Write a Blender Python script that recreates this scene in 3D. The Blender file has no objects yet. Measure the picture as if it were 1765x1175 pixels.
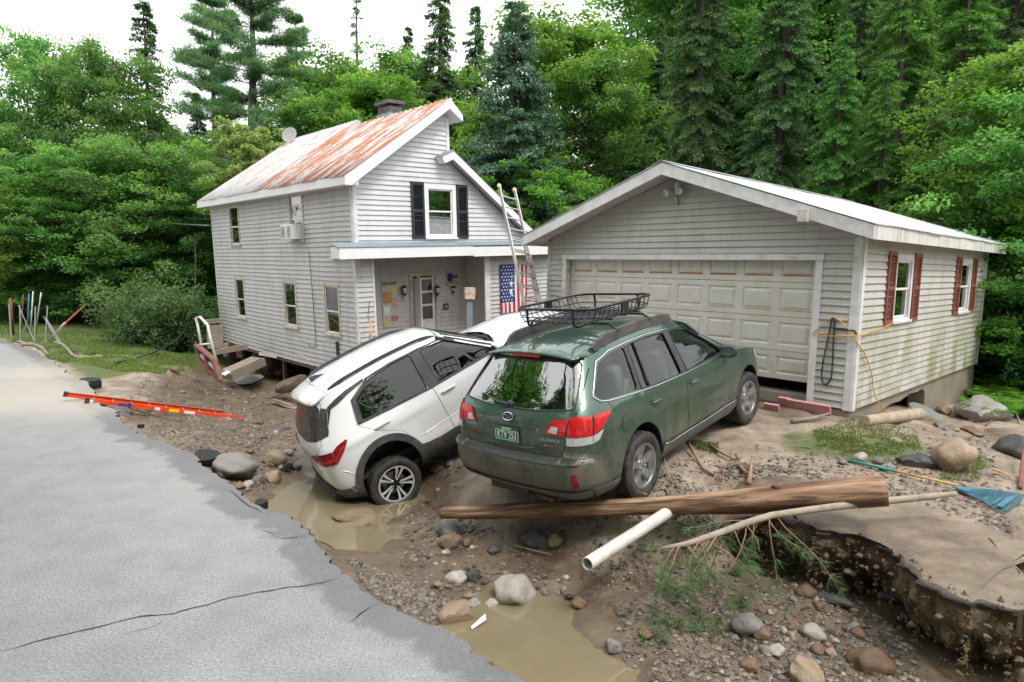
import bpy, bmesh, math, random
import numpy as np
from mathutils import Vector, Matrix, noise, geometry
random.seed(7); RNG = np.random.default_rng(7)
scn = bpy.context.scene
COL = scn.collection
PI = math.pi
# ------------------------------------------------------------------ camera
FPX, PITCH, ROLL, CAMZ = 1100.0, .117, .0157, 2.6
cam = bpy.data.cameras.new('camera'); camo = bpy.data.objects.new('camera', cam); COL.objects.link(camo)
cam.sensor_width = 36; cam.lens = FPX/1765*36; cam.clip_start = .05; cam.clip_end = 2000
_f = Vector((0, math.cos(PITCH), -math.sin(PITCH))); _u = Vector((0, math.sin(PITCH), math.cos(PITCH))); _r = Vector((1, 0, 0))
CR = _r*math.cos(ROLL)+_u*math.sin(ROLL); CU = -_r*math.sin(ROLL)+_u*math.cos(ROLL); CF = _f
camo.matrix_world = Matrix(((CR.x, CU.x, -CF.x, 0), (CR.y, CU.y, -CF.y, 0), (CR.z, CU.z, -CF.z, CAMZ), (0, 0, 0, 1)))
scn.camera = camo
def ray(px, py): return CF+CR*((px-882.5)/FPX)-CU*((py-587.5)/FPX)
def at(px, py, z):            # measured point of the photograph at height z above the road
 d = ray(px, py); return Vector((0, 0, CAMZ))+d*((z-CAMZ)/d.z)
def atd(px, py, dep):         # measured point at a distance along the view
 return Vector((0, 0, CAMZ))+ray(px, py)*dep
OB_POSE = (0.7212, 7.0265, 0.1936, 0.8523, 0.1074, -0.0439); OBS = 1.025      # where the green car stands
# ------------------------------------------------------------------ light
SUN_EL, SUN_AZ = math.radians(58), math.radians(148)      # azimuth clockwise from +Y
wd = bpy.data.worlds.new('World'); scn.world = wd; wd.use_nodes = True
nt = wd.node_tree; nt.nodes.clear()
sky = nt.nodes.new('ShaderNodeTexSky'); sky.sky_type = 'NISHITA'; sky.sun_disc = False
sky.sun_elevation = SUN_EL; sky.sun_rotation = SUN_AZ; sky.air_density = 1.0; sky.dust_density = 6.0; sky.ozone_density = 1.0
hs = nt.nodes.new('ShaderNodeMixRGB'); hs.inputs['Fac'].default_value = .86; hs.inputs['Color2'].default_value = (9.6, 9.6, 9.65, 1)
bgn = nt.nodes.new('ShaderNodeBackground'); bgn.inputs['Strength'].default_value = .125
wo = nt.nodes.new('ShaderNodeOutputWorld')
nt.links.new(sky.outputs[0], hs.inputs['Color1']); nt.links.new(hs.outputs[0], bgn.inputs[0]); nt.links.new(bgn.outputs[0], wo.inputs[0])
sl = bpy.data.lights.new('sun', 'SUN'); sl.energy = 1.2; sl.angle = math.radians(14); sl.color = (1, .97, .92)
so = bpy.data.objects.new('sun', sl); COL.objects.link(so)
_sd = Vector((math.sin(SUN_AZ)*math.cos(SUN_EL), math.cos(SUN_AZ)*math.cos(SUN_EL), math.sin(SUN_EL)))
so.rotation_euler = _sd.to_track_quat('Z', 'Y').to_euler(); so.location = (0, 0, 30)
scn.view_settings.view_transform = 'Standard'; scn.view_settings.look = 'None'
scn.view_settings.exposure = .98; scn.view_settings.gamma = 1
scn.render.engine = 'CYCLES'
scn.cycles.use_adaptive_sampling = True; scn.cycles.adaptive_threshold = .025; scn.cycles.max_bounces = 5; scn.cycles.transparent_max_bounces = 12; scn.cycles.diffuse_bounces = 2; scn.cycles.glossy_bounces = 3
scn.cycles.use_denoising = True; scn.cycles.caustics_reflective = False; scn.cycles.caustics_refractive = False
# ------------------------------------------------------------------ materials
MATS = {}
def newmat(name):
 m = bpy.data.materials.new(name); m.use_nodes = True; MATS[name] = m
 nt = m.node_tree; b = nt.nodes['Principled BSDF']
 return m, nt, b
def rgba(c): return (c[0], c[1], c[2], 1)
def srgb(r, g, b):
 f = lambda v: ((v/255+.055)/1.055)**2.4 if v > 10 else v/255/12.92
 return (f(r), f(g), f(b))
def coords(nt, kind='Object', scale=(1, 1, 1)):
 t = nt.nodes.new('ShaderNodeTexCoord'); mp = nt.nodes.new('ShaderNodeMapping'); mp.inputs['Scale'].default_value = scale
 if kind == 'World':
  g = nt.nodes.new('ShaderNodeNewGeometry'); nt.links.new(g.outputs['Position'], mp.inputs['Vector'])
 else: nt.links.new(t.outputs[kind], mp.inputs['Vector'])
 return mp.outputs['Vector']
def nnoise(nt, vec, scale, detail=4, rough=.55, dist=0):
 n = nt.nodes.new('ShaderNodeTexNoise'); n.inputs['Scale'].default_value = scale; n.inputs['Detail'].default_value = detail
 n.inputs['Roughness'].default_value = rough; n.inputs['Distortion'].default_value = dist
 if vec is not None: nt.links.new(vec, n.inputs['Vector'])
 return n.outputs['Fac']
def ramp(nt, fac, stops, interp='LINEAR'):
 r = nt.nodes.new('ShaderNodeValToRGB'); r.color_ramp.interpolation = interp
 e = r.color_ramp.elements
 while len(e) < len(stops): e.new(.5)
 for i, (p, c) in enumerate(stops):
  e[i].position = p; e[i].color = rgba(c) if len(c) == 3 else c
 nt.links.new(fac, r.inputs['Fac']); return r.outputs['Color']
def mixc(nt, fac, a, b, mode='MIX'):
 n = nt.nodes.new('ShaderNodeMixRGB'); n.blend_type = mode
 for s, v in (('Fac', fac), ('Color1', a), ('Color2', b)):
  if isinstance(v, (int, float)): n.inputs[s].default_value = v if s == 'Fac' else (v, v, v, 1)
  elif isinstance(v, tuple): n.inputs[s].default_value = rgba(v)
  else: nt.links.new(v, n.inputs[s])
 return n.outputs['Color']
def mth(nt, op, a, b=0.0, clamp=False):
 n = nt.nodes.new('ShaderNodeMath'); n.operation = op; n.use_clamp = clamp
 for i, v in enumerate((a, b)):
  if isinstance(v, (int, float)): n.inputs[i].default_value = v
  else: nt.links.new(v, n.inputs[i])
 return n.outputs[0]
def bump(nt, b, h, strength=.3, dist=.02):
 n = nt.nodes.new('ShaderNodeBump'); n.inputs['Strength'].default_value = strength; n.inputs['Distance'].default_value = dist
 nt.links.new(h, n.inputs['Height']); nt.links.new(n.outputs['Normal'], b.inputs['Normal'])
def setc(nt, b, v, sock='Base Color'):
 if isinstance(v, (tuple, list)): b.inputs[sock].default_value = rgba(v)
 elif isinstance(v, (int, float)): b.inputs[sock].default_value = v
 else: nt.links.new(v, b.inputs[sock])
def simple(name, col, rough=.6, metal=0, var=.12, scale=8, bmp=0, spec=.5, kind='Object', dirt=None, dirtamt=.5, dscale=3):
 m, nt, b = newmat(name)
 v = coords(nt, kind)
 f = nnoise(nt, v, scale, 5)
 c = ramp(nt, f, [(.3, tuple(x*(1-var) for x in col)), (.7, tuple(min(1, x*(1+var)) for x in col))])
 if dirt is not None:
  d = nnoise(nt, v, dscale, 6, .65)
  fac = ramp(nt, d, [(.42, (0, 0, 0)), (.72, (dirtamt,)*3)])
  c = mixc(nt, fac, c, dirt)
 setc(nt, b, c); b.inputs['Roughness'].default_value = rough; b.inputs['Metallic'].default_value = metal
 b.inputs['Specular IOR Level'].default_value = spec
 if bmp: bump(nt, b, nnoise(nt, v, scale*4, 5), bmp, .01)
 return m
def M(n): return MATS[n]
# ------------------------------------------------------------------ mesh helpers
def link(o, parent=None):
 COL.objects.link(o)
 if parent is not None: o.parent = parent
 return o
def tag(o, label=None, cat=None, group=None, kind=None):
 if label: o['label'] = label
 if cat: o['category'] = cat
 if group: o['group'] = group
 if kind: o['kind'] = kind
 return o
def empty(name, mat=None, parent=None):
 o = bpy.data.objects.new(name, None); o.empty_display_size = .2; link(o, parent)
 if mat is not None: o.matrix_world = mat
 return o
def frame(loc, x, y=None, z=None):          # matrix from a base point and axes
 x = Vector(x).normalized()
 if z is None: z = x.cross(Vector(y)).normalized()
 z = Vector(z); y = z.cross(x).normalized(); z = x.cross(y).normalized(); loc = Vector(loc)
 return Matrix(((x.x, y.x, z.x, loc.x), (x.y, y.y, z.y, loc.y), (x.z, y.z, z.z, loc.z), (0, 0, 0, 1)))
def rotz(loc, a): return Matrix.Translation(Vector(loc)) @ Matrix.Rotation(a, 4, 'Z')
def meshobj(name, V, F, mat=None, parent=None, smooth=False, auto=None):
 me = bpy.data.meshes.new(name); me.from_pydata([tuple(v) for v in V], [], F); me.update()
 return mobj(name, me, mat, parent, smooth, auto)
def mobj(name, me, mat=None, parent=None, smooth=False, auto=None):
 if mat is not None:
  for m in (mat if isinstance(mat, (list, tuple)) else [mat]): me.materials.append(M(m) if isinstance(m, str) else m)
 if smooth or auto is not None: me.polygons.foreach_set('use_smooth', [True]*len(me.polygons))
 if auto is not None: me.set_sharp_from_angle(angle=math.radians(auto))
 return link(bpy.data.objects.new(name, me), parent)
def quadmesh(name, V, nper, mat, parent=None, smooth=False, attr=None):   # numpy: V (n*nper,3); each face nper verts in order
 V = np.asarray(V, np.float32).reshape(-1, 3); n = len(V)//nper
 me = bpy.data.meshes.new(name); me.vertices.add(len(V)); me.vertices.foreach_set('co', V.ravel())
 me.loops.add(len(V)); me.loops.foreach_set('vertex_index', np.arange(len(V), dtype=np.int32))
 me.polygons.add(n); me.polygons.foreach_set('loop_start', np.arange(0, len(V), nper, dtype=np.int32))
 if attr is not None:
  a = me.attributes.new('tint', 'FLOAT', 'POINT'); a.data.foreach_set('value', np.repeat(np.asarray(attr, np.float32), nper))
 me.update(calc_edges=True)
 return mobj(name, me, mat, parent, smooth)
class MB:
 def __init__(s): s.V = []; s.F = []; s.MI = []; s.mi = 0
 def add(s, V, F):
  o = len(s.V); s.V += [tuple(v) for v in V]; s.F += [[i+o for i in f] for f in F]; s.MI += [s.mi]*len(F); return s
 def box(s, c, d, R=None, taper=1):
  x, y, z = (v/2 for v in d); c = Vector(c)
  P = [(-x, -y, -z), (x, -y, -z), (x, y, -z), (-x, y, -z), (-x*taper, -y*taper, z), (x*taper, -y*taper, z), (x*taper, y*taper, z), (-x*taper, y*taper, z)]
  P = [c+(R @ Vector(p) if R is not None else Vector(p)) for p in P]
  return s.add(P, [(3, 2, 1, 0), (4, 5, 6, 7), (0, 1, 5, 4), (1, 2, 6, 5), (2, 3, 7, 6), (3, 0, 4, 7)])
 def bar(s, a, b, w, h, up=(0, 0, 1)):
  a, b = Vector(a), Vector(b); d = (b-a); L = d.length; d.normalize()
  sd = d.cross(Vector(up));
  if sd.length < 1e-4: sd = d.cross(Vector((1, 0, 0)))
  sd.normalize(); u = sd.cross(d)
  R = Matrix((d, sd, u)).transposed()
  return s.box((a+b)/2, (L, w, h), R)
 def tube(s, pts, r, n=8, caps=True, squash=None):
  pts = [Vector(p) for p in pts]; k = len(pts); V = []; F = []
  rs = r if isinstance(r, (list, tuple)) else [r]*k
  up = None
  for i, p in enumerate(pts):
   t = (pts[min(i+1, k-1)]-pts[max(i-1, 0)]).normalized()
   if up is None:
    up = t.orthogonal().normalized() if abs(t.z) > .95 else Vector((0, 0, 1)).cross(t).cross(t).normalized()
   up = (up-t*up.dot(t)).normalized(); sd = t.cross(up)
   for j in range(n):
    a = 2*PI*j/n; V.append(p+up*math.cos(a)*rs[i]+sd*math.sin(a)*rs[i])
  for i in range(k-1):
   for j in range(n):
    F.append((i*n+j, i*n+(j+1) % n, (i+1)*n+(j+1) % n, (i+1)*n+j))
  if caps: F.append(tuple(range(n))[::-1]); F.append(tuple((k-1)*n+j for j in range(n)))
  return s.add(V, F)
 def prism(s, poly, ax, o, d):        # poly [(u,v)] in plane o+u*ax0+v*ax1, extruded by vector d
  o = Vector(o); a0, a1 = Vector(ax[0]), Vector(ax[1]); d = Vector(d); n = len(poly)
  P = [o+a0*u+a1*v for u, v in poly]; P += [p+d for p in P]
  return s.add(P, [tuple(range(n))[::-1], tuple(range(n, 2*n))]+[(i, (i+1) % n, n+(i+1) % n, n+i) for i in range(n)])
 def lathe(s, prof, c=(0, 0, 0), n=16, R=None, caps=True):      # prof [(r,z)]
  c = Vector(c); V = []; F = []; k = len(prof)
  for r, z in prof:
   for j in range(n):
    a = 2*PI*j/n; p = Vector((r*math.cos(a), r*math.sin(a), z)); V.append(c+(R @ p if R is not None else p))
  for i in range(k-1):
   for j in range(n): F.append((i*n+j, i*n+(j+1) % n, (i+1)*n+(j+1) % n, (i+1)*n+j))
  if caps: F.append(tuple(range(n))[::-1]); F.append(tuple((k-1)*n+j for j in range(n)))
  return s.add(V, F)
 def build(s, name, mat, parent=None, smooth=False, auto=None, fix=True):
  me = bpy.data.meshes.new(name); me.from_pydata(s.V, [], s.F)
  if isinstance(mat, (list, tuple)): me.polygons.foreach_set('material_index', s.MI)
  me.update()
  if fix:
   bm = bmesh.new(); bm.from_mesh(me); bmesh.ops.recalc_face_normals(bm, faces=bm.faces); bm.to_mesh(me); bm.free()
  return mobj(name, me, mat, parent, smooth, auto)
def pip(p, poly):
 x, y = p; c = False; j = len(poly)-1
 for i in range(len(poly)):
  xi, yi = poly[i]; xj, yj = poly[j]
  if (yi > y) != (yj > y) and x < (xj-xi)*(y-yi)/(yj-yi)+xi: c = not c
  j = i
 return c
def resample(poly, res, closed=True):
 out = []; n = len(poly)
 for i in range(n if closed else n-1):
  a = poly[i]; b = poly[(i+1) % n]; L = math.hypot(b[0]-a[0], b[1]-a[1]); k = max(1, int(L/res+.5))
  for j in range(k): out.append((a[0]+(b[0]-a[0])*j/k, a[1]+(b[1]-a[1])*j/k))
 if not closed: out.append(tuple(poly[-1]))
 return out
def fill2d(outline, holes=(), res=.1, grid=True, rs=True):   # triangulated 2D region with holes
 loops = [resample(l, res) if rs else list(l) for l in [outline]+list(holes)]
 V = []; E = []
 for l in loops:
  o = len(V); V += [Vector(p) for p in l]; E += [(o+i, o+(i+1) % len(l)) for i in range(len(l))]
 if grid:
  xs = [p[0] for p in loops[0]]; ys = [p[1] for p in loops[0]]
  B = np.array([(p[0], p[1]) for l in loops for p in l])
  y = min(ys)+res*.5; row = 0
  while y < max(ys):
   x = min(xs)+res*(.5 if row % 2 else 0)
   while x < max(xs):
    if pip((x, y), loops[0]) and not any(pip((x, y), h) for h in loops[1:]) and np.min((B[:, 0]-x)**2+(B[:, 1]-y)**2) > (res*.55)**2:
     V.append(Vector((x, y)))
    x += res
   y += res*.87; row += 1
 r = geometry.delaunay_2d_cdt(V, E, [], 0, 1e-6)
 vs, fs = r[0], r[2]; F = []
 for f in fs:
  c = sum((vs[i] for i in f), Vector((0, 0)))/len(f)
  if pip(c, loops[0]) and not any(pip(c, h) for h in loops[1:]): F.append(tuple(f))
 return [(v.x, v.y) for v in vs], F
def copytree(o, mw=None, parent=None):
 c = o.copy(); COL.objects.link(c); c.parent = parent
 for ch in list(o.children): copytree(ch, None, c)
 if mw is not None: c.matrix_world = mw
 return c
def n3(p, s=1.0): return noise.noise(Vector(p)*s)
# ------------------------------------------------------------------ shared materials
def siding_mat(name, base, grime, algae=0):
 m, nt, b = newmat(name)
 v = coords(nt, 'World')
 f = nnoise(nt, coords(nt, 'World', (1, 1, .25)), 2.2, 6, .65)
 c = ramp(nt, f, [(.25, tuple(x*.86 for x in base)), (.6, base), (.85, tuple(min(1, x*1.05) for x in base))])
 g = nnoise(nt, coords(nt, 'World', (3, 3, .6)), 1.6, 7, .7)
 c = mixc(nt, ramp(nt, g, [(.5, (0, 0, 0)), (.8, (grime,)*3)]), c, (.23, .20, .16))
 sp = nnoise(nt, v, 26, 3, .5)
 c = mixc(nt, ramp(nt, sp, [(.68, (0, 0, 0)), (.76, (.35,)*3)]), c, (.25, .22, .18))
 if algae:
  z = nt.nodes.new('ShaderNodeSeparateXYZ'); g2 = nt.nodes.new('ShaderNodeNewGeometry'); nt.links.new(g2.outputs['Position'], z.inputs[0])
  lo = mth(nt, 'MULTIPLY_ADD', z.outputs['Z'], -.55); nt.nodes[-1].inputs[2].default_value = 1.25
  nt.nodes[-1].use_clamp = True
  a = nnoise(nt, coords(nt, 'World', (1, 1, .5)), 1.5, 6, .7)
  fa = mth(nt, 'MULTIPLY', ramp(nt, a, [(.42, (0, 0, 0)), (.58, (1, 1, 1))]), lo)
  c = mixc(nt, mth(nt, 'MULTIPLY', fa, algae), c, (.20, .21, .05))
  fb = mth(nt, 'MULTIPLY', ramp(nt, nnoise(nt, coords(nt, 'World', (1.5, 1.5, .5)), 2.3, 6, .7), [(.5, (0, 0, 0)), (.7, (.7,)*3)]), lo)
  c = mixc(nt, fb, c, (.26, .22, .13))
 setc(nt, b, c); b.inputs['Roughness'].default_value = .55
 bump(nt, b, nnoise(nt, coords(nt, 'World', (2, 2, 20)), 6, 4), .12, .01)
 return m
siding_mat('siding_house', (.53, .525, .525), .5)
siding_mat('siding_garage', (.50, .487, .46), .5, 0)
siding_mat('siding_side', (.50, .49, .465), .55, .95)
simple('white_trim', (.70, .70, .71), .5, var=.06, scale=3, dirt=(.30, .27, .22), dirtamt=.45, dscale=4)
simple('white_clean', (.78, .78, .79), .45, var=.04, scale=3)
simple('cream_casing', (.58, .54, .47), .6, var=.12, scale=9, dirt=(.28, .20, .13), dirtamt=.6, dscale=7)
simple('door_panel', (.64, .62, .57), .5, var=.07, scale=2.5, dirt=(.36, .29, .22), dirtamt=.4, dscale=5)
simple('door_rust', (.33, .17, .09), .8, var=.4, scale=14)
simple('soffit', (.52, .52, .52), .6, var=.06)
simple('sheathing', (.12, .11, .10), .8)
simple('black_shutter', (.022, .024, .032), .45, var=.2)
simple('red_shutter', (.21, .055, .042), .6, var=.2, scale=10, dirt=(.25, .17, .12), dirtamt=.4, dscale=9)
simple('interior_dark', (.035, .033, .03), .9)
simple('curtain', (.33, .34, .36), .9, var=.25, scale=10)
simple('concrete', (.27, .23, .19), .85, var=.22, scale=4, bmp=.4, dirt=(.13, .10, .07), dirtamt=.7, dscale=2)
simple('brick_chimney', (.12, .11, .11), .9, var=.3, scale=8, bmp=.4)
simple('aluminium', (.50, .48, .45), .42, .75, var=.15, scale=10, dirt=(.30, .27, .22), dirtamt=.5)
simple('galv', (.42, .43, .44), .45, .8, var=.15, scale=6)
simple('black_metal', (.012, .013, .016), .4, var=.3)
simple('black_rubber', (.018, .018, .019), .75, var=.3, scale=20, dirt=(.12, .10, .08), dirtamt=.55, dscale=9)
simple('black_plastic', (.028, .03, .034), .55, var=.25, scale=12, dirt=(.10, .09, .075), dirtamt=.3, dscale=5)
simple('wood_grey', (.24, .20, .16), .85, var=.25, scale=7, bmp=.4)
simple('wood_fresh', (.45, .28, .12), .7, var=.2, scale=9)
simple('rail_brown', (.19, .06, .042), .7, var=.25, scale=7, dirt=(.20, .17, .13), dirtamt=.5)
simple('grey_paint', (.21, .26, .31), .5, var=.1)
simple('rust_box', (.62, .56, .45), .6, var=.1, scale=6, dirt=(.36, .13, .05), dirtamt=.9, dscale=14)
def glassmat(name, tint=(.9, .95, .95), refl=1.0, dark=.0, rough=.01):
 m, nt, b = newmat(name); nt.nodes.remove(b); out = nt.nodes['Material Output']
 fr = nt.nodes.new('ShaderNodeFresnel'); fr.inputs[0].default_value = 1.6
 tr = nt.nodes.new('ShaderNodeBsdfTransparent'); tr.inputs[0].default_value = rgba(tint)
 gl = nt.nodes.new('ShaderNodeBsdfGlossy'); gl.inputs['Roughness'].default_value = rough; gl.inputs['Color'].default_value = (1, 1, 1, 1)
 mx = nt.nodes.new('ShaderNodeMixShader'); f = mth(nt, 'MULTIPLY_ADD', fr.outputs[0], refl); nt.nodes[-1].inputs[2].default_value = dark; nt.nodes[-1].use_clamp = True
 nt.links.new(f, mx.inputs[0]); nt.links.new(tr.outputs[0], mx.inputs[1]); nt.links.new(gl.outputs[0], mx.inputs[2]); nt.links.new(mx.outputs[0], out.inputs[0])
 return m
glassmat('house_glass', (.55, .6, .58), 1.0, .10)
def roofmetal(name, base, rustA, lo, hi, axis):
 m, nt, b = newmat(name)
 v = coords(nt, 'Object', axis)
 f = nnoise(nt, v, 1.5, 7, .68); f2 = nnoise(nt, coords(nt, 'Object'), 9, 5, .6)
 s = mth(nt, 'ADD', mth(nt, 'MULTIPLY', f, .8), mth(nt, 'MULTIPLY', f2, .2))
 fac = ramp(nt, s, [(lo, (0, 0, 0)), (hi, (1, 1, 1))])
 rc = ramp(nt, f2, [(.3, rustA), (.7, tuple(min(1, x*1.7) for x in rustA))])
 c = mixc(nt, fac, ramp(nt, nnoise(nt, coords(nt, 'Object'), 3, 5), [(.3, tuple(x*.9 for x in base)), (.7, base)]), rc)
 setc(nt, b, c); b.inputs['Metallic'].default_value = .15
 rr = ramp(nt, fac, [(0, (.38,)*3), (1, (.8,)*3)]); nt.links.new(rr, b.inputs['Roughness'])
 bump(nt, b, f2, .1, .01); return m
roofmetal('roof_rust', (.50, .48, .47), (.26, .10, .05), .44, .54, (.30, 6.5, 1))
roofmetal('roof_plain', (.47, .47, .48), (.30, .15, .09), .51, .63, (.35, 2.5, 1))
roofmetal('roof_garage', (.52, .53, .55), (.22, .10, .06), .66, .74, (2.2, .4, 1))
simple('paint_orange', srgb(225, 70, 20), .45, var=.1, scale=6, dirt=(.25, .18, .14), dirtamt=.25)
simple('label_yellow', srgb(235, 200, 20), .5, var=.05)
simple('label_white', (.75, .75, .76), .5, var=.05)
simple('label_blue', (.05, .06, .28), .5, var=.05)
simple('flag_blue', (.015, .03, .16), .8, var=.1)
simple('flag_red', (.42, .02, .045), .8, var=.1)
simple('flag_white', (.68, .68, .70), .8, var=.04)
simple('yellow_cord', (.65, .33, .03), .6, var=.1)
simple('pvc', (.66, .64, .59), .5, var=.1, scale=5, dirt=(.27, .21, .15), dirtamt=.75, dscale=5, kind='World')
simple('pink_foam', (.55, .26, .27), .85, var=.15, scale=10, dirt=(.25, .17, .13), dirtamt=.5, dscale=8)
def _fs():
 m, nt, b = newmat('fascia_stained')
 s = nnoise(nt, coords(nt, 'Object', (14, 1, .5)), 1.0, 4, .6)
 s2 = nnoise(nt, coords(nt, 'Object', (1.2, 1, .5)), 1.0, 3, .6)
 f = mth(nt, 'MULTIPLY', ramp(nt, s, [(.4, (0, 0, 0)), (.65, (1, 1, 1))]), ramp(nt, s2, [(.35, (.15,)*3), (.6, (1, 1, 1))]))
 c = mixc(nt, mth(nt, 'MULTIPLY', f, .75), (.68, .68, .68), (.22, .19, .13)); setc(nt, b, c); b.inputs['Roughness'].default_value = .5
_fs()
siding_mat('siding_gable_lit', (.62, .62, .65), .12)  # paler copy of the house siding: the gable's stronger light put into colour

for _n, _c in (('poster_paper', (.50, .49, .42)), ('poster_orange', (.48, .26, .10)), ('poster_pink', (.5, .36, .33)), ('poster_red', (.42, .20, .18)), ('plaque_cream', (.48, .43, .30)), ('plaque_brown', (.06, .045, .03)), ('sign_green', (.03, .05, .045)), ('tape_blue', (.05, .15, .27)), ('poster_red2', (.5, .11, .09)), ('orange_band', (.6, .42, .33))):
 simple(_n, _c, .7, var=.2, scale=12)
simple('crawl_light_block', (.05, .04, .03), .95, var=.4, scale=5, bmp=.6)  # near-black tone for the added walls that block light under the house
simple('dish_grey', (.27, .27, .27), .6, var=.1)
# ================================================================== terrain
def mudmat():
 m, nt, b = newmat('mud')
 v = coords(nt, 'World')
 n1 = nnoise(nt, v, .55, 6, .6); n2 = nnoise(nt, v, 3.2, 7, .65); n3_ = nnoise(nt, v, 24, 6, .7); n4 = nnoise(nt, v, 90, 3, .6)
 dry = ramp(nt, n2, [(.28, (.16, .124, .09)), (.5, (.285, .232, .175)), (.72, (.41, .345, .27))])
 wet = ramp(nt, n2, [(.28, (.068, .050, .035)), (.55, (.15, .11, .073)), (.75, (.24, .182, .12))])
 a = nt.nodes.new('ShaderNodeAttribute'); a.attribute_name = 'wet'
 wf = mth(nt, 'ADD', mth(nt, 'MULTIPLY', n1, .5), mth(nt, 'SUBTRACT', a.outputs['Fac'], .25))
 wfac = ramp(nt, wf, [(.30, (0, 0, 0)), (.62, (1, 1, 1))])
 c = mixc(nt, wfac, dry, wet)
 sp = ramp(nt, n3_, [(.60, (0, 0, 0)), (.68, (1, 1, 1))]); c = mixc(nt, mth(nt, 'MULTIPLY', sp, .5), c, (.30, .27, .235))
 dk = ramp(nt, n3_, [(.30, (1, 1, 1)), (.40, (0, 0, 0))]); c = mixc(nt, mth(nt, 'MULTIPLY', dk, .55), c, (.05, .04, .032))
 g = nt.nodes.new('ShaderNodeAttribute'); g.attribute_name = 'grass'
 gf = ramp(nt, mth(nt, 'ADD', g.outputs['Fac'], mth(nt, 'MULTIPLY', mth(nt, 'SUBTRACT', n2, .5), .9)), [(.42, (0, 0, 0)), (.58, (1, 1, 1))])
 gc = ramp(nt, n3_, [(.3, (.035, .06, .016)), (.55, (.10, .125, .038)), (.75, (.20, .20, .085))]); c = mixc(nt, gf, c, gc)
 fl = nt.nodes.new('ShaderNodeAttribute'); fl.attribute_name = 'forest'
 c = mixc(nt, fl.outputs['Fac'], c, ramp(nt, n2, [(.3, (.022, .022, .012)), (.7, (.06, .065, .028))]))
 setc(nt, b, c)
 r = ramp(nt, wfac, [(0, (.85,)*3), (1, (.33,)*3)]); rn = mth(nt, 'ADD', r, mth(nt, 'MULTIPLY', mth(nt, 'SUBTRACT', n3_, .5), .5)); nt.links.new(rn, b.inputs['Roughness'])
 h = mth(nt, 'ADD', mth(nt, 'MULTIPLY', n3_, 1.0), mth(nt, 'MULTIPLY', n4, .35)); bump(nt, b, h, .55, .03)
mudmat()
CP = []          # control points (x, y, z)
def cp(px, py, z): p = at(px, py, z); CP.append((p.x, p.y, z))
for q in [(900,1090,-.47),(1000,1130,-.47),(850,1060,-.46),(1100,1165,-.46),(830,1110,-.47),(960,1060,-.46),(1060,1060,-.38),(1150,1110,-.40),(1000,990,-.36),(900,970,-.38),(820,965,-.41),(1200,1020,-.32),(1300,1060,-.36),(1300,1150,-.43),(1450,1120,-.42),(1450,1040,-.34),(1380,985,-.26),(1550,1150,-.47),(1700,1130,-.48),(1765,1165,-.5),(1250,970,-.2),(1180,935,-.13),(1330,940,-.05),
   (760,905,-.40),(850,930,-.36),(980,935,-.30),(1100,915,-.1),(1200,890,.16),(1260,880,.28),(1330,872,.33),(940,880,-.25),(1060,950,-.26),(1160,950,-.2),
   (560,850,-.58),(640,885,-.60),(720,865,-.56),(480,852,-.56),(700,930,-.53),(640,960,-.46),(600,932,-.5),(760,1010,-.42),(700,1010,-.42),(690,900,-.56),(740,830,-.42),(760,790,-.25),
   (500,795,-.44),(450,805,-.40),(400,803,-.30),(430,765,-.40),(350,765,-.32),(480,740,-.43),(400,722,-.62),(300,738,-.32),(300,712,-.45),(450,692,-.68),(500,692,-.62),(250,692,-.3),(350,682,-.58),(200,684,-.14),(300,655,-.38),(400,657,-.62),(250,643,-.12),(330,632,-.3),
   (100,600,.05),(60,590,.05),(200,615,0),(180,590,0),(260,600,-.08),(350,612,-.35),(100,570,.1),(20,560,.1),(430,640,-.75),(500,655,-.55),(530,660,-.35),(470,660,-.75),
   (1467,722,.53),(1400,735,.5),(1330,700,.56),(1600,745,.28),(1700,735,.05),(1765,735,.0),(1765,800,.25),(1650,830,.42),(1765,880,.38),(1500,800,.48),(1350,780,.47),(1250,790,.43),(1600,770,.4),(1530,700,.32),(1560,705,.15),(1450,858,.42),(1600,890,.40),(1700,945,.37),(1400,878,.38),(1525,880,.43),(1765,990,.35),(1250,850,.36),(1180,830,.34)]: cp(*q)
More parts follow.
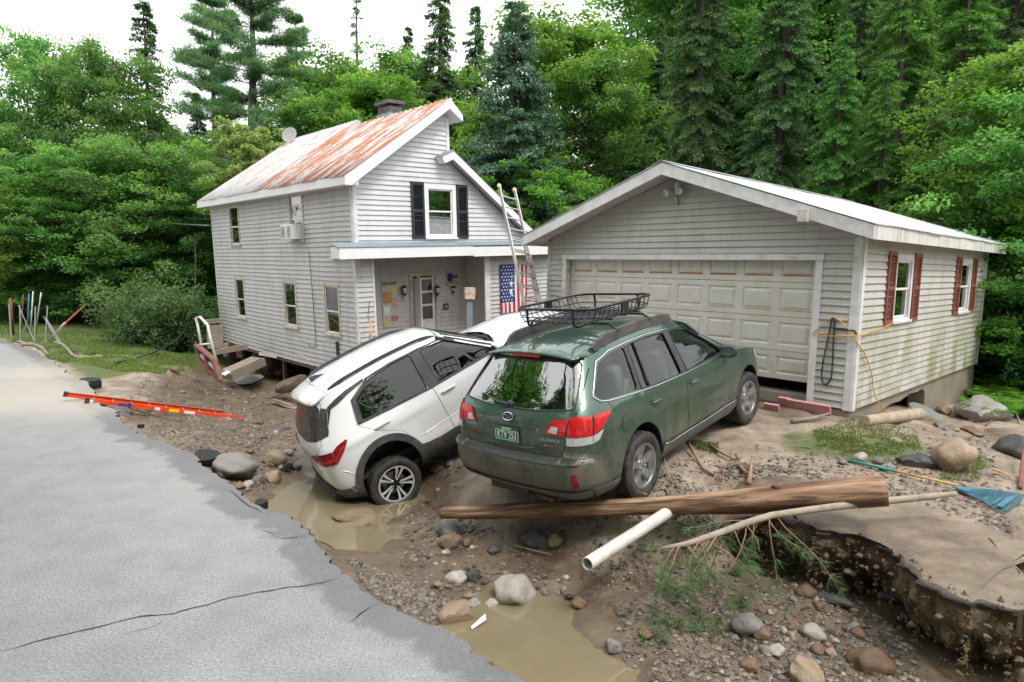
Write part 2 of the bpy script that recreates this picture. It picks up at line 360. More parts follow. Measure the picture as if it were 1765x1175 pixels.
# under the road and off the frame
for q in [(100,700),(0,800),(200,900),(400,1000),(560,1150),(0,1100),(300,1100),(250,800),(100,625),(0,610)]: cp(q[0], q[1], -.3)
CP += [(-20,14,-.3),(-14,12,-.3),(-8,4,-.3),(-3,2,-.3),(-1,0,-.3),(2,-1,-.3),(6,-6,-.3),(-6,-6,-.3),(-14,0,-.3),(12,-12,-.3),(-26,22,-.3),
  (3.4,2.4,-.5),(5.5,2.6,-.4),(6.5,.5,-.4),(4.8,4.6,.3),(7,5,.35),(9,8,.35),(10,4,.4),(12,8,.4),
  (-.9,12.6,.2),(-2.2,12.8,-.1),(.2,13.2,.45),(1.2,11.6,.5),(2.6,10.2,.56),(-1.2,15,.35),(1,16,.5),
  (-3.9,14.0,-.85),(-5,15.3,-1.0),(-6.5,17,-1.1),(-8.2,19,-1.1),(-4,17,-1.2),(-6,19.5,-1.2),(-2.5,16.5,-1.1),(-9.7,20.5,-.9),(-8.8,18,-.85),
  (10.4,14.0,-.15),(8.5,12.2,.0),(7.2,10.9,.12),(12,14,.1),(14,18,.5),(20,26,4),(8,20,.5),(1,24,.6),(-3,28,.3),(-12,26,-.4),(-14,21.5,-.1),(-18,25,.1),(-25,30,.2),(-34,40,.3),(16,12,1.0),(22,16,3.5),(28,30,8),(10,34,3),(0,40,2),(-15,45,1),(40,60,16),(10,70,10),(-20,80,5),(-60,90,4),(60,120,28),(-30,140,18),(-120,60,3),(90,30,25),(60,-20,10),(30,-30,2),(-60,-20,0),(0,-60,0)]
# wheels of the green car stand on the ground
for (lx, ly) in ((0, -.8), (2.74, -.8), (0, .8), (2.74, .8)):
 m4 = Matrix.Translation(OB_POSE[:3]) @ Matrix.Rotation(OB_POSE[3], 4, 'Z') @ Matrix.Rotation(-OB_POSE[4], 4, 'Y') @ Matrix.Rotation(OB_POSE[5], 4, 'X')
 p = m4 @ Vector((lx*OBS, ly*OBS, -.02)); CP.append((p.x, p.y, p.z+.01))
_C = np.array(CP); _P = _C[:, :2]
_K = np.sqrt(((_P[:, None]-_P[None])**2).sum(-1)+.02)
_A = np.block([[_K-np.eye(len(_P))*.05, np.ones((len(_P), 1)), _P], [np.ones((1, len(_P))), np.zeros((1, 3))], [_P.T, np.zeros((2, 3))]])
_W = np.linalg.solve(_A, np.concatenate([_C[:, 2], np.zeros(3)]))
def hbase(x, y):
 x = np.asarray(x, float); y = np.asarray(y, float); sh = x.shape; q = np.stack([x.ravel(), y.ravel()], 1); out = np.empty(len(q))
 for i in range(0, len(q), 20000):
  s = q[i:i+20000]; k = np.sqrt(((s[:, None]-_P[None])**2).sum(-1)+.02); out[i:i+20000] = k @ _W[:len(_P)]+_W[len(_P)]+s @ _W[len(_P)+1:]
 return out.reshape(sh)
# value noise on numpy arrays
def vnoise(x, y, seed=0):
 xi = np.floor(x).astype(np.int64); yi = np.floor(y).astype(np.int64); xf = x-xi; yf = y-yi
 def h(a, b):
  n = (a*374761393+b*668265263+seed*1274126177) & 0x7fffffff; n = ((n ^ (n >> 13))*1274126177) & 0x7fffffff; return ((n ^ (n >> 16)) & 0xffff)/65535.
 u = xf*xf*(3-2*xf); v = yf*yf*(3-2*yf)
 return (h(xi, yi)*(1-u)+h(xi+1, yi)*u)*(1-v)+(h(xi, yi+1)*(1-u)+h(xi+1, yi+1)*u)*v
def fbm(x, y, oct=4, seed=0, g=.5):
 s = 0; a = 1; t = 0
 for o in range(oct): s = s+a*vnoise(x*2**o+17.3*o, y*2**o-9.1*o, seed+o); t += a; a *= g
 return s/t-.5
# road edge (broken), measured along the photograph from near to far
EDGE_PX = [(900,1175),(850,1140),(800,1112),(770,1090),(735,1072),(700,1058),(660,1040),(640,1022),(612,1000),(590,985),(575,960),(560,942),(540,920),(515,900),(490,890),(462,882),(430,858),(395,832),(360,806),(345,796),(345,788),(300,766),(255,748),(225,738),(205,722),(195,706),(178,698),(168,690),(163,676),(158,664),(120,644),(90,622),(58,604),(30,592),(-20,578),(-80,566)]
EDGE = [at(x, y, 0) for x, y in EDGE_PX]; EDGE = [(p.x, p.y) for p in EDGE]
EDGE = [(4.6, -.9), (3.0, 1.0), (1.6, 2.5), (.7, 3.4)]+EDGE
EDGE = [(14, -11)]+EDGE+[(-30, 34), (-60, 62)]
_E = np.array(resample(EDGE, .12, False))
ROADPOLY = EDGE+[(-75, 50), (-40, 10), (-6, -25)]
def edist(x, y):          # distance to the road edge, negative on the road
 sh = np.shape(x); q = np.stack([np.ravel(x), np.ravel(y)], 1); d = np.empty(len(q))
 for i in range(0, len(q), 20000): d[i:i+20000] = np.sqrt(((q[i:i+20000, None]-_E[None])**2).sum(-1).min(1))
 RP = np.array(ROADPOLY); c = np.zeros(len(q), bool); j = len(RP)-1
 for i in range(len(RP)):
  xi, yi = RP[i]; xj, yj = RP[j]
  if yi != yj: c ^= ((yi > q[:, 1]) != (yj > q[:, 1])) & (q[:, 0] < (xj-xi)*(q[:, 1]-yi)/(yj-yi)+xi)
  j = i
 return np.where(c, -d, d).reshape(sh)
def lawnmask(x, y): return np.clip((-x-8.6-.0*y)/1.2, 0, 1)*np.clip((y-12.2)/1.5, 0, 1)
LEDGE_PX = [(1235,878),(1270,884),(1310,889),(1345,893),(1400,908),(1450,918),(1490,926),(1530,944),(1560,968),(1590,995),(1615,1010),(1640,1028),(1670,1040),(1720,1042),(1765,1050),(1830,1062)]
LEDGE = [at(x, y, .25) for x, y in LEDGE_PX]
_L = np.array(resample([(p.x, p.y) for p in LEDGE], .08, False))
# the bank under the driveway ledge is scooped out; soil behind it is carried by the ledge itself
LFR = np.array([(p.x, p.y) for p in LEDGE])
def ledge_side(x, y):     # >0 behind the edge (towards the garage)
 best = np.full(x.shape, 1e9); sgn = np.zeros(x.shape)
 for i in range(len(LFR)-1):
  a, b = LFR[i], LFR[i+1]; d = b-a; L = np.hypot(*d); t = np.clip(((x-a[0])*d[0]+(y-a[1])*d[1])/L**2, 0, 1)
  dx, dy = x-(a[0]+t*d[0]), y-(a[1]+t*d[1]); dd = np.hypot(dx, dy); s = d[0]*dy-d[1]*dx
  m_ = dd < best; best = np.where(m_, dd, best); sgn = np.where(m_, np.sign(s), sgn)
 return best*sgn
def height(x, y, fine=True):
 x = np.asarray(x, float); y = np.asarray(y, float)
 h = hbase(x, y); e = edist(x, y)
 off = np.clip(e/1.0, 0, 1)
 lawn = lawnmask(x, y)
 # beside the broken pavement the bed drops under the slab edge; at the lawn it stays level with it
 bed = np.where(e > 0, np.clip(e/.35, 0, 1), 0)
 h = np.where(e <= 0, np.where(e < -7.2, -.04, -.32), h)
 near = np.exp(-np.clip(e, 0, 9)/.30)*(1-lawn)
 h = np.where(e > 0, h*(1-near)+np.minimum(h, -.10)*near, h)
 h = np.where((e > -.4) & (lawn > .5) & (e <= 0), -.05, h)
 zone = (x > 1.4) & (x < 8.0) & (y > 1.8) & (y < 8.6); S = np.full(h.shape, -9.0)
 if zone.any(): S[zone] = ledge_side(x[zone], y[zone])
 kk = np.clip((x-1.85)/.55, 0, 1); kk = kk*kk*(3-2*kk)
 wf_ = np.clip(1+S/1.5, 0, 1)*kk*(S <= 0)
 h = h*(1-wf_)+np.minimum(h, -.36+.10*fbm(x*1.7, y*1.7, 3, 41))*wf_
 beh = (S > 0)*kk; prof_b = np.interp(S, [0, .35, .75, 1.0], [-.40, -.38, -.02, .20]); pl_ = .255+.06*S; tb_ = np.clip((S-1.6)/1.4, 0, 1); hb_l = np.where(S > .95, np.where(S > 1.2, pl_*(1-tb_)+np.maximum(h, .24)*tb_, prof_b+(pl_-prof_b)*(S-.95)/.25), prof_b)
 h = h*(1-beh)+hb_l*beh
 if fine:
  dist = np.hypot(x, y); am = np.clip(e/.3, 0, 1)*(1-.75*lawn)*np.where((S > -.1) & (S < 2.2), 1-.8*kk, 1)
  h = h+am*(.16*fbm(x*.8, y*.8, 4, 3)+.11*fbm(x*2.6, y*2.6, 4, 11)*np.clip(1.6-dist/22, .25, 1)+.065*np.abs(fbm(x*7, y*7, 3, 21))*np.clip(1.3-dist/14, 0, 1)+.028*fbm(x*22, y*22, 2, 31)*np.clip(1.2-dist/11, 0, 1))
 return h
def graded(lo, hi, a, b, d, grow=1.18):
 c = list(np.arange(a, b, d)); s = d; p = c[-1]
 while p < hi: s *= grow; p += s; c.append(p)
 s = d; p = c[0]
 while p > lo: s *= grow; p -= s; c.insert(0, p)
 return np.array(c)
GX = graded(-260, 260, -9.5, 9, .062); GY = graded(-80, 400, 2.2, 19, .062)
XX, YY = np.meshgrid(GX, GY); HH = height(XX, YY)
def hgrid(x, y):          # height read back from the finished terrain
 x = np.asarray(x, float); y = np.asarray(y, float); i = np.clip(np.searchsorted(GX, x)-1, 0, len(GX)-2); j = np.clip(np.searchsorted(GY, y)-1, 0, len(GY)-2)
 u = (x-GX[i])/(GX[i+1]-GX[i]); v = (y-GY[j])/(GY[j+1]-GY[j]); return (HH[j, i]*(1-u)+HH[j, i+1]*u)*(1-v)+(HH[j+1, i]*(1-u)+HH[j+1, i+1]*u)*v
def hz(x, y): return float(hgrid(x, y))
gv = np.stack([XX, YY, HH], -1).reshape(-1, 3); ny, nx = XX.shape
ii = np.arange((ny-1)*(nx-1)); r_ = ii//(nx-1); c_ = ii % (nx-1); i0 = r_*nx+c_
gf = np.stack([i0, i0+1, i0+nx+1, i0+nx], 1)
me = bpy.data.meshes.new('ground'); me.vertices.add(len(gv)); me.vertices.foreach_set('co', gv.astype(np.float32).ravel())
me.loops.add(gf.size); me.loops.foreach_set('vertex_index', gf.astype(np.int32).ravel()); me.polygons.add(len(gf)); me.polygons.foreach_set('loop_start', np.arange(0, gf.size, 4, dtype=np.int32)); me.update(calc_edges=True)
X_, Y_, H_ = gv[:, 0], gv[:, 1], gv[:, 2]
ed_ = edist(X_, Y_)
wet = np.clip(.55-(H_+.30)*1.6, 0, 1); wet = np.where(H_ > .1, np.clip(.40+.5*fbm(X_*.7, Y_*.7, 3, 5), 0, 1), wet)
lw_ = lawnmask(X_, Y_)
gp_ = at(1510, 775, .42); gp2 = at(1660, 800, .3); gp3 = at(520, 655, -.35)
grass = np.maximum(lw_*np.clip(.25+ed_*.9, 0, 1), .0)
grass = np.maximum(grass, np.clip(1.25-np.hypot((X_-gp_.x)*.62+(Y_-gp_.y)*.3, (Y_-gp_.y)*1.1)/.85, 0, .75))
grass = np.maximum(grass, np.clip(1.0-np.hypot(X_-gp2.x, Y_-gp2.y)/.6, 0, .62)); grass = np.maximum(grass, np.clip(1.2-np.hypot(X_-gp3.x, Y_-gp3.y)/.45, 0, .8))
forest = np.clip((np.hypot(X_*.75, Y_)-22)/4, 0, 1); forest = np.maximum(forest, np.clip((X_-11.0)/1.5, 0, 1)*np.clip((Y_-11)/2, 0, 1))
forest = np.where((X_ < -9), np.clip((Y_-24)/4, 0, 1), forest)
for nm, arr in (('wet', wet), ('grass', grass), ('forest', forest)):
 a = me.attributes.new(nm, 'FLOAT', 'POINT'); a.data.foreach_set('value', arr.astype(np.float32))
ground = mobj('ground', me, 'mud', None, True); tag(ground, kind='structure')
# ------------------------------------------------------------------ road slab with a broken edge
def roadmat():
 m, nt, b = newmat('asphalt')
 v = coords(nt, 'World')
 n1 = nnoise(nt, v, .35, 5, .6); n2 = nnoise(nt, v, 55, 7, .9); n3_ = nnoise(nt, v, 2.2, 6, .65); n5 = nnoise(nt, v, 45, 3, .6)
 c = ramp(nt, n2, [(.36, (.085, .087, .091)), (.50, (.25, .252, .257)), (.66, (.47, .47, .465))])
 c = mixc(nt, ramp(nt, n3_, [(.35, (.35,)*3), (.62, (0, 0, 0))]), c, (.12, .123, .128)); c = mixc(nt, ramp(nt, n1, [(.45, (0, 0, 0)), (.7, (.3,)*3)]), c, (.36, .355, .34))
 a = nt.nodes.new('ShaderNodeAttribute'); a.attribute_name = 'edge'
 ef = mth(nt, 'ADD', a.outputs['Fac'], mth(nt, 'MULTIPLY', mth(nt, 'SUBTRACT', n3_, .5), 1.1))
 c = mixc(nt, mth(nt, 'MULTIPLY', ramp(nt, ef, [(.50, (0, 0, 0)), (.66, (1, 1, 1))]), .62), c, (.085, .087, .09))
 d = nt.nodes.new('ShaderNodeAttribute'); d.attribute_name = 'silt'
 sf = ramp(nt, mth(nt, 'ADD', d.outputs['Fac'], mth(nt, 'MULTIPLY', mth(nt, 'SUBTRACT', n1, .5), .9)), [(.30, (0, 0, 0)), (.85, (.7,)*3)])
 c = mixc(nt, sf, c, (.40, .36, .30)); setc(nt, b, c); b.inputs['Roughness'].default_value = .82
 bump(nt, b, n2, .5, .006)
roadmat()
simple('asphalt_edge', (.022, .022, .023), .8, var=.4, scale=30, bmp=.8)
def ragged(poly, amp, freq, seed):
 out = []
 for i, p in enumerate(poly):
  a = poly[max(0, i-1)]; b = poly[min(len(poly)-1, i+1)]; t = Vector((b[0]-a[0], b[1]-a[1]))
  if t.length < 1e-6: out.append(p); continue
  t.normalize(); k = n3((p[0]*freq, p[1]*freq, seed))*amp+n3((p[0]*freq*4, p[1]*freq*4, seed+5))*amp*.45; out.append((p[0]-t.y*k, p[1]+t.x*k))
 return out
RE = resample(EDGE, .045, False); RE = ragged(RE, .07, 1.9, 2); RE = ragged(RE, .035, 9, 4)
RE = [p for i, p in enumerate(RE) if i % 8 == 0 or (-22 < p[0] < 6 and -2 < p[1] < 24)]
n = len(RE); V = []; F = []
rn = []
for i in range(n):
 a, b = RE[max(0, i-2)], RE[min(n-1, i+2)]; t = Vector((b[0]-a[0], b[1]-a[1])).normalized(); rn.append(Vector((t.y, -t.x)))
for i in range(1): pass
sgn_ = 1 if edist(np.array([RE[n//2][0]+rn[n//2].x*.5]), np.array([RE[n//2][1]+rn[n//2].y*.5]))[0] > 0 else -1
rn = [Vector((.72, .69)) for v in rn]
INS = [0, .04, .1, .2, .4, .7, 1.0, 1.4, 1.9, 2.5, 3.3, 4.4, 5.6, 6.8]
ev = []; sv = []
for i, p in enumerate(RE):
 droop = .04*max(0, n3((p[0]*.9, p[1]*.9, 7)))+.004
 for k, s in enumerate(INS):
  z = -droop*math.exp(-s/.12); V.append((p[0]-rn[i].x*s, p[1]-rn[i].y*s, z)); ev.append(max(0, 1-s/.75)); sv.append(0)
m_ = len(INS)
for i in range(n-1):
 for k in range(m_-1): F.append((i*m_+k, i*m_+k+1, (i+1)*m_+k+1, (i+1)*m_+k))
V = np.array(V); q = at(60, 690, 0); q2 = at(90, 640, 0)
silt = np.clip(1.0-np.hypot((V[:, 0]-q.x)*.5, V[:, 1]-q.y)/2.2, 0, 1)*.8+np.clip(1-np.hypot(V[:, 0]-q2.x, V[:, 1]-q2.y)/3.5, 0, 1)*.7+.22*np.clip(1+V[:, 1]*0, 0, 1)
roado = meshobj('road', V, F if (Vector(V[F[0][1]])-Vector(V[F[0][0]])).cross(Vector(V[F[0][2]])-Vector(V[F[0][0]])).z > 0 else [f[::-1] for f in F], 'asphalt', smooth=True); tag(roado, kind='structure')
for nm, arr in (('edge', ev), ('silt', silt)):
 a = roado.data.attributes.new(nm, 'FLOAT', 'POINT'); a.data.foreach_set('value', np.array(arr, np.float32))
# broken side of the slab
Vs = []; Fs = []
for i, p in enumerate(RE):
 z0 = V[i*m_][2]; j = n3((p[0]*6, p[1]*6, 1))
 for (o, z) in ((.001, z0-.001), (.012+.02*j, z0-.03), (.0+.03*n3((p[0]*9, p[1]*9, 4)), z0-.075), (-.05, z0-.12), (-.25, z0-.2)): Vs.append((p[0]+rn[i].x*o, p[1]+rn[i].y*o, z))
for i in range(n-1):
 for k in range(4): Fs.append((i*5+k, i*5+k+1, (i+1)*5+k+1, (i+1)*5+k))
meshobj('broken_edge', Vs, Fs, 'asphalt_edge', roado)
# cracks: thin sunken dark strips lying in the surface
def crack(pts, w, nm='crack'):
 P = resample([tuple(at(x, y, 0).xy) for x, y in pts], .05, False); P = ragged(P, .03, 5, 9); VV = []; FF = []
 for i, p in enumerate(P):
  a, b = P[max(0, i-1)], P[min(len(P)-1, i+1)]; t = Vector((b[0]-a[0], b[1]-a[1])).normalized(); ww = w*(.35+.8*abs(n3((p[0]*7, p[1]*7, 3))))*min(1, i/6+.2, (len(P)-1-i)/6+.1)
  VV += [(p[0]-t.y*ww, p[1]+t.x*ww, .0035), (p[0]+t.y*ww, p[1]-t.x*ww, .0035)]
 FF = [(2*i, 2*i+1, 2*i+3, 2*i+2) for i in range(len(P)-1)]; meshobj(nm, VV, FF, 'asphalt_edge', roado)
crack([(0,1122),(60,1108),(150,1085),(200,1072),(300,1055),(370,1038),(440,1022),(500,1012),(550,1005),(586,995)], .012)
crack([(190,1102),(230,1090),(270,1076),(285,1062)], .005)
crack([(478,928),(505,926),(535,922)], .018); crack([(455,915),(470,920),(480,926)], .010); crack([(600,1075),(630,1052),(655,1038)], .012); crack([(835,1140),(860,1150),(880,1165)], .008); crack([(395,845),(430,872),(455,885)], .012)
# ------------------------------------------------------------------ driveway ledge: a lip of paving over undercut soil
def soilmat():
 m, nt, b = newmat('soil_face'); v = coords(nt, 'World')
 n2 = nnoise(nt, v, 5, 7, .7); n3_ = nnoise(nt, v, 28, 5, .7)
 c = ramp(nt, n2, [(.3, (.05, .036, .022)), (.5, (.15, .105, .058)), (.7, (.27, .195, .11))]); c = mixc(nt, ramp(nt, n3_, [(.35, (.8,)*3), (.5, (0, 0, 0))]), c, (.035, .028, .02))
 a = nt.nodes.new('ShaderNodeAttribute'); a.attribute_name = 'crust_and_shade'; c = mixc(nt, a.outputs['Fac'], c, ramp(nt, n3_, [(.3, (.02, .018, .016)), (.7, (.06, .052, .045))]))
 setc(nt, b, c); b.inputs['Roughness'].default_value = .8; bump(nt, b, n3_, .8, .03)
soilmat()
LR = resample([(p.x, p.y) for p in LEDGE], .035, False); LR = [(p[0]+.07*(math.floor(n3((p[0]*6, p[1]*6, 3))*4)/4), p[1]+.08*(math.floor(n3((p[0]*6, p[1]*6, 8))*4)/4)) for p in ragged(LR, .035, 3.1, 6)]; n = len(LR); V = []; F = []; cr_ = []
prof_ = [(-1.6, 'g', 0), (-1.22, .001, 0), (-.6, .003, 0), (-.3, .004, 0), (-.12, .006, 0), (-.03, .0, .2), (.0, -.012, 1), (.004, -.028, 1), (-.012, -.045, .8), (-.02, -.09, .2), (-.01, -.15, 0), (-.05, -.21, 0), (-.10, -.28, 0), (-.20, -.36, 0), (-.38, -.43, .4), (-.70, -.52, 1)]  # closing rows paint shade deep into the undercut; lip rows are paving tone
for i, p in enumerate(LR):
 a, b = LR[max(0, i-16)], LR[min(n-1, i+16)]; t = Vector((b[0]-a[0], b[1]-a[1])).normalized(); nn = Vector((t.y, -t.x))
 f = i/(n-1); dep = .5+.85*min(1, f*2.0)
 for (o, dz, cr) in prof_:
  j = n3((p[0]*3, p[1]*3, 8+dz if dz != 'g' else 0)); j2 = n3((p[0]*11, p[1]*11, (dz if dz != 'g' else 0)*20))
  x, y = p[0]+nn.x*o, p[1]+nn.y*o
  zt0 = .13+.028*(f-.5)*0
  if dz == 'g': z = .20
  elif dz > -.012: z = .255+.06*(-o)+dz+.004*j-(.012 if o < -1 else 0)
  else:
   k = .03+.05*min(1, -dz*3); x += nn.x*(j*k*2.2+j2*k*1.8); y += nn.y*(j*k*2.2+j2*k*1.8); z = .255+dz*(dep if dz < -.1 else 1)+j2*.012
  z -= .30*max(0, 1-f*7)**2
  V.append((x, y, z)); cr_.append(cr)
m_ = len(prof_)
for i in range(n-1):
 for k in range(m_-1): F.append((i*m_+k, (i+1)*m_+k, (i+1)*m_+k+1, i*m_+k+1))
mi = [0 if (j % (m_-1)) < 5 else 1 for j in range(len(F))]
led = meshobj('driveway', V, F, ['mud', 'soil_face'], auto=28); led.data.polygons.foreach_set('material_index', mi); tag(led, kind='structure')
a = led.data.attributes.new('wet', 'FLOAT', 'POINT'); a.data.foreach_set('value', np.full(len(V), .52, np.float32))
a = led.data.attributes.new('crust_and_shade', 'FLOAT', 'POINT'); a.data.foreach_set('value', np.array(cr_, np.float32))
# ------------------------------------------------------------------ pools of muddy water
def watermat():
 m, nt, b = newmat('muddy_water'); v = coords(nt, 'World')
 setc(nt, b, ramp(nt, nnoise(nt, v, .9, 4, .6), [(.3, (.17, .14, .082)), (.7, (.235, .195, .125))])); b.inputs['Roughness'].default_value = .03; b.inputs['IOR'].default_value = 1.45; b.inputs['Coat Weight'].default_value = .6; b.inputs['Coat Roughness'].default_value = .02
 b.inputs['Specular IOR Level'].default_value = .6
 bump(nt, b, nnoise(nt, v, 7, 3, .5), .035, .02)
watermat()
def pool(nm, poly, z, label):
 V2, F = fill2d(poly, [], .25)
 o = meshobj(nm, [(x, y, z) for x, y in V2], F, 'muddy_water'); o.data.update(); tag(o, kind='structure')
 return o
def pxpoly(pts, z): return [tuple(at(x, y, z).xy) for x, y in pts]
pool('water', pxpoly([(430,835),(500,815),(620,808),(780,800),(850,850),(830,910),(800,985),(720,1000),(640,985),(560,935),(470,900)], -.50), -.50, '')
pool('water', pxpoly([(740,1080),(800,1030),(880,1000),(980,990),(1090,1020),(1240,1080),(1330,1175),(1340,1230),(860,1240),(700,1100)], -.425), -.425, '')
# ================================================================== buildings: shared builders
def scan(poly, z):
 xs = []
 n = len(poly)
 for i in range(n):
  (x0, z0), (x1, z1) = poly[i], poly[(i+1) % n]
  if (z0 > z) != (z1 > z): xs.append(x0+(x1-x0)*(z-z0)/(z1-z0))
 xs.sort(); return list(zip(xs[::2], xs[1::2]))
def siding(parent, O, U, N, poly, holes, z0, ex, mat, name='siding_board', warp=None, lip=.024, seed=1):
 """lapped boards, one object per length of board; O origin, U along wall, N outward normal, poly/holes in (u,z)"""
 O, U, N = Vector(O), Vector(U), Vector(N); Z = Vector((0, 0, 1)); rnd = random.Random(seed)
 zt = max(p[1] for p in poly); i = 0; z = z0; flip = U.cross(Z).dot(N) < 0
 while z < zt-.01:
  z1 = min(z+ex, zt)
  cuts = sorted({z, z1} | {h for (a, b, c, d) in holes for h in (c, d) if z+.004 < h < z1-.004})
  pieces = []
  for lo, hi in zip(cuts[:-1], cuts[1:]):
   A = scan(poly, lo+.0015); B = scan(poly, hi-.0015)
   for k in range(min(len(A), len(B)) or len(A)):
    a = A[k]; b = B[k] if k < len(B) else ((a[0]+a[1])/2,)*2
    iv = [(min(a[0], b[0]), max(a[1], b[1]))]
    mid = (lo+hi)/2
    for (h0, h1, c, d) in holes:
     if c < mid < d:
      nv = []
      for s, e in iv:
       if h1 <= s or h0 >= e: nv.append((s, e)); continue
       if h0 > s: nv.append((s, h0))
       if h1 < e: nv.append((h1, e))
      iv = nv
    for s, e in iv:
     if e-s < .01: continue
     l0, r0 = max(s, a[0]), min(e, a[1]); l1, r1 = max(s, b[0]), min(e, b[1])
     if r0-l0 < .005: continue
     pieces.append((lo, hi, l0, r0, l1, max(r1, l1)))
  # group pieces touching in u into one board
  groups = []
  for p in pieces:
   for g in groups:
    if any(p[2] < q[3] and p[3] > q[2] for q in g): g.append(p); break
   else: groups.append([p])
  dj = rnd.uniform(-.002, .002); col = rnd.random()
  for g in groups:
   V = []; F = []
   for (lo, hi, l0, r0, l1, r1) in g:
    n = max(1, int((r0-l0)/.7)); o = len(V)
    tl, th = (lo-z)/ex, (hi-z)/ex
    for q in range(n+1):
     t = q/n
     for (uu, zz, tt) in ((l0+(r0-l0)*t, lo, tl), (l1+(r1-l1)*t, hi, th)):
      w = warp(uu, zz) if warp else 0
      V.append(O+U*uu+Z*(zz+w+dj)+N*(lip*(1-tt)+.003))
     w = warp(l0+(r0-l0)*t, lo) if warp else 0
     V.append(O+U*(l0+(r0-l0)*t)+Z*(lo+w+dj+.0004)+N*(-.004))
    for q in range(n):
     b_ = o+q*3
     F.append((b_, b_+3, b_+4, b_+1)); F.append((b_+2, b_+5, b_+3, b_))
   if flip: F = [f[::-1] for f in F]
   meshobj(name, V, F, mat, parent)
  z += ex; i += 1
def wallsheet(parent, name, O, U, N, poly, holes, mat, th=.05):
 hp = [[(a, c), (b, c), (b, d), (a, d)] for a, b, c, d in holes]
 V2, F = fill2d(poly, hp, .6, grid=False)
 O, U, N = Vector(O), Vector(U), Vector(N); Z = Vector((0, 0, 1))
 V = [O+U*u+Z*z-N*.006 for u, z in V2]; n = len(V); V += [v-N*th for v in V]
 F2 = list(F)+[tuple(i+n for i in f[::-1]) for f in F]
 return meshobj(name, V, F2, mat, parent)
def window(parent, O, U, N, u0, u1, z0, z1, casing='cream_casing', cw=.075, sash='white_clean', curtain=None, depth=.05, sill=True, mid=.5, casd=.028, raise_=0, redcurt=False):
 O, U, N = Vector(O), Vector(U), Vector(N); Z = Vector((0, 0, 1))
 R = Matrix((U, N, Z)).transposed()
 def bx(mb, ua, ub, za, zb, na, nb): mb.box(O+U*((ua+ub)/2)+Z*((za+zb)/2)+N*((na+nb)/2), (abs(ub-ua), abs(nb-na), abs(zb-za)), R)
 m = MB(); lo, hi = -.06, casd
 bx(m, u0, u0+cw, z0, z1, lo, hi); bx(m, u1-cw, u1, z0, z1, lo, hi); bx(m, u0+cw, u1-cw, z1-cw, z1, lo, hi); bx(m, u0+cw, u1-cw, z0, z0+cw*.5, lo, hi)
 w = m.build('window', casing, parent)
 if sill:
  s = MB(); bx(s, u0-.02, u1+.02, z0-.035, z0+.004, lo, hi+.035); s.build('sill', casing, w)
 a, b, c, d = u0+cw, u1-cw, z0+cw*.5, z1-cw; zm = c+(d-c)*mid; t = .034
 for (za, zb, n0, nm) in ((zm-.012, d, -.012, 'upper_sash'), (c+raise_, zm+.014+raise_*.0, -.03, 'lower_sash')):
  s = MB(); bx(s, a, a+t, za, zb, n0-.012, n0+.012); bx(s, b-t, b, za, zb, n0-.012, n0+.012)
  bx(s, a+t, b-t, zb-t, zb, n0-.012, n0+.012); bx(s, a+t, b-t, za, za+t, n0-.012, n0+.012)
  s.build(nm, sash, w)
  p = MB(); bx(p, a+t, b-t, za+t, zb-t, n0-.003, n0+.003); p.build('pane', 'house_glass', w)
 k = MB(); bx(k, a-.12, b+.12, c-.12, d+.12, -.75, -.72); k.build('room_dark_panel', 'interior_dark', w)  # dark panel added behind the glass in place of an unlit room
 if curtain:
  V = []; F = []; n = 24
  for i in range(n+1):
   uu = a+.01+(b-a-.02)*i/n; nn = -.13+.022*math.sin(i*1.9)
   V += [O+U*uu+Z*(c+.03)+N*nn, O+U*uu+Z*(d-.02 if curtain == 'full' else (zm if curtain == 'low' else d))+N*nn]
  if curtain == 'side': V = V[2*14:]; n = 10
  F = [(2*i, 2*i+2, 2*i+3, 2*i+1) for i in range(n)]
  meshobj('curtain', V, F, 'curtain' if not redcurt else 'flag_red', w, smooth=True)
 return w
def sheetroof(parent, O, X, S, N, width, length, mat, sw=.66, kind='corr', amp=.012, clip=None, name='roof_sheet', seed=3, pitch=None):
 """metal sheets side by side along X (eave direction), each running length along S (up slope)"""
 O, X, S, N = Vector(O), Vector(X), Vector(S), Vector(N); x = 0; k = 0; rnd = random.Random(seed)
 while x < width-.02:
  w = min(sw, width-x); V = []; F = []
  if kind == 'corr':
   n = int(w/(pitch or .076)*6); prof = [(i*w/n, amp*math.sin(2*PI*(i*w/n)/(pitch or .076))) for i in range(n+1)]
  else:
   prof = []; q = 0.0; rp = pitch or .2
   while q < w-.001:
    prof += [(q, 0), (min(w, q+rp*.62), 0), (min(w, q+rp*.72), amp), (min(w, q+rp*.86), amp)]; q += rp
   prof.append((w, 0))
  jit = rnd.uniform(-.012, .012); lift = .003*(k % 2)+.002
  rows = 3
  for r in range(rows+1):
   t = r/rows
   for (a, h) in prof:
    V.append(O+X*(x+a)+S*(length*t+(jit if r == 0 else 0))+N*(h+lift+.004*math.sin(3*t+k)))
  m_ = len(prof)
  for r in range(rows):
   for i in range(m_-1): F.append((r*m_+i, r*m_+i+1, (r+1)*m_+i+1, (r+1)*m_+i))
  if X.cross(S).dot(N) < 0: F = [f[::-1] for f in F]
  o = meshobj(name, V, F, mat, parent, auto=50)
  md = o.modifiers.new('thick', 'SOLIDIFY'); md.thickness = .003; md.offset = -1
  x += w; k += 1
Z3 = Vector((0, 0, 1)); X3 = Vector((1, 0, 0)); Y3 = Vector((0, 1, 0))
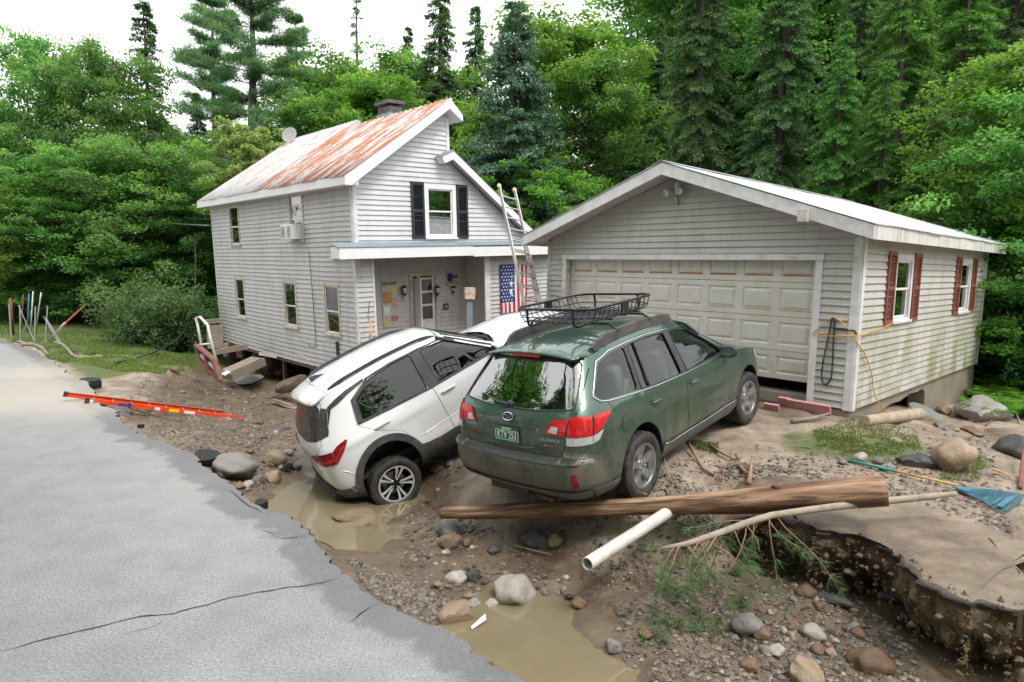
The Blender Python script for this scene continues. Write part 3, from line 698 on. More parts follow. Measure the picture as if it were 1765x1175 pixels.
# ================================================================== garage
GTH = .748; GW, GD, GH = 6.011, 7.35, 2.436
ga = Vector((-math.sin(GTH), math.cos(GTH), 0)); gb = Vector((math.cos(GTH), math.sin(GTH), 0))
GC = Vector((4.813, 8.886, .648))
garage = empty('garage', frame(GC, gb, z=(0, 0, 1)))
tag(garage, 'low grey garage with white gable roof and wide panelled overhead door', 'garage')
GL = lambda p: garage.matrix_world @ Vector(p)
D0, D1, DZ = .608, 5.488, 2.103
gs = .342; zeb = 2.375                       # roof slope and underside height at the eave
zu = lambda y: zeb+gs*(min(y, GW-y)+.254)
fpoly = [(0, 0), (GW, 0), (GW, zu(GW)+.02), (GW/2, zu(GW/2)+.02), (0, zu(0)+.02)]
fho = [(D0-.1, D1+.1, -.1, DZ+.09)]
wallsheet(garage, 'wall', (0, 0, 0), Y3, -X3, fpoly, [(D0, D1, -.0, DZ)], 'sheathing')
siding(garage, (0, 0, 0), Y3, -X3, fpoly, fho, 0, .105, 'siding_garage', seed=2)
GWIN = [(1.36, 2.24, 1.19, 2.225), (5.19, 6.05, 1.19, 2.225)]
spoly = [(0, 0), (GD, 0), (GD, zu(0)), (0, zu(0))]
wallsheet(garage, 'wall', (0, 0, 0), X3, -Y3, spoly, [(a+.06, b-.06, c+.05, d-.06) for a, b, c, d in GWIN], 'sheathing')
siding(garage, (0, 0, 0), X3, -Y3, spoly, [(a, b, c, d) for a, b, c, d in GWIN], 0, .105, 'siding_side', seed=4)
wallsheet(garage, 'wall', (0, GW, 0), X3, Y3, spoly, [], 'siding_garage')
wallsheet(garage, 'wall', (GD, 0, 0), Y3, X3, fpoly, [], 'siding_garage')
m = MB()
m.box((-.012, .045, GH/2-.02), (.034, .11, GH)); m.box((.045, -.012, GH/2-.02), (.11, .034, GH)); m.build('corner_trim', 'white_trim', garage)
m = MB(); m.box((-.012, GW-.045, GH/2), (.03, .09, GH)); m.build('corner_trim', 'siding_garage', garage)
m = MB(); m.box((GD-.04, -.012, GH/2-.02), (.08, .03, GH)); m.build('corner_trim', 'white_trim', garage)
m = MB(); m.box((-.012, D0-.05, DZ/2+.02), (.036, .1, DZ+.04)); m.build('door_casing', 'white_trim', garage)
m = MB(); m.box((-.012, D1+.05, DZ/2+.02), (.036, .1, DZ+.04)); m.build('door_casing', 'white_trim', garage)
m = MB(); m.box((-.016, (D0+D1)/2, DZ+.045), (.044, D1-D0+.23, .09)); m.build('door_casing', 'white_trim', garage)
m = MB()
m.box((.08, D0-.012, DZ/2), (.15, .024, DZ)); m.box((.08, D1+.012, DZ/2), (.15, .024, DZ)); m.box((.08, (D0+D1)/2, DZ+.012), (.15, D1-D0, .024)); m.build('door_jamb', 'cream_casing', garage)
secs = [(.27, .715, .165, .12), (.722, 1.24, .122, .12), (1.247, 1.77, .12, .12), (1.777, 2.31, .12, .12)]
rnd = random.Random(5)
for k, (za, zb, xa, xb) in enumerate(secs):
 tilt = lambda z: xa+(xb-xa)*(z-za)/(zb-za)
 Dn, Dm = D0+.012, D1-.012; npan = 8; pw = (Dm-Dn)/npan
 V2o = [(Dn, za), (Dm, za), (Dm, zb), (Dn, zb)]; holes = []
 for i in range(npan):
  holes.append([(Dn+pw*i+.055, za+.085), (Dn+pw*(i+1)-.055, za+.085), (Dn+pw*(i+1)-.055, zb-.085), (Dn+pw*i+.055, zb-.085)])
 V2, F = fill2d(V2o, holes, .8, grid=False, rs=False)
 V = [(tilt(z), y, z) for y, z in V2]; n = len(V); V += [(x+.03, y, z) for x, y, z in V]
 F = [f[::-1] for f in F]; F += [(0, 1, n+1, n), (1, 2, n+2, n+1), (2, 3, n+3, n+2), (3, 0, n, n+3)]
 ds = meshobj('door_section', V, F, 'door_panel', garage)
 for i, h in enumerate(holes):
  (ya, z0_), (yb, _), (_, z1_), _ = h
  mb = MB(); rings = []
  for ins, dp in ((0, 0), (.014, .013), (.032, .013), (.062, .001), (.062, .001)):
   rings.append([(tilt(zz)+dp, yy, zz) for yy, zz in ((ya+ins, z0_+ins), (yb-ins, z0_+ins), (yb-ins, z1_-ins), (ya+ins, z1_-ins))])
  VV = [p for r in rings[:-1] for p in r]; FF = []
  for r in range(3):
   for q in range(4): FF.append((r*4+q, r*4+(q+1) % 4, (r+1)*4+(q+1) % 4, (r+1)*4+q))
  FF.append((12, 13, 14, 15)); FF = [f[::-1] for f in FF]
  po = meshobj('panel', VV, FF, ['door_panel', 'door_rust'], ds)
  if k == 3 or (rnd.random() < .45 and k > 0):     # rust along the lower lip of the recess
   po.data.polygons[0].material_index = 1; po.data.polygons[4].material_index = 1 if k == 3 else 0
m = MB(); m.box((.22, (D0+D1)/2, .0), (.36, D1-D0+.2, .16)); m.build('threshold', 'concrete', garage)
m = MB(); m.box((3.8, GW/2, -.03), (7.0, GW-.2, .1)); m.build('floor_slab', 'concrete', garage)
# foundation: strip with an undermined hole towards the back
fv = [(0, -.02), (GD, -.02), (GD, -1.3), (3.84, -1.3), (3.80, -.52), (3.72, -.2), (3.55, -.12), (3.3, -.15), (2.9, -.13), (2.3, -.19), (1.9, -.17), (1.3, -.24), (.9, -.22), (.7, -.5), (.5, -.7), (0, -.7)]
m = MB(); m.prism(fv, (X3, Z3), (.0, .03, 0), (0, .28, 0)); m.build('foundation', 'concrete', garage)
m = MB(); m.prism([(0.28, -.02), (D0-.02, -.02), (D0-.02, -.7), (0.28, -.7)], (Y3, Z3), (.03, 0, 0), (.25, 0, 0)); m.prism([(D0-.02, -.09), (GW, -.09), (GW, -.7), (D0-.02, -.7)], (Y3, Z3), (.05, 0, 0), (.25, 0, 0)); m.build('foundation', 'concrete', garage)
# roof
OV, OB, OE = .477, .3, .254
roof = MB(); ft = .185
for sgn, y0 in ((1, -OE), (-1, GW+OE)):
 ym = GW/2; zb0, zbm = zeb, zu(ym)
 P = [(y0, zb0+.03), (ym, zbm+.03), (ym, zbm+ft), (y0, zb0+ft)]
 roof.prism(P, (Y3, Z3), (-OV+.02, 0, 0), (GD+OV+OB-.04, 0, 0))
roofo = roof.build('roof', 'soffit', garage)
for sgn, y0 in ((1, -OE), (-1, GW+OE)):
 P = [(y0, zeb), (GW/2, zu(GW/2)), (GW/2, zu(GW/2)+ft+.005), (y0, zeb+ft+.005)]
 m = MB(); m.prism(P, (Y3, Z3), (-OV-.005, 0, 0), (.026, 0, 0)); m.build('rake_board', 'white_trim', roofo)
 m = MB(); m.prism(P, (Y3, Z3), (GD+OB-.02, 0, 0), (.026, 0, 0)); m.build('rake_board', 'white_trim', roofo)
 m = MB(); m.box((GD/2-.09, y0+(-.012 if sgn > 0 else .012), zeb+ft/2-.004), (GD+OV+OB+.01, .026, ft)); m.build('fascia', 'fascia_stained' if sgn > 0 else 'white_trim', roofo)
 S = Vector((0, sgn*(GW/2+OE), gs*(GW/2+OE))); L = S.length; S.normalize(); N = X3.cross(S)*(1 if sgn > 0 else -1)
 sheetroof(roofo, Vector((-OV-.02, y0, zeb+ft+.016))-S*.05, X3, S, N, GD+OV+OB+.03, L+.05, 'roof_garage', .61, 'corr', .011, seed=6)
m = MB()
for sgn in (1, -1):
 m.prism([(GW/2, zu(GW/2)+ft+.045), (GW/2-sgn*.17, zu(GW/2)+ft+.045-.17*gs), (GW/2-sgn*.17, zu(GW/2)+ft+.04-.17*gs), (GW/2, zu(GW/2)+ft+.038)], (Y3, Z3), (-OV-.03, 0, 0), (GD+OV+OB+.05, 0, 0))
m.build('ridge_cap', 'roof_garage', roofo)
for i, (a, b, c, d) in enumerate(GWIN):
 w = window(garage, (0, 0, 0), X3, -Y3, a, b, c, d, casing='white_trim', cw=.09, curtain='side', mid=.5)
 for (s0, s1) in ((a-.36, a-.012), (b+.012, b+.36)):
  m = MB(); z0, z1 = c-.03, d+.03
  for q in (s0+.025, s1-.025): m.box((q, -.032, (z0+z1)/2), (.05, .034, z1-z0))
  for q in (z0+.03, (z0+z1)/2, z1-.03): m.box(((s0+s1)/2, -.032, q), (s1-s0-.1, .034, .06))
  for half in (0, 1):
   zz = z0+.07 if half == 0 else (z0+z1)/2+.04; ze_ = (z0+z1)/2-.04 if half == 0 else z1-.07
   while zz < ze_:
    m.box(((s0+s1)/2, -.03, zz), (s1-s0-.1, .006, .034), Matrix.Rotation(.7, 3, 'X')); zz += .028
  m.box(((s0+s1)/2, -.017, (z0+z1)/2), (s1-s0-.02, .004, z1-z0-.02))
  m.build('shutter', 'red_shutter', garage)
# twin floodlight under the gable, with its cord
fl = MB(); fx = Matrix.Rotation(-PI/2, 3, 'Y')
fl.lathe([(.05, 0), (.05, .03), (.03, .045)], (-.012, 2.98, 3.36), 14, fx); fl.box((-.05, 2.98, 3.31), (.05, .05, .14))
flo = fl.build('floodlight', 'white_trim', garage, auto=40)
for (yy, zz, ay, az) in ((3.09, 3.25, .35, -.35), (2.89, 3.26, -.35, -.3)):
 h = MB(); d = Vector((-1, ay, az)).normalized(); R = d.to_track_quat('Z', 'Y').to_matrix()
 h.lathe([(.018, -.06), (.032, -.03), (.052, .05), (.062, .085), (.062, .095), (.05, .096), (.046, .07), (.01, .05)], (-.09, yy, zz), 14, R); h.build('lamp_head', 'white_clean', flo, auto=40)
m = MB(); m.tube([(-.08, 3.0, 3.24), (-.1, 2.985, 3.27), (-.1, 2.95, 3.24), (-.06, 2.94, 3.14), (-.04, 2.94, 3.02)], .011, 6); m.build('cable', 'black_metal', flo)
m = MB(); m.box((-OV-.05, .62, zu(.62)+.03), (.09, .13, .16)); m.build('bracket_box', 'cream_casing', garage)
m = MB(); m.box((-.035, D1+.05, 1.48), (.02, .05, .09)); m.build('door_button', 'cream_casing', garage)
# ================================================================== house (it leans into the washout)
def _rot(h, t1, t2):
 a = Vector((-math.sin(h), math.cos(h), 0)); b = Vector((math.cos(h), math.sin(h), 0))
 Mx = Matrix.Rotation(t2, 3, b) @ Matrix.Rotation(t1, 3, a)
 return Mx @ a, Mx @ b, Mx @ Vector((0, 0, 1))
ha, hb, hzv = _rot(.758, -.045, .002)
HC = Vector((-3.56, 14.269, 4.267))
house = empty('house', Matrix(((hb.x, ha.x, hzv.x, HC.x), (hb.y, ha.y, hzv.y, HC.y), (hb.z, ha.z, hzv.z, HC.z), (0, 0, 0, 1))))
tag(house, 'two-storey pale grey clapboard house with rusty metal roof, leaning over the washout', 'house')
LL, ZB = 8.93, -4.24; RS = .67; RI = .413
zr_ = lambda x: RI+RS*x-.16          # underside of the front slope
lw = [(0, ZB), (LL, ZB), (LL, zr_(0)), (0, zr_(0))]
WU = [(6.58, 7.40, -1.19, .02), (2.39, 3.22, -1.12, .07)]
WL = [(6.58, 7.37, -3.38, -2.13), (3.08, 3.90, -3.38, -2.13), (.79, 1.61, -3.38, -2.13)]
holes = WU+WL
warp = lambda u, z: -.05*math.exp(-((z-ZB)/1.0)**2)*math.sin(min(1, max(0, (u-.3)/8.3))*PI)+.012*n3((u*.8, z*1.3, 3))
wallsheet(house, 'wall', (0, 0, 0), Y3, -X3, lw, [(a+.05, b-.05, c+.04, d-.05) for a, b, c, d in holes], 'sheathing')
siding(house, (0, 0, 0), Y3, -X3, lw, holes, ZB, .1135, 'siding_house', warp=warp, seed=11)
for i, (a, b, c, d) in enumerate(holes):
 window(house, (0, 0, 0), Y3, -X3, a, b, c, d, curtain=['side', None, 'full', 'low', 'low'][i], mid=.46)
# gable wall (upper part), asymmetrical: long front slope, step, lower rear slope
XR, XC, XE = 2.60, 2.715, 6.35
zl = lambda x: .72-.694*(x-2.715)       # underside of the lower rear roof
gp = [(0, -1.5), (XE, -1.5), (XE, zl(XE)) if zl(XE) > -1.5 else (5.9, -1.5), (XC, zl(XC)), (XC, zr_(XC)-.05), (XR, zr_(XR)), (0, zr_(0))]
gp = [(0, -1.5), (5.9, -1.5), (XC+.0, zl(XC)), (XC, zr_(XC)-.09), (XR, zr_(XR)), (0, zr_(0))]
GWN = (1.91, 2.865, -1.11, .165)
wallsheet(house, 'wall', (0, 0, 0), X3, -Y3, gp, [(GWN[0]+.05, GWN[1]-.05, GWN[2]+.04, GWN[3]-.05)], 'sheathing')
siding(house, (0, 0, 0), X3, -Y3, gp, [GWN], -1.5, .1135, 'siding_gable_lit', seed=12, warp=lambda u, z: .006*n3((u*.7, z, 9)))
gw = window(house, (0, 0, 0), X3, -Y3, *GWN, casing='white_clean', cw=.11, mid=.52, curtain='side', redcurt=True, casd=.035)
for s0, s1 in ((1.52, 1.895), (2.88, 3.235)):
 m = MB(); z0, z1 = GWN[2]-.02, GWN[3]+.03
 for q in (s0+.03, s1-.03): m.box((q, -.035, (z0+z1)/2), (.06, .04, z1-z0))
 for q in (z0+.035, (z0+z1)/2, z1-.035): m.box(((s0+s1)/2, -.035, q), (s1-s0-.12, .04, .07))
 zz = z0+.08
 while zz < z1-.07:
  if abs(zz-(z0+z1)/2) > .045: m.box(((s0+s1)/2, -.032, zz), (s1-s0-.12, .006, .034), Matrix.Rotation(.7, 3, 'X'))
  zz += .03
 m.box(((s0+s1)/2, -.018, (z0+z1)/2), (s1-s0-.02, .006, z1-z0-.02))
 m.build('shutter', 'black_shutter', house)
m = MB(); m.box((.04, -.014, -.75), (.1, .032, 1.9)); m.box((-.014, .04, -2.0), (.032, .1, 4.4)); m.build('corner_trim', 'white_trim', house)
m = MB(); m.box((XC-.045, -.014, 1.36), (.09, .03, .8)); m.build('corner_trim', 'white_trim', house)
m = MB(); m.box((-.01, LL-.04, -2.1), (.03, .08, 4.2)); m.build('corner_trim', 'white_trim', house)
# clerestory wall, far end wall, rear walls
m = MB(); m.add([(XC, 0, zl(XC)), (XC, 4.7, zl(XC)), (XC, 4.7, zr_(XC)), (XC, 0, zr_(XC))], [(0, 1, 2, 3)]); m.build('wall', 'siding_house', house, fix=False)
m = MB(); m.add([(0, LL, ZB), (5.9, LL, ZB), (5.9, LL, -1.5), (3.05, LL, 2.2), (0, LL, zr_(0))], [(0, 1, 2, 3, 4)]); m.build('wall', 'siding_house', house, fix=False)
m = MB(); m.add([(5.9, 0, ZB), (5.9, LL, ZB), (5.9, LL, -1.5), (5.9, 0, -1.5)], [(0, 1, 2, 3)]); m.build('wall', 'siding_house', house, fix=False)
# lower gable: recessed porch nook and the flag wall
NX0, NX1, NY = .42, 3.77, 1.0
warp2 = lambda u, z: .004*n3((u, z, 5))
for (O, U, N, poly, ho, mt) in (
 ((0, 0, 0), X3, -Y3, [(0, ZB), (NX0, ZB), (NX0, -1.5), (0, -1.5)], [], 'siding_house'),
 ((0, NY, 0), X3, -Y3, [(NX0-.2, ZB), (NX1+.2, ZB), (NX1+.2, -1.5), (NX0-.2, -1.5)], [(2.06, 2.98, -4.0, -1.98)], 'siding_house'),
 ((0, 0, 0), X3, -Y3, [(NX1+.17, ZB), (6.6, ZB), (6.6, -1.5), (NX1+.17, -1.5)], [], 'siding_house')):
 wallsheet(house, 'wall', O, U, N, poly, ho, 'sheathing'); siding(house, O, U, N, poly, ho, ZB, .1135, mt, seed=14, warp=warp2)
m = MB(); m.add([(NX1+.17, 0, ZB), (NX1+.17, NY, ZB), (NX1+.17, NY, -1.5), (NX1+.17, 0, -1.5)], [(0, 1, 2, 3)]); m.build('wall', 'siding_house', house, fix=False)
m = MB(); m.add([(NX0, 0, ZB), (NX0, NY, ZB), (NX0, NY, -1.5), (NX0, 0, -1.5)], [(0, 1, 2, 3)]); m.build('wall', 'siding_house', house, fix=False)
m = MB(); m.box((NX1+.085, -.012, -2.9), (.18, .04, 2.7)); m.build('porch_post', 'white_trim', house)
m = MB(); m.box((NX0+.0, -.01, -2.9), (.05, .03, 2.7)); m.build('corner_trim', 'white_trim', house)
m = MB(); m.box((2.1, .5, ZB+.35), (3.4, 1.0, .2)); m.build('porch_floor', 'wood_grey', house)
# porch door: casing, storm-door edge, nine-light door
dx0, dx1, dzb, dzt = 2.06, 2.98, -3.9, -1.98; dy = NY
m = MB(); m.box((dx0+.05, dy-.02, (dzb+dzt)/2), (.1, .05, dzt-dzb)); m.box((dx1-.05, dy-.02, (dzb+dzt)/2), (.1, .05, dzt-dzb)); m.box(((dx0+dx1)/2, dy-.02, dzt-.05), (dx1-dx0-.2, .05, .1))
dr = m.build('door', 'cream_casing', house)
m = MB(); m.box((2.2, dy-.17, -2.98), (.03, .34, 1.72)); m.build('storm_door', 'white_clean', dr)
m = MB(); m.box((2.235, dy-.1, -2.98), (.02, .2, 1.72)); m.build('storm_door_edge', 'wood_fresh', dr)
m = MB()
for q in (2.38, 2.84): m.box((q, dy+.02, -2.98), (.09, .035, 1.8))
for q in (-2.15, -2.5, -2.85, -3.25): m.box((2.61, dy+.02, q), (.40, .034, .06))
m.box((2.61, dy+.02, -3.6), (.4, .03, .66)); m.build('door_leaf', 'white_trim', dr)
m = MB(); m.box((2.61, dy+.03, -2.7), (.40, .006, 1.1)); m.build('pane', 'house_glass', dr)
m = MB(); m.box((2.61, dy+.11, -2.7), (.40, .01, 1.1)); m.build('curtain', 'curtain', dr)
m = MB(); m.box((2.55, dy+.6, -2.8), (1.4, .02, 2.4)); m.build('room_dark_panel', 'interior_dark', dr)  # dark panel added behind the door glass, as behind the windows
# porch roof with deep white fascia
px0, px1 = -.58, 6.1; py0 = -.35
pr = MB(); pr.prism([(py0+.02, -1.54), (.0, -1.54), (.0, -1.22), (py0+.02, -1.33)], (Y3, Z3), (px0+.02, 0, 0), (px1-px0-.04, 0, 0)); pr.box(((px0+px1)/2, .5, -1.53), (px1-px0-.9, 1.0, .03))
pro = pr.build('porch_roof', 'soffit', house)
for (a, b) in ((px0, 3.12), (3.124, px1)):
 m = MB(); m.box(((a+b)/2, py0, -1.425-.016*((a+b)/2-px0)*.5), (b-a, .03, .24)); m.build('fascia', 'white_clean', pro)
m = MB(); m.box((px0, py0/2, -1.425), (.03, -py0-.03, .24)); m.build('fascia', 'white_clean', pro)
m = MB(); m.prism([(py0-.03, -1.315), (.0, -1.215), (.0, -1.205), (py0-.03, -1.30)], (Y3, Z3), (px0-.03, 0, 0), (px1-px0+.06, 0, 0)); m.build('roof_sheet', 'grey_paint', pro)
# main roof: deck, boards and ribbed sheets
ye = -.28; YM, YF = 4.75, 9.2; XF = 3.05
def slab(mb, xa, xb, ya, yb, zf, t):
 mb.prism([(xa, zf(xa)-t), (xb, zf(xb)-t), (xb, zf(xb)), (xa, zf(xa))], (X3, Z3), (0, ya, 0), (0, yb-ya, 0))
zt_ = lambda x: RI+RS*x
rf = MB(); slab(rf, -.30, XR+.02, ye+.02, YM, zt_, .13); slab(rf, -.30, XF, YM, YF, zt_, .13)
rfo = rf.build('roof', 'soffit', house)
S = Vector((1, 0, RS)).normalized(); N = Vector((-RS, 0, 1)).normalized()
k1 = (XR+.30)*math.sqrt(1+RS*RS)
sheetroof(rfo, Vector((-.33, ye-.02, zt_(-.33)))+N*.006, Y3, S, N, YM-ye+.02, k1+.08, 'roof_rust', .66, 'rib', .022, seed=8, pitch=.22)
sheetroof(rfo, Vector((-.33, YM+.003, zt_(-.33)))+N*.006, Y3, S, N, YF-YM, (XF+.33)*math.sqrt(1+RS*RS)+.02, 'roof_plain', .66, 'rib', .018, seed=9, pitch=.22)
m = MB(); m.prism([(-.32, zt_(-.32)-.19), (-.16, zt_(-.32)-.19), (XR+.03, zt_(XR+.03)-.20), (XR+.03, zt_(XR+.03)-.0), (-.32, zt_(-.32)-.0)], (X3, Z3), (0, ye-.012, 0), (0, .03, 0)); m.build('rake_board', 'white_clean', rfo)
m = MB(); m.prism([(-.30, zt_(-.30)-.19), (.02, zt_(-.3)-.19), (.02, zt_(0)-.13), (-.30, zt_(-.3)-.05)], (X3, Z3), (0, ye+.02, 0), (0, .27, 0)); m.build('eave_return', 'white_clean', rfo)
m = MB(); m.box((-.31, (ye+YF)/2, zt_(-.31)-.095), (.026, YF-ye, .19)); m.box((-.15, (ye+YF)/2, zt_(-.31)-.185), (.3, YF-ye-.06, .012)); m.build('fascia', 'white_clean', rfo)
m = MB(); m.prism([(XR, zt_(XR)-.02), (XR+.35, zt_(XR)-.34), (XR+.35, zt_(XR)-.48), (XR+.1, zt_(XR)-.33), (XR-.1, zt_(XR)-.2)], (X3, Z3), (0, ye-.01, 0), (0, YM-ye, 0)); m.build('ridge_return', 'white_clean', rfo)
m = MB(); slab(m, XF, 6.0, YM, YF, lambda x: zt_(XF)-.95*(x-XF), .12); m.build('rear_slope', 'roof_plain', rfo)
m = MB(); m.add([(XR-.3, YM-.01, zt_(XR)-.35), (XF+.5, YM-.01, zt_(XR)-.35), (XF+.02, YM-.01, zt_(XF)-.01)], [(0, 1, 2)]); m.build('gable_end', 'siding_house', rfo, fix=False)
# lower rear roof with its boxed upper end
zq = lambda x: .92-.694*(x-2.66)
m = MB(); slab(m, 2.70, 6.2, ye+.02, YM, zq, .12); lro = m.build('lower_roof', 'soffit', house)
m = MB(); m.prism([(2.62, zq(2.62)+.02), (5.9, zq(5.9)+.02), (5.9, zq(5.9)-.19), (2.62, zq(2.62)-.19)], (X3, Z3), (0, ye-.012, 0), (0, .03, 0)); m.build('rake_board', 'white_clean', lro)
m = MB(); m.prism([(2.28, zq(2.62)-.15), (2.62, zq(2.62)+.02), (2.62, zq(2.62)-.19), (2.36, zq(2.62)-.30)], (X3, Z3), (0, ye-.011, 0), (0, .28, 0)); m.build('eave_return', 'white_clean', lro)
m = MB(); m.prism([(2.26, zq(2.62)-.135), (2.62, zq(2.62)+.035), (2.64, zq(2.62)+.03), (2.64, zq(2.62)+.018), (2.27, zq(2.62)-.148)], (X3, Z3), (0, ye-.03, 0), (0, .33, 0)); m.build('flashing', 'grey_paint', lro)
S2 = Vector((1, 0, -.694)).normalized(); N2 = Vector((.694, 0, 1)).normalized()
sheetroof(lro, Vector((2.63, ye-.02, zq(2.63)))+N2*.008, Y3, S2, N2, YM-ye, 4.2, 'roof_garage', .66, 'rib', .018, seed=10, pitch=.22)
# chimney
ch = MB()
for k in range(9):
 for (cx, cy, w, d) in ((0, -.15, .2, .19), (0, .15, .2, .19), (.21, -.15, .2, .19), (.21, .15, .2, .19)):
  ox = .05 if k % 2 else 0
  ch.box((3.05+cx+n3((k, cx*9, 1))*.01, 3.2+cy+ox*0, 1.60+k*.115), (w+.0, d+.10, .105))
cho = ch.build('chimney', 'brick_chimney', house)
m = MB(); m.box((3.155, 3.2, 2.68), (.56, .72, .09)); m.build('chimney_cap', 'brick_chimney', cho)
m = MB(); m.box((3.155, 3.2, 2.2), (.5, .66, .35)); m.build('flashing', 'grey_paint', cho)
# satellite dish on the ridge
m = MB(); R = Vector((-.75, -.55, .35)).normalized().to_track_quat('Z', 'Y').to_matrix()
m.lathe([(.001, .0), (.15, .012), (.27, .05), (.275, .05), (.15, .002), (.001, -.012)], (2.72, 8.75, 2.50), 20, R)
dsh = m.build('satellite_dish', 'dish_grey', None, smooth=True); dsh.matrix_world = house.matrix_world.copy(); tag(dsh, 'round grey satellite dish at the far end of the roof ridge', 'satellite dish')
m = MB(); m.tube([(2.75, 8.78, 2.46), (2.85, 8.8, 2.35), (2.9, 8.8, 2.25)], .02, 6); m.build('mast', 'galv', dsh)
# black pipe against the lower wall, hanging cable line on the wall, loose flap under the siding
m = MB(); m.tube([(-.05, .99, -3.52), (-.05, .97, -4.15)], .035, 8); m.build('vent_pipe', 'black_plastic', house)
m = MB(); m.tube([(-.03, 2.2, -1.36), (-.026, 2.17, -1.9), (-.03, 2.13, -2.6), (-.03, 2.12, -3.3), (-.03, 2.12, -3.75), (-.035, 2.35, -3.8), (-.03, 2.6, -3.74)], .007, 5); m.build('wall_cable', 'black_metal', house)
m = MB(); m.box((-.03, 5.2, ZB-.09), (.012, 1.25, .1), Matrix.Rotation(-.045, 3, 'X')); m.build('loose_siding', 'white_clean', house)
for (yy, zz, ln) in ((3.2, -4.33, 5.6), (7.4, -4.33, 2.6)):
 m = MB(); m.box((.15, yy, zz), (.18, ln, .16)); m.build('sill_beam', 'wood_grey', house)
for yy in (1.4, 3.4, 5.2, 7.0, 8.4):
 m = MB(); m.box((.45, yy, ZB-.75), (.1, .1, 1.3)); m.build('support_post', 'wood_grey', house)
m = MB(); m.box((3.0, 4.5, ZB-.02), (5.8, 8.8, .08)); m.build('floor_deck', 'sheathing', house)

m = MB(); m.box((1.9, 4.4, ZB-.95), (.2, 8.6, 1.9)); m.build('foundation', 'crawl_light_block', house)  # wall added under the house to block light from the far side
m = MB(); m.box((1.0, 8.75, ZB-.95), (1.8, .2, 1.9)); m.build('foundation', 'crawl_light_block', house)  # end wall added to block light entering the crawl space
m = MB(); m.box((1.1, .12, ZB-.75), (1.7, .2, 1.5)); m.build('foundation', 'crawl_light_block', house)  # gable-side wall added to keep light out of the crawl space
# ================================================================== cars
def carpaint(name, base, dirtcol, dirt_hi, zdirt, flake=.25, rough=.28, xrear=-.2, sp=.5):
 m, nt, b = newmat(name)
 v = coords(nt, 'Object')
 s = nt.nodes.new('ShaderNodeSeparateXYZ'); nt.links.new(v, s.inputs[0])
 lo = mth(nt, 'MULTIPLY_ADD', s.outputs['Z'], -1/zdirt); nt.nodes[-1].inputs[2].default_value = 1.0; nt.nodes[-1].use_clamp = True
 rr = mth(nt, 'MULTIPLY_ADD', s.outputs['X'], -.9); nt.nodes[-1].inputs[2].default_value = xrear; nt.nodes[-1].use_clamp = True
 n1 = nnoise(nt, coords(nt, 'Object', (1, 1, .45)), 5, 8, .7); n2 = nnoise(nt, v, 60, 4, .7); n3_ = nnoise(nt, v, 1.3, 4, .6)
 nn = mth(nt, 'ADD', mth(nt, 'MULTIPLY', n1, .55), mth(nt, 'MULTIPLY', n2, .45))
 spl = mth(nt, 'MULTIPLY', ramp(nt, nn, [(.40, (0, 0, 0)), (.60, (1, 1, 1))]), mth(nt, 'ADD', lo, mth(nt, 'MULTIPLY', rr, mth(nt, 'ADD', lo, .25))))
 spl = mth(nt, 'MULTIPLY', spl, ramp(nt, n3_, [(.3, (.45,)*3), (.6, (1, 1, 1))]))
 f = mth(nt, 'MINIMUM', mth(nt, 'MULTIPLY', spl, dirt_hi), .92)
 film = mth(nt, 'MULTIPLY', n1, .08)
 c = mixc(nt, film, base, dirtcol); c = mixc(nt, f, c, dirtcol)
 setc(nt, b, c); b.inputs['Metallic'].default_value = flake
 r = mth(nt, 'ADD', rough, mth(nt, 'MULTIPLY', f, .55)); nt.links.new(r, b.inputs['Roughness'])
 cw = mth(nt, 'SUBTRACT', 1.0, mth(nt, 'MULTIPLY', f, 1.0), True); cc = mth(nt, 'MULTIPLY', cw, .85); nt.links.new(cc, b.inputs['Coat Weight']); b.inputs['Coat Roughness'].default_value = .05
 return m
carpaint('paint_green', (.017, .070, .048), (.185, .16, .125), 1.55, 1.05, .4, .28, -.22)
carpaint('paint_white', (.74, .745, .77), (.34, .30, .25), .35, .9, .0, .3, -.6)
simple('cladding', (.045, .048, .055), .6, var=.2, scale=14, dirt=(.16, .14, .115), dirtamt=.6, dscale=6)
simple('cladding_grey', (.105, .11, .12), .6, var=.2, scale=14, dirt=(.18, .155, .125), dirtamt=.7, dscale=6)
simple('chrome', (.62, .62, .63), .18, 1.0, var=.06)
simple('alloy', (.45, .46, .48), .32, .85, var=.08, dirt=(.20, .17, .13), dirtamt=.55, dscale=6)
simple('rim_silver', (.62, .62, .63), .35, .35, var=.06, dirt=(.3, .26, .2), dirtamt=.3)
simple('alloy_black', (.012, .012, .014), .3, .2, var=.2)
simple('light_red', (.50, .012, .012), .12, 0, var=.12, scale=20)
simple('light_dark_red', (.20, .006, .014), .1, 0, var=.15, scale=20)
simple('light_clear', (.55, .55, .55), .12, .3, var=.12, scale=30)
simple('light_amber', (.6, .16, .01), .15)
simple('seat_beige', (.42, .36, .26), .85, var=.1)
simple('seat_dark', (.03, .03, .032), .85, var=.1)
simple('plate_green', (.008, .115, .055), .45, var=.1, dirt=(.15, .13, .1), dirtamt=.25, dscale=30)
simple('plate_white', (.75, .76, .74), .4, var=.05)
simple('emblem_blue', (.012, .014, .07), .2)
glassmat('car_glass', (.50, .62, .58), .75, .01)
glassmat('car_glass_dark', (.06, .065, .075), .8, .015)
glassmat('car_glass_mid', (.40, .46, .47), 1.0, .20, .01)
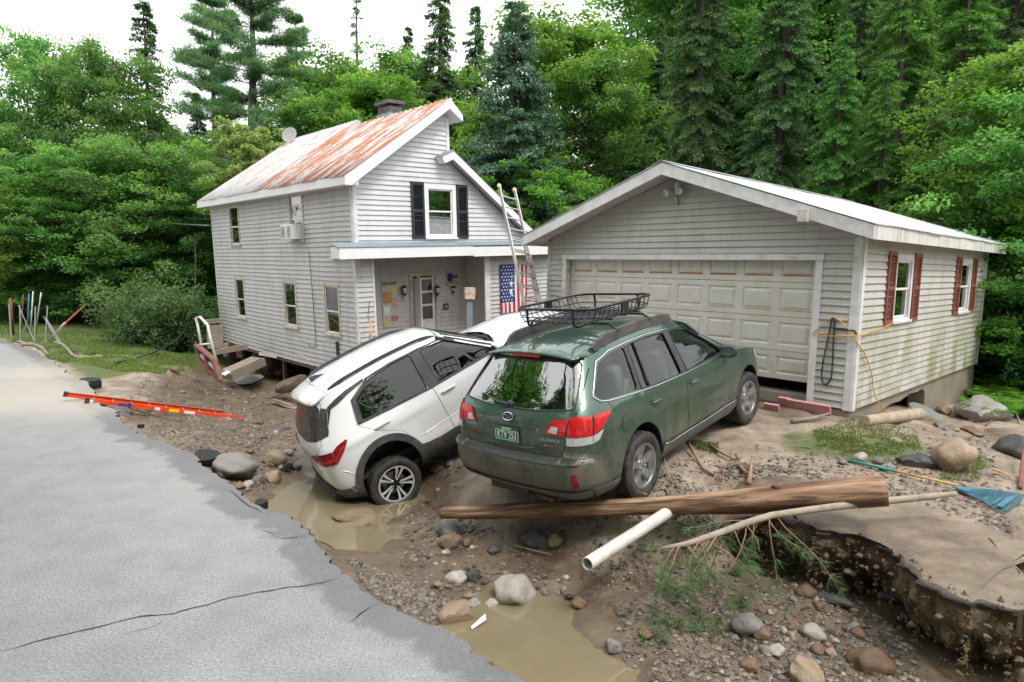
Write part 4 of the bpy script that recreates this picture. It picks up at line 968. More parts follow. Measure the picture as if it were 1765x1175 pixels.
def _dirty_glass():
 m, nt, b = newmat('glass_dirty')
 v = coords(nt, 'Object', (1, 1, .6))
 f = mth(nt, 'ADD', mth(nt, 'MULTIPLY', nnoise(nt, v, 45, 5, .7), .6), mth(nt, 'MULTIPLY', nnoise(nt, coords(nt, 'Object', (1, 1.5, .6)), 3, 4, .6), .5))
 c = ramp(nt, f, [(.46, (.012, .014, .015)), (.66, (.105, .10, .085))]); setc(nt, b, c)
 b.inputs['Roughness'].default_value = .2; b.inputs['Specular IOR Level'].default_value = .1
_dirty_glass()
def hermite(T):
 T = sorted(T); X = [t[0] for t in T]; n = len(T); k = len(T[0])-1
 Yv = [[t[j+1] for t in T] for j in range(k)]
 S = []
 for y in Yv:
  d = [(y[i+1]-y[i])/(X[i+1]-X[i]) for i in range(n-1)]; s = [d[0]]
  for i in range(1, n-1): s.append(0 if d[i-1]*d[i] <= 0 else 2*d[i-1]*d[i]/(d[i-1]+d[i]))
  s.append(d[-1]); S.append(s)
 def f(x, j=0):
  y, s = Yv[j], S[j]
  if x <= X[0]: return y[0]
  if x >= X[-1]: return y[-1]
  i = max(q for q in range(n-1) if X[q] <= x); h = X[i+1]-X[i]; t = (x-X[i])/h
  return (2*t**3-3*t*t+1)*y[i]+(t**3-2*t*t+t)*h*s[i]+(-2*t**3+3*t*t)*y[i+1]+(t**3-t*t)*h*s[i+1]
 return f
class Car:
 def __init__(s, root, prof, wb, tyre, crn=(.55, .24), crf=(.7, .35), flare=.0, P=2.4):
  s.root = root; s.f = hermite(prof); s.wb = wb; s.tr = tyre; s.crn = crn; s.crf = crf; s.P = P; s.flare = flare; s.crease = None
 def w(s, z): return s.f(z, 0)
 def hw(s, x, z):
  h = s.w(z)
  h -= .035*max(0, (x-s.wb*.75)/1.2)**2
  for xw in (0, s.wb):
   r = math.hypot(x-xw, (z-s.tr)*1.15)/(s.tr*1.75)
   h += s.flare*math.exp(-r**4)
  if s.crease: h += s.crease(x, z)
  return h
 def xr(s, z): return s.f(z, 1)
 def xf(s, z): return s.f(z, 2)
 def q(s): return .5**(1/s.P)
 def bow(s, y): return .10*(abs(y)/.9)**2.2
 def junction(s, z):         # rear corner junction (x,y)
  Rx, Ry = s.crn; h = s.hw(s.xr(z)+.3, z); y = h-Ry+Ry*s.q(); return s.xr(z)+s.bow(y)+Rx*(1-s.q()), y
 def Y(s, x, z):
  Rx, Ry = s.crn; xr = s.xr(z)
  h0 = s.hw(xr+.3, z); yj = h0-Ry+Ry*s.q(); b = s.bow(yj); d = (x-xr-b)/Rx
  h = s.hw(max(x, xr+.3), z)
  if d < 1:
   d = max(d, .02); h = h-Ry+Ry*(1-(1-d)**s.P)**(1/s.P)
  Fx, Fy = s.crf; e = (s.xf(z)-x)/Fx
  if e < 1:
   e = max(e, .0); h = h-Fy+Fy*(1-(1-e)**s.P)**(1/s.P)
  return h
 def side(s, x, z, sg=-1): return Vector((x, sg*s.Y(x, z), z))
 def rear(s, y, z):
  Rx, Ry = s.crn; xr = s.xr(z); h = s.hw(xr+.3, z); a = (abs(y)-(h-Ry))/Ry; x = xr+s.bow(y)
  if a > 0: x += Rx*(1-(1-min(a, .97)**s.P)**(1/s.P))
  return Vector((x, y, z))
 def front(s, y, z):
  Fx, Fy = s.crf; h = s.hw(s.xf(z)-.3, z); a = (abs(y)-(h-Fy))/Fy; x = s.xf(z)
  if a > 0: x -= Fx*(1-(1-min(a, .995)**s.P)**(1/s.P))
  return Vector((x, y, z))
 def patch(s, name, outline, mapf, mat, parent=None, holes=(), res=.07, off=0., out=None, thick=0, nooff=False):
  V2, F = fill2d(outline, holes, res)
  V = []; NN = []; e = .004
  for (u, v) in V2:
   p = mapf(u, v); a = mapf(u+e, v)-mapf(u-e, v); b = mapf(u, v+e)-mapf(u, v-e); n = a.cross(b)
   n = n.normalized() if n.length > 1e-12 else Vector((0, 0, 1))
   NN.append(n); V.append(p)
  if out is None: out = Vector((.8, 0, .6))
  # orient outward from the car's middle
  c = sum(V, Vector())/len(V); m_ = sum(NN, Vector()).normalized()
  if m_.dot(c-out) < 0: NN = [-n for n in NN]
  V = [p+n*off for p, n in zip(V, NN)]
  FF = []
  for f in F:
   a, b_, c_ = (V[i] for i in f[:3]); g = (b_-a).cross(c_-a)
   FF.append(f if g.dot(NN[f[0]]) >= 0 else f[::-1])
  o = meshobj(name, V, FF, mat, parent or s.root, smooth=True)
  try: o.data.normals_split_custom_set_from_vertices([tuple(n) for n in NN])
  except Exception: pass
  if thick:
   md = o.modifiers.new('thick', 'SOLIDIFY'); md.thickness = thick; md.offset = -1
  return o
 def line(s, name, pts, mapf, r, mat, parent=None, closed=False, off=.002, res=.05, out=None):
  P = resample(pts, res, closed)
  if closed: P.append(P[0])
  if out is None: out = Vector((.8, 0, .6))
  Q = []; e = .004
  for u, v in P:
   p = mapf(u, v); n = (mapf(u+e, v)-mapf(u-e, v)).cross(mapf(u, v+e)-mapf(u, v-e)); n = n.normalized() if n.length > 1e-12 else Vector((0, 0, 0))
   if n.dot(p-out) < 0: n = -n
   Q.append(p+n*off)
  mb = MB(); mb.tube(Q, r, 6, caps=not closed); return mb.build(name, mat, parent or s.root, smooth=True)
def arc(cx, cz, r, a0, a1, n=14): return [(cx+r*math.cos(math.radians(a0+(a1-a0)*i/n)), cz+r*math.sin(math.radians(a0+(a1-a0)*i/n))) for i in range(n+1)]
def shrink(poly, d):       # inset a polygon (approximate, by offsetting edges)
 n = len(poly); A = sum(poly[i][0]*poly[(i+1) % n][1]-poly[(i+1) % n][0]*poly[i][1] for i in range(n)); sg = 1 if A > 0 else -1
 out = []
 for i in range(n):
  p0, p1, p2 = Vector(poly[i-1]), Vector(poly[i]), Vector(poly[(i+1) % n])
  a = (p1-p0).normalized(); b = (p2-p1).normalized(); na = Vector((-a.y, a.x))*sg; nb = Vector((-b.y, b.x))*sg
  m_ = (na+nb); l = m_.length; m_ = m_/l if l > 1e-6 else na; k = d/max(.4, m_.dot(na)); out.append(tuple(p1+m_*k))
 return out
def roundpoly(poly, r, n=4):
 out = []; k = len(poly)
 for i in range(k):
  p0, p1, p2 = Vector(poly[i-1]), Vector(poly[i]), Vector(poly[(i+1) % k])
  rr = min(r, (p0-p1).length*.45, (p2-p1).length*.45); a = p1+(p0-p1).normalized()*rr; b = p1+(p2-p1).normalized()*rr
  for j in range(n+1):
   t = j/n; out.append(tuple(a*(1-t)**2+p1*2*t*(1-t)+b*t*t))
 return out
def textmesh(name, txt, size, mat, parent, M4, ext=.002, squeeze=1):
 cu = bpy.data.curves.new(name, 'FONT'); cu.body = txt; cu.size = size; cu.extrude = ext; cu.align_x = 'CENTER'; cu.align_y = 'CENTER'
 t = bpy.data.objects.new(name, cu); COL.objects.link(t)
 dg = bpy.context.evaluated_depsgraph_get(); me = bpy.data.meshes.new_from_object(t.evaluated_get(dg))
 bpy.data.objects.remove(t); me.name = name; me.materials.clear()
 me.transform(Matrix.Diagonal((squeeze, 1, 1, 1))); me.transform(M4)
 return mobj(name, me, mat, parent)
def wheel(root, x, y, zc, r, w, style, right=True, steer=0, rimr=.225, inv=(1, 1, 1)):
 sg = -1 if right else 1
 tb = MB(); pr = [(rimr-.005, -w*.40), (rimr+.015, -w*.47), (r*.80, -w*.52), (r*.93, -w*.5), (r*.985, -w*.42)]
 for k in range(5):
  c = -w*.36+w*.72*k/4
  pr += [(r, c-w*.07), (r, c+w*.07)]
  if k < 4: pr += [(r-.009, c+w*.078), (r-.009, c+w*.102)]
 pr += [(r*.985, w*.42), (r*.93, w*.5), (r*.80, w*.52), (rimr+.015, w*.47), (rimr-.005, w*.40)]
 R = Matrix.Rotation(-PI/2*sg, 3, 'X')     # lathe axis z -> outward y
 M4 = Matrix.Translation((x, y, zc)) @ Matrix.Diagonal((inv[0], inv[1], inv[2], 1)) @ Matrix.Rotation(steer, 4, 'Z') @ R.to_4x4()
 rb = MB()
 rb.lathe([(rimr-.002, -w*.42), (rimr+.004, -w*.44), (rimr-.015, -w*.3), (rimr-.03, 0), (rimr-.022, w*.35), (rimr+.006, w*.44), (rimr+.004, w*.465), (rimr-.014, w*.455), (rimr-.03, w*.3), (rimr-.045, -w*.1), (rimr-.05, -w*.3)], n=40, caps=False)
 if style == 'five':
  rb.mi = 0; rb.lathe([(.001, w*.36), (.035, w*.365), (.062, w*.33), (.07, w*.25), (.06, w*.1), (.001, w*.1)], n=20)
  for k in range(5):
   a = 2*PI*k/5+.3
   d = Vector((math.cos(a), math.sin(a), 0)); p = Vector((-d.y, d.x, 0))
   V = []
   for (rr, hw_, zt, zb_) in ((.045, .032, w*.33, w*.15), (.12, .036, w*.37, w*.2), (rimr-.06, .05, w*.41, w*.24), (rimr-.018, .066, w*.42, w*.28)):
    V += [d*rr-p*hw_+Vector((0, 0, zb_)), d*rr-p*hw_*.8+Vector((0, 0, zt)), d*rr+p*hw_*.8+Vector((0, 0, zt)), d*rr+p*hw_+Vector((0, 0, zb_))]
   F = []
   for i in range(3):
    for j in range(3): F.append((i*4+j, i*4+j+1, (i+1)*4+j+1, (i+1)*4+j))
   rb.add(V, F)
  ro = rb.build('wheel', 'alloy', root, auto=35)
 else:
  rb.mi = 0; rb.lathe([(.001, w*.33), (.03, w*.335), (.07, w*.30), (.085, w*.2), (.07, w*.08), (.001, w*.08)], n=20)
  for k in range(5):
   a = 2*PI*k/5-PI/2+.0
   d = Vector((math.cos(a), math.sin(a), 0)); p = Vector((-d.y, d.x, 0))
   for s2 in (-1, 1):
    for mi, grow, dz in ((0, 1.35, 0), (1, 1.0, .004)):
     rb.mi = mi; V = []
     for (rr, off, hw_, zt) in ((.06, .013, .008, w*.30), (.13, .022, .012, w*.37), (rimr-.05, .034, .016, w*.41), (rimr-.012, .05, .022, w*.425)):
      c = d*rr+p*off*s2
      V += [c-p*hw_*grow+Vector((0, 0, zt-.03)), c-p*hw_*grow+Vector((0, 0, zt+dz-(.004 if mi == 0 else 0))), c+p*hw_*grow+Vector((0, 0, zt+dz-(.004 if mi == 0 else 0))), c+p*hw_*grow+Vector((0, 0, zt-.03))]
     F = [(i*4+j, i*4+j+1, (i+1)*4+j+1, (i+1)*4+j) for i in range(3) for j in range(3)]
     rb.add(V, F)
  rb.mi = 1; rb.lathe([(rimr-.016, w*.452), (rimr+.002, w*.462), (rimr+.004, w*.468), (rimr-.014, w*.460)], n=40, caps=False)
  ro = rb.build('wheel', ['alloy_black', 'rim_silver'], root, auto=35)
 tb.lathe(pr, n=48, caps=False); tb.V = [tuple(v) for v in tb.V]; tyo = tb.build('tyre', 'black_rubber', ro, auto=40)
 lug = MB()
 for k in range(5):
  a = 2*PI*k/5+.9; lug.lathe([(.011, 0), (.011, .02), (.006, .024)], (math.cos(a)*.052, math.sin(a)*.052, w*.30), 6)
 lug.build('lug_nuts', 'chrome', ro)
 bk = MB(); bk.lathe([(.03, -.02), (.15, -.02), (.15, 0), (.03, 0)], (0, 0, -w*.02), 24); bk.build('brake_disc', 'galv', ro)
 ro.matrix_basis = M4
 return ro
def carseat(root, x, y, z, mat, w=.52):
 m = MB(); m.box((x, y, z+.08), (.52, w, .18), Matrix.Rotation(-.12, 3, 'Y')); m.box((x-.27, y, z+.42), (.14, w*.95, .62), Matrix.Rotation(-.28, 3, 'Y')); m.box((x-.38, y, z+.82), (.09, .26, .18), Matrix.Rotation(-.2, 3, 'Y'))
 o = m.build('seat', mat, root, auto=60); b = o.modifiers.new('bev', 'BEVEL'); b.width = .05; b.segments = 3; return o
# ------------------------------------------------------------------ green estate car
def carmatrix(x, y, z, yaw, pit, rol):
 return Matrix.Translation((x, y, z)) @ Matrix.Rotation(yaw, 4, 'Z') @ Matrix.Rotation(-pit, 4, 'Y') @ Matrix.Rotation(rol, 4, 'X')
def green_car():
 root = empty('estate_car', carmatrix(*OB_POSE) @ Matrix.Diagonal((OBS, OBS, 1.035*OBS, 1))); tag(root, 'muddy dark green estate car with roof basket, tail end resting over the log', 'car')
 prof = [(.22, .78, -.84, 3.42), (.30, .85, -.97, 3.58), (.42, .885, -1.045, 3.64), (.54, .897, -1.06, 3.65), (.615, .90, -1.05, 3.64), (.645, .90, -.985, 3.63), (.75, .905, -.985, 3.60), (.86, .905, -.975, 3.53), (.97, .893, -.945, 3.42), (1.04, .868, -.905, 3.25), (1.10, .842, -.86, 2.9), (1.22, .782, -.765, 2.4), (1.36, .712, -.652, 2.0), (1.48, .650, -.558, 1.75), (1.56, .60, -.50, 1.6)]
 c = Car(root, prof, 2.74, .345, (.50, .22), (.8, .45), .022)
 c.crease = lambda x, z: -.010*math.exp(-((z-.62)/.14)**2)*(1 if .3 < x < 2.4 else 0)*min(1, (x-.3)/.3, (2.4-x)/.3) if .3 < x < 2.4 else 0
 zj = [.22, .26, .30, .36, .42, .48, .54, .60, .63, .645, .68, .75, .82, .9, .97, 1.04, 1.1, 1.16, 1.22, 1.29, 1.36, 1.42, 1.47]
 JX = [(c.junction(z)[0], z) for z in zj]
 roofe = [(1.62, 1.455), (1.4, 1.495), (1.1, 1.525), (.7, 1.54), (.3, 1.535), (-.05, 1.515), (-.25, 1.495)]
 ax = .40
 arcR = arc(0, .355, ax, 200, -15, 22); arcF = arc(2.74, .355, ax, 195, -20, 22)
 bottom = [JX[0]]+[(-.50, .23)]+arcR+[(.5, .235), (2.2, .235)]+arcF+[(3.2, .25)]
 fr = [(c.xf(z)-c.crf[0]*(1-.75), z) for z in (.26, .4, .54, .66, .74)]
 top = [(3.30, .84), (3.0, .93), (2.6, .995), (2.32, 1.03)]+roofe
 outl = bottom+fr+top+[p for p in JX[::-1][0:]][:-1]
 mp = {-1: lambda x, z: c.side(x, z, -1), 1: lambda x, z: c.side(x, z, 1)}
 fd = [(1.05, .40), (2.10, .40), (2.22, .60), (2.25, 1.0), (2.17, 1.045), (1.60, 1.425), (1.30, 1.475), (1.02, 1.495), (1.02, 1.0)]
 rd = [(.46, .40), (1.04, .40), (1.01, 1.0), (1.01, 1.495), (.6, 1.51), (.16, 1.495), (.06, 1.07), (.13, .86), (.36, .72), (.44, .55)]
 wf = roundpoly([(1.09, 1.03), (2.08, 1.055), (1.56, 1.405), (1.30, 1.452), (1.08, 1.465)], .04)
 wr = roundpoly([(.115, 1.055), (.96, 1.03), (.965, 1.468), (.6, 1.482), (.215, 1.47)], .035)
 wq = roundpoly([(.045, 1.07), (.14, 1.47), (-.12, 1.455), (-.34, 1.40), (-.59, 1.155), (-.52, 1.105)], .05)
 for sg in (-1, 1):
  f = mp[sg]
  c.patch('body_side', outl, f, 'paint_green', holes=[shrink(fd, -.004), shrink(rd, -.004), wq], res=.075 if sg < 0 else .12)
  c.patch('inner_shell', outl, f, 'interior_dark', holes=[shrink(wf, -.02), shrink(wr, -.02), shrink(wq, -.02)], res=.2, off=-.035)
  for nm, dd, ww, hx in (('front_door', fd, wf, 1.18), ('rear_door', rd, wr, .30)):
   d = c.patch(nm, dd, f, 'paint_green', holes=[ww], res=.07 if sg < 0 else .12)
   c.patch('window', ww, f, 'car_glass', d, res=.15, off=-.012)
   c.line('window_trim', ww, f, .007, 'black_plastic', d, True)
   h = MB(); Pn = [f(hx-.11+.22*i/8, .90+.012*math.sin(i/8*PI)) for i in range(9)]
   nrm = Vector((0, sg, 0.05)); Pn = [p+nrm*(.012+.03*math.sin(i/8*PI)**.6) for i, p in enumerate(Pn)]
   h.tube(Pn, [.008]+[.012]*7+[.008], 8); h.build('handle', 'paint_green', d, smooth=True)
   c.patch('handle_cup', arc(hx+.01, .885, .06, 0, 345, 16), f, 'cladding', d, res=.05, off=.0015)
  c.patch('quarter_window', wq, f, 'car_glass', res=.15, off=-.010)
  c.line('window_chrome', [(2.14, 1.035), (1.6, 1.0265), (1.0, 1.02), (.4, 1.03), (0.03, 1.05), (-.45, 1.085), (-.56, 1.10), (-.61, 1.15), (-.36, 1.415), (-.13, 1.475), (.2, 1.492), (.6, 1.502), (1.0, 1.488), (1.3, 1.47), (1.58, 1.42), (2.14, 1.05)], f, .0075, 'chrome', off=.004)
  c.patch('pillar_trim', [(.975, 1.03), (1.075, 1.03), (1.07, 1.468), (.98, 1.47)], f, 'black_plastic', res=.1, off=.004)
  c.patch('pillar_trim', [(.05, 1.07), (.10, 1.06), (.205, 1.47), (.15, 1.472)], f, 'black_plastic', res=.1, off=.004)
  c.line('window_divider', [(.27, 1.06), (.345, 1.475)], f, .011, 'black_plastic', off=.0)
  cl = [(.41, .235), (2.33, .235), (2.33, .42), (2.25, .405), (1.5, .385), (.6, .385), (.43, .42)]
  c.patch('rocker_cladding', cl, f, 'cladding_grey', res=.09, off=.016)
  c.line('rocker_trim', [(.45, .415), (.6, .39), (1.5, .39), (2.3, .41)], f, .008, 'alloy', off=.018)
  c.patch('rear_corner_cladding', [(JX[0][0]+.005, .225), (-.43, .235), (-.41, .355), (JX[3][0]+.0, .375)], f, 'cladding_grey', res=.08, off=.014)
  c.patch('front_corner_cladding', [(3.17, .26), (3.34, .27), (3.36, .42), (3.13, .40)], f, 'cladding_grey', res=.08, off=.014)
  # tail light, side piece
  tl = [(c.junction(.85)[0]+.002, .85), (-.66, .89), (-.50, 1.00), (-.515, 1.02), (c.junction(1.02)[0]+.002, 1.01)]
  c.patch('tail_light', roundpoly(tl, .02), f, 'light_red', res=.05, off=.010)
  c.patch('tail_light_lower', [(c.junction(.77)[0]+.002, .775), (-.70, .80), (-.64, .88), (c.junction(.845)[0]+.002, .845)], f, 'light_clear', res=.05, off=.010)
  c.line('body_seam', [(-.48, 1.09), (-.42, .98)], f, .003, 'black_plastic', off=.0)
  c.patch('fuel_flap', arc(-.27, .83, .085, 0, 345, 18), f, 'paint_green', res=.06, off=.004) if sg < 0 else None
  c.patch('headlamp', [(3.05, .80), (3.32, .74), (3.36, .80), (3.25, .86), (3.02, .90)], f, 'light_clear', res=.08, off=.008)
  c.patch('side_marker', [(3.2, .82), (3.32, .79), (3.30, .83), (3.2, .87)], f, 'light_amber', res=.08, off=.012)
  # wheel arch lining and mirror
  for xw in (0, 2.74):
   V = []; n = 20
   for i in range(n+1):
    a = math.radians(205-(230)*i/n); x, z = xw+(ax+.004)*math.cos(a), .355+(ax+.004)*math.sin(a)
    yo = c.Y(x, max(.23, z)); V += [(x, sg*(yo-.004), z), (x, sg*.45, z)]
   mb = MB(); mb.add(V, [(2*i, 2*i+2, 2*i+3, 2*i+1) for i in range(n)]); mb.add([(xw-.45, sg*.46, .25), (xw+.45, sg*.46, .25), (xw+.45, sg*.46, .85), (xw-.45, sg*.46, .85)], [(0, 1, 2, 3)]); mb.build('wheel_arch_liner', 'black_plastic', root, fix=False)
  m = MB(); mm = Vector((2.02, sg*.955, 1.07));
  V = []; F = []
  for i, (ox, sc) in enumerate(((-.035, .86), (-.03, .97), (.03, 1.0), (.075, .82), (.10, .45))):
   for k in range(12):
    a = 2*PI*k/12; V.append(mm+Vector((ox, sg*(.105*sc*math.copysign(abs(math.cos(a))**.7, math.cos(a))), .07*sc*math.copysign(abs(math.sin(a))**.7, math.sin(a)))))
  F = [(i*12+k, i*12+(k+1) % 12, (i+1)*12+(k+1) % 12, (i+1)*12+k) for i in range(4) for k in range(12)]+[tuple(48+k for k in range(12))]
  m.add(V, F); m.tube([mm+Vector((.03, -sg*.07, -.04)), mm+Vector((.03, -sg*.14, -.055))], .028, 8)
  mo = m.build('door_mirror', 'paint_green' if sg > 0 else 'black_plastic', root, smooth=True)
  m = MB(); m.add([mm+Vector((-.034, sg*.09*math.cos(2*PI*k/12), .058*math.sin(2*PI*k/12))) for k in range(12)], [tuple(range(12))]); m.build('mirror_glass', 'chrome', mo)
 # rear: bumper, corners, tailgate
 zz = lambda a, b: [z for z in zj if a < z < b]
 def edge(a, b, sg): return [(sg*c.junction(z)[1], z) for z in [a]+zz(a, b)+[b]]
 rb_ = [(-.55, .22)]+[(.55, .22)]+edge(.225, .64, 1)+edge(.225, .64, -1)[::-1]
 rb_ = [p for i, p in enumerate(rb_) if i not in (0, 1)]
 c.patch('rear_bumper', rb_, c.rear, 'paint_green', res=.05)
 c.patch('bumper_cladding', [(-.74, .225), (.74, .225)]+edge(.225, .36, 1)[1:]+[(.55, .345), (.3, .34), (-.3, .34), (-.55, .345)]+edge(.225, .36, -1)[::-1][:-1], c.rear, 'cladding_grey', res=.06, off=.014)
 tg = roundpoly([(-.60, .66), (.60, .66), (.665, .80), (.67, .93), (.70, 1.0), (.735, 1.07), (.62, 1.463), (-.62, 1.463), (-.735, 1.07), (-.70, 1.0), (-.67, .93), (-.665, .80)], .015, 2)
 gw_ = roundpoly([(-.70, 1.075), (-.3, 1.045), (.3, 1.045), (.70, 1.075), (.66, 1.24), (.585, 1.445), (-.585, 1.445), (-.66, 1.24)], .05)
 rc_ = edge(.64, 1.47, 1)+edge(.64, 1.47, -1)[::-1]
 c.patch('rear_corner', rc_, c.rear, 'paint_green', holes=[shrink(tg, -.005)], res=.06)
 c.patch('inner_shell', rc_, c.rear, 'interior_dark', holes=[shrink(gw_, -.03)], res=.15, off=-.03)
 gate = c.patch('tailgate', tg, c.rear, 'paint_green', holes=[gw_], res=.05)
 c.patch('rear_window', gw_, c.rear, 'car_glass_mid', gate, res=.09, off=-.006)
 c.line('rear_window_seal', gw_, c.rear, .008, 'black_plastic', gate, True, off=.0)
 # pressed recess line round the plate, chrome-less handle lip
 pl = c.rear(0, .80); R = Matrix(((0, 0, -1, 0), (-1, 0, 0, 0), (0, 1, 0, 0), (0, 0, 0, 1)))
 tilt = Matrix.Rotation(.06, 4, 'Y')
 PM = Matrix.Translation((pl.x-.016, 0, .80)) @ tilt @ R
 m = MB(); m.box((0, 0, 0), (.305, .152, .004)); po = m.build('licence_plate', 'plate_green', gate); po.matrix_basis = PM
 m = MB()
 for (cx, cy, w_, h_) in ((0, .043, .29, .004), (0, -.047, .29, .004), (-.145, -.002, .004, .094), (.145, -.002, .004, .094)): m.box((cx, cy, .003), (w_, h_, .002))
 m.build('plate_border', 'plate_white', po)
 textmesh('plate_number', 'KTV 253', .098, 'plate_white', po, Matrix.Translation((0, -.004, .003)), .001, .70)
 textmesh('plate_state', 'VERMONT', .026, 'plate_white', po, Matrix.Translation((0, .06, .003)), .001, 1)
 c.line('tailgate_crease', [(-.36, .90), (-.31, .715), (-.23, .695), (.23, .695), (.31, .715), (.36, .90)], c.rear, .010, 'paint_green', gate, off=-.005)
 c.patch('plate_lip', roundpoly([(-.37, .895), (.37, .895), (.35, .92), (-.35, .92)], .01), c.rear, 'paint_green', gate, res=.06, off=.016)
 em = c.rear(0, .97); EM = Matrix.Translation((em.x-.012, .0, .968)) @ Matrix.Rotation(.35, 4, 'Y') @ R
 m = MB(); m.lathe([(.001, .004), (.062, .004), (.068, 0), (.068, -.006), (.001, -.006)], n=28); m.V = [(x*1.0, y*.56, z) for x, y, z in m.V]; eo = m.build('oval_emblem', 'emblem_blue', gate); eo.matrix_basis = EM
 m = MB(); m.tube([(.066*math.cos(2*PI*k/28), .037*math.sin(2*PI*k/28), .005) for k in range(29)], .005, 6, caps=False)
 for (sx, sy, sr) in ((-.032, .012, .016), (.012, .014, .010), (.036, .006, .009), (.002, -.008, .010), (.028, -.014, .009), (-.015, -.014, .008)):
  m.add([(sx+sr*(1 if k % 2 == 0 else .35)*math.cos(PI*k/4), sy+sr*.75*(1 if k % 2 == 0 else .35)*math.sin(PI*k/4), .0055) for k in range(8)], [tuple(range(8))])
 m.build('emblem_stars', 'chrome', eo, smooth=False)
 def badge(txt, y, z, size, nm='badge', mat='chrome', sq=1.15):
  p = c.rear(y, z); e = .01; t = (c.rear(y-e, z)-c.rear(y+e, z)).normalized(); u = (c.rear(y, z+e)-c.rear(y, z-e)).normalized(); n = t.cross(u)
  MM = Matrix(((t.x, u.x, n.x, p.x+n.x*.003), (t.y, u.y, n.y, p.y+n.y*.003), (t.z, u.z, n.z, p.z+n.z*.003), (0, 0, 0, 1)))
  textmesh(nm, txt, size, mat, gate, MM, .002, sq)
 badge('OUTBACK', -.50, .805, .040); badge('AWD', -.49, .755, .030, sq=1.6)
 badge('SUBARU', .52, .84, .040); badge('2.5i', .50, .795, .022, sq=1.8); badge('VT', .50, .755, .03, mat='light_red')
 # tail lights on the rear face
 for sg in (-1, 1):
  yj = [(sg*(c.junction(z)[1]-.002), z) for z in (.85, .93, 1.01)]
  p = [(sg*.672, .85)]+yj+[(sg*.705, 1.02), (sg*.685, .96)]
  c.patch('tail_light', p, c.rear, 'light_red', res=.05, off=.010)
  c.patch('tail_light_lower', [(sg*.672, .775)]+[(sg*(c.junction(z)[1]-.002), z) for z in (.775, .845)]+[(sg*.672, .845)], c.rear, 'light_clear', res=.05, off=.010)
  c.patch('gate_light', roundpoly([(sg*.44, .865), (sg*.658, .852), (sg*.667, .93), (sg*.69, 1.0), (sg*.53, .985)], .012), c.rear, 'light_red', gate, res=.05, off=.012)
  c.patch('reverse_light', [(sg*.475, .878), (sg*.575, .868), (sg*.585, .925), (sg*.52, .932)], c.rear, 'light_clear', gate, res=.05, off=.015)
  c.patch('reflector', roundpoly([(sg*.735, .40), (sg*.775, .40), (sg*.775, .535), (sg*.735, .535)], .008), c.rear, 'light_dark_red', res=.05, off=.012)
  c.patch('bumper_corner_pad', roundpoly([(sg*.60, .612), (sg*.80, .615), (sg*.81, .66), (sg*.63, .672)], .01), c.rear, 'paint_green', res=.04, off=.02)
 c.patch('bumper_step', [(-.60, .605), (.60, .605), (.59, .648), (-.59, .648)], c.rear, 'cladding_grey', res=.05, off=.008)
 # wiper, high brake light, spoiler
 w0 = c.rear(.02, 1.075); w1 = c.rear(.42, 1.13)
 m = MB(); m.tube([w0+Vector((-.03, 0, 0)), w0+Vector((-.045, .12, .01)), w1+Vector((-.025, 0, 0))], [.016, .010, .006], 6); m.tube([c.rear(.12, 1.085)+Vector((-.02, 0, 0)), c.rear(.46, 1.12)+Vector((-.015, 0, 0))], .005, 5); m.lathe([(.03, -.02), (.03, .02), (.02, .03)], w0+Vector((-.01, 0, 0)), 12, Matrix.Rotation(-PI/2, 3, 'Y')); m.build('rear_wiper', 'black_plastic', gate)
 def zroof(x):
  return float(np.interp(x, [-.68, -.55, -.35, 0, .4, .8, 1.2, 1.6, 1.7], [1.498, 1.528, 1.560, 1.588, 1.612, 1.615, 1.595, 1.545, 1.52]))
 re_ = hermite([(x, z) for x, z in roofe]+[(-.42, 1.475), (-.64, 1.465)])
 def roofm(x, y):
  xx = max(min(x, 1.62), -.66); ze = re_(xx); ye_ = c.Y(max(xx, c.junction(ze)[0]+.0), ze)
  t = min(1.05, abs(y)/ye_); return Vector((x+.0, y, ze+(zroof(x)-ze)*(1-t**2.8)-.0*t))
 yl = lambda x: c.Y(max(x, c.junction(re_(x))[0]), re_(x))
 XS = [-.61, -.55, -.45, -.28, -.05, .2, .5, .8, 1.1, 1.4, 1.6]
 rp = [(x, -yl(x)*(1 if x > -.46 else .955 if x > -.56 else .91)) for x in XS]+[(x, yl(x)*(1 if x > -.46 else .955 if x > -.56 else .91)) for x in XS[::-1]]
 ro = c.patch('roof', rp, roofm, 'paint_green', res=.08, out=Vector((.8, 0, .6)))
 md = ro.modifiers.new('t', 'SOLIDIFY'); md.thickness = .018; md.offset = -1
 m = MB(); m.box((-.613, 0, 1.487), (.012, .34, .022)); m.build('high_brake_light', 'light_red', root)
 for sg in (-1, 1):
  pts = []; m = MB(); n = 18; V = []
  for i in range(n+1):
   x = -.28+1.72*i/n; y = sg*(yl(x)-.055); z = roofm(x, y).z
   e = min(1, min(i, n-i)/2.2)**.5; foot = 1 if (i <= 5 or i >= n-5) else 0
   h = .02+.075*e; b_ = -.01 if foot else .0
   V += [(x, y+sg*.035, z+b_-.005), (x, y+sg*.022*e+sg*.008, z+h), (x, y-sg*.022*e, z+h), (x, y-sg*.03, z+b_)]
  F = [(i*4+j, i*4+(j+1) % 4, (i+1)*4+(j+1) % 4, (i+1)*4+j) for i in range(n) for j in range(4)]+[(0, 1, 2, 3), tuple(n*4+j for j in range(4))]
  m.add(V, F); m.build('roof_rail', 'cladding', root, auto=35)
 # windscreen, bonnet, nose
 def ws(y, t):       # t 0 base .. 1 top
  x = 2.36-.74*t-.18*(y/.75)**2*(1-.5*t); z = 1.045+.475*t-.03*(y/.75)**2*t; return Vector((x, y*(1-.16*t), z))
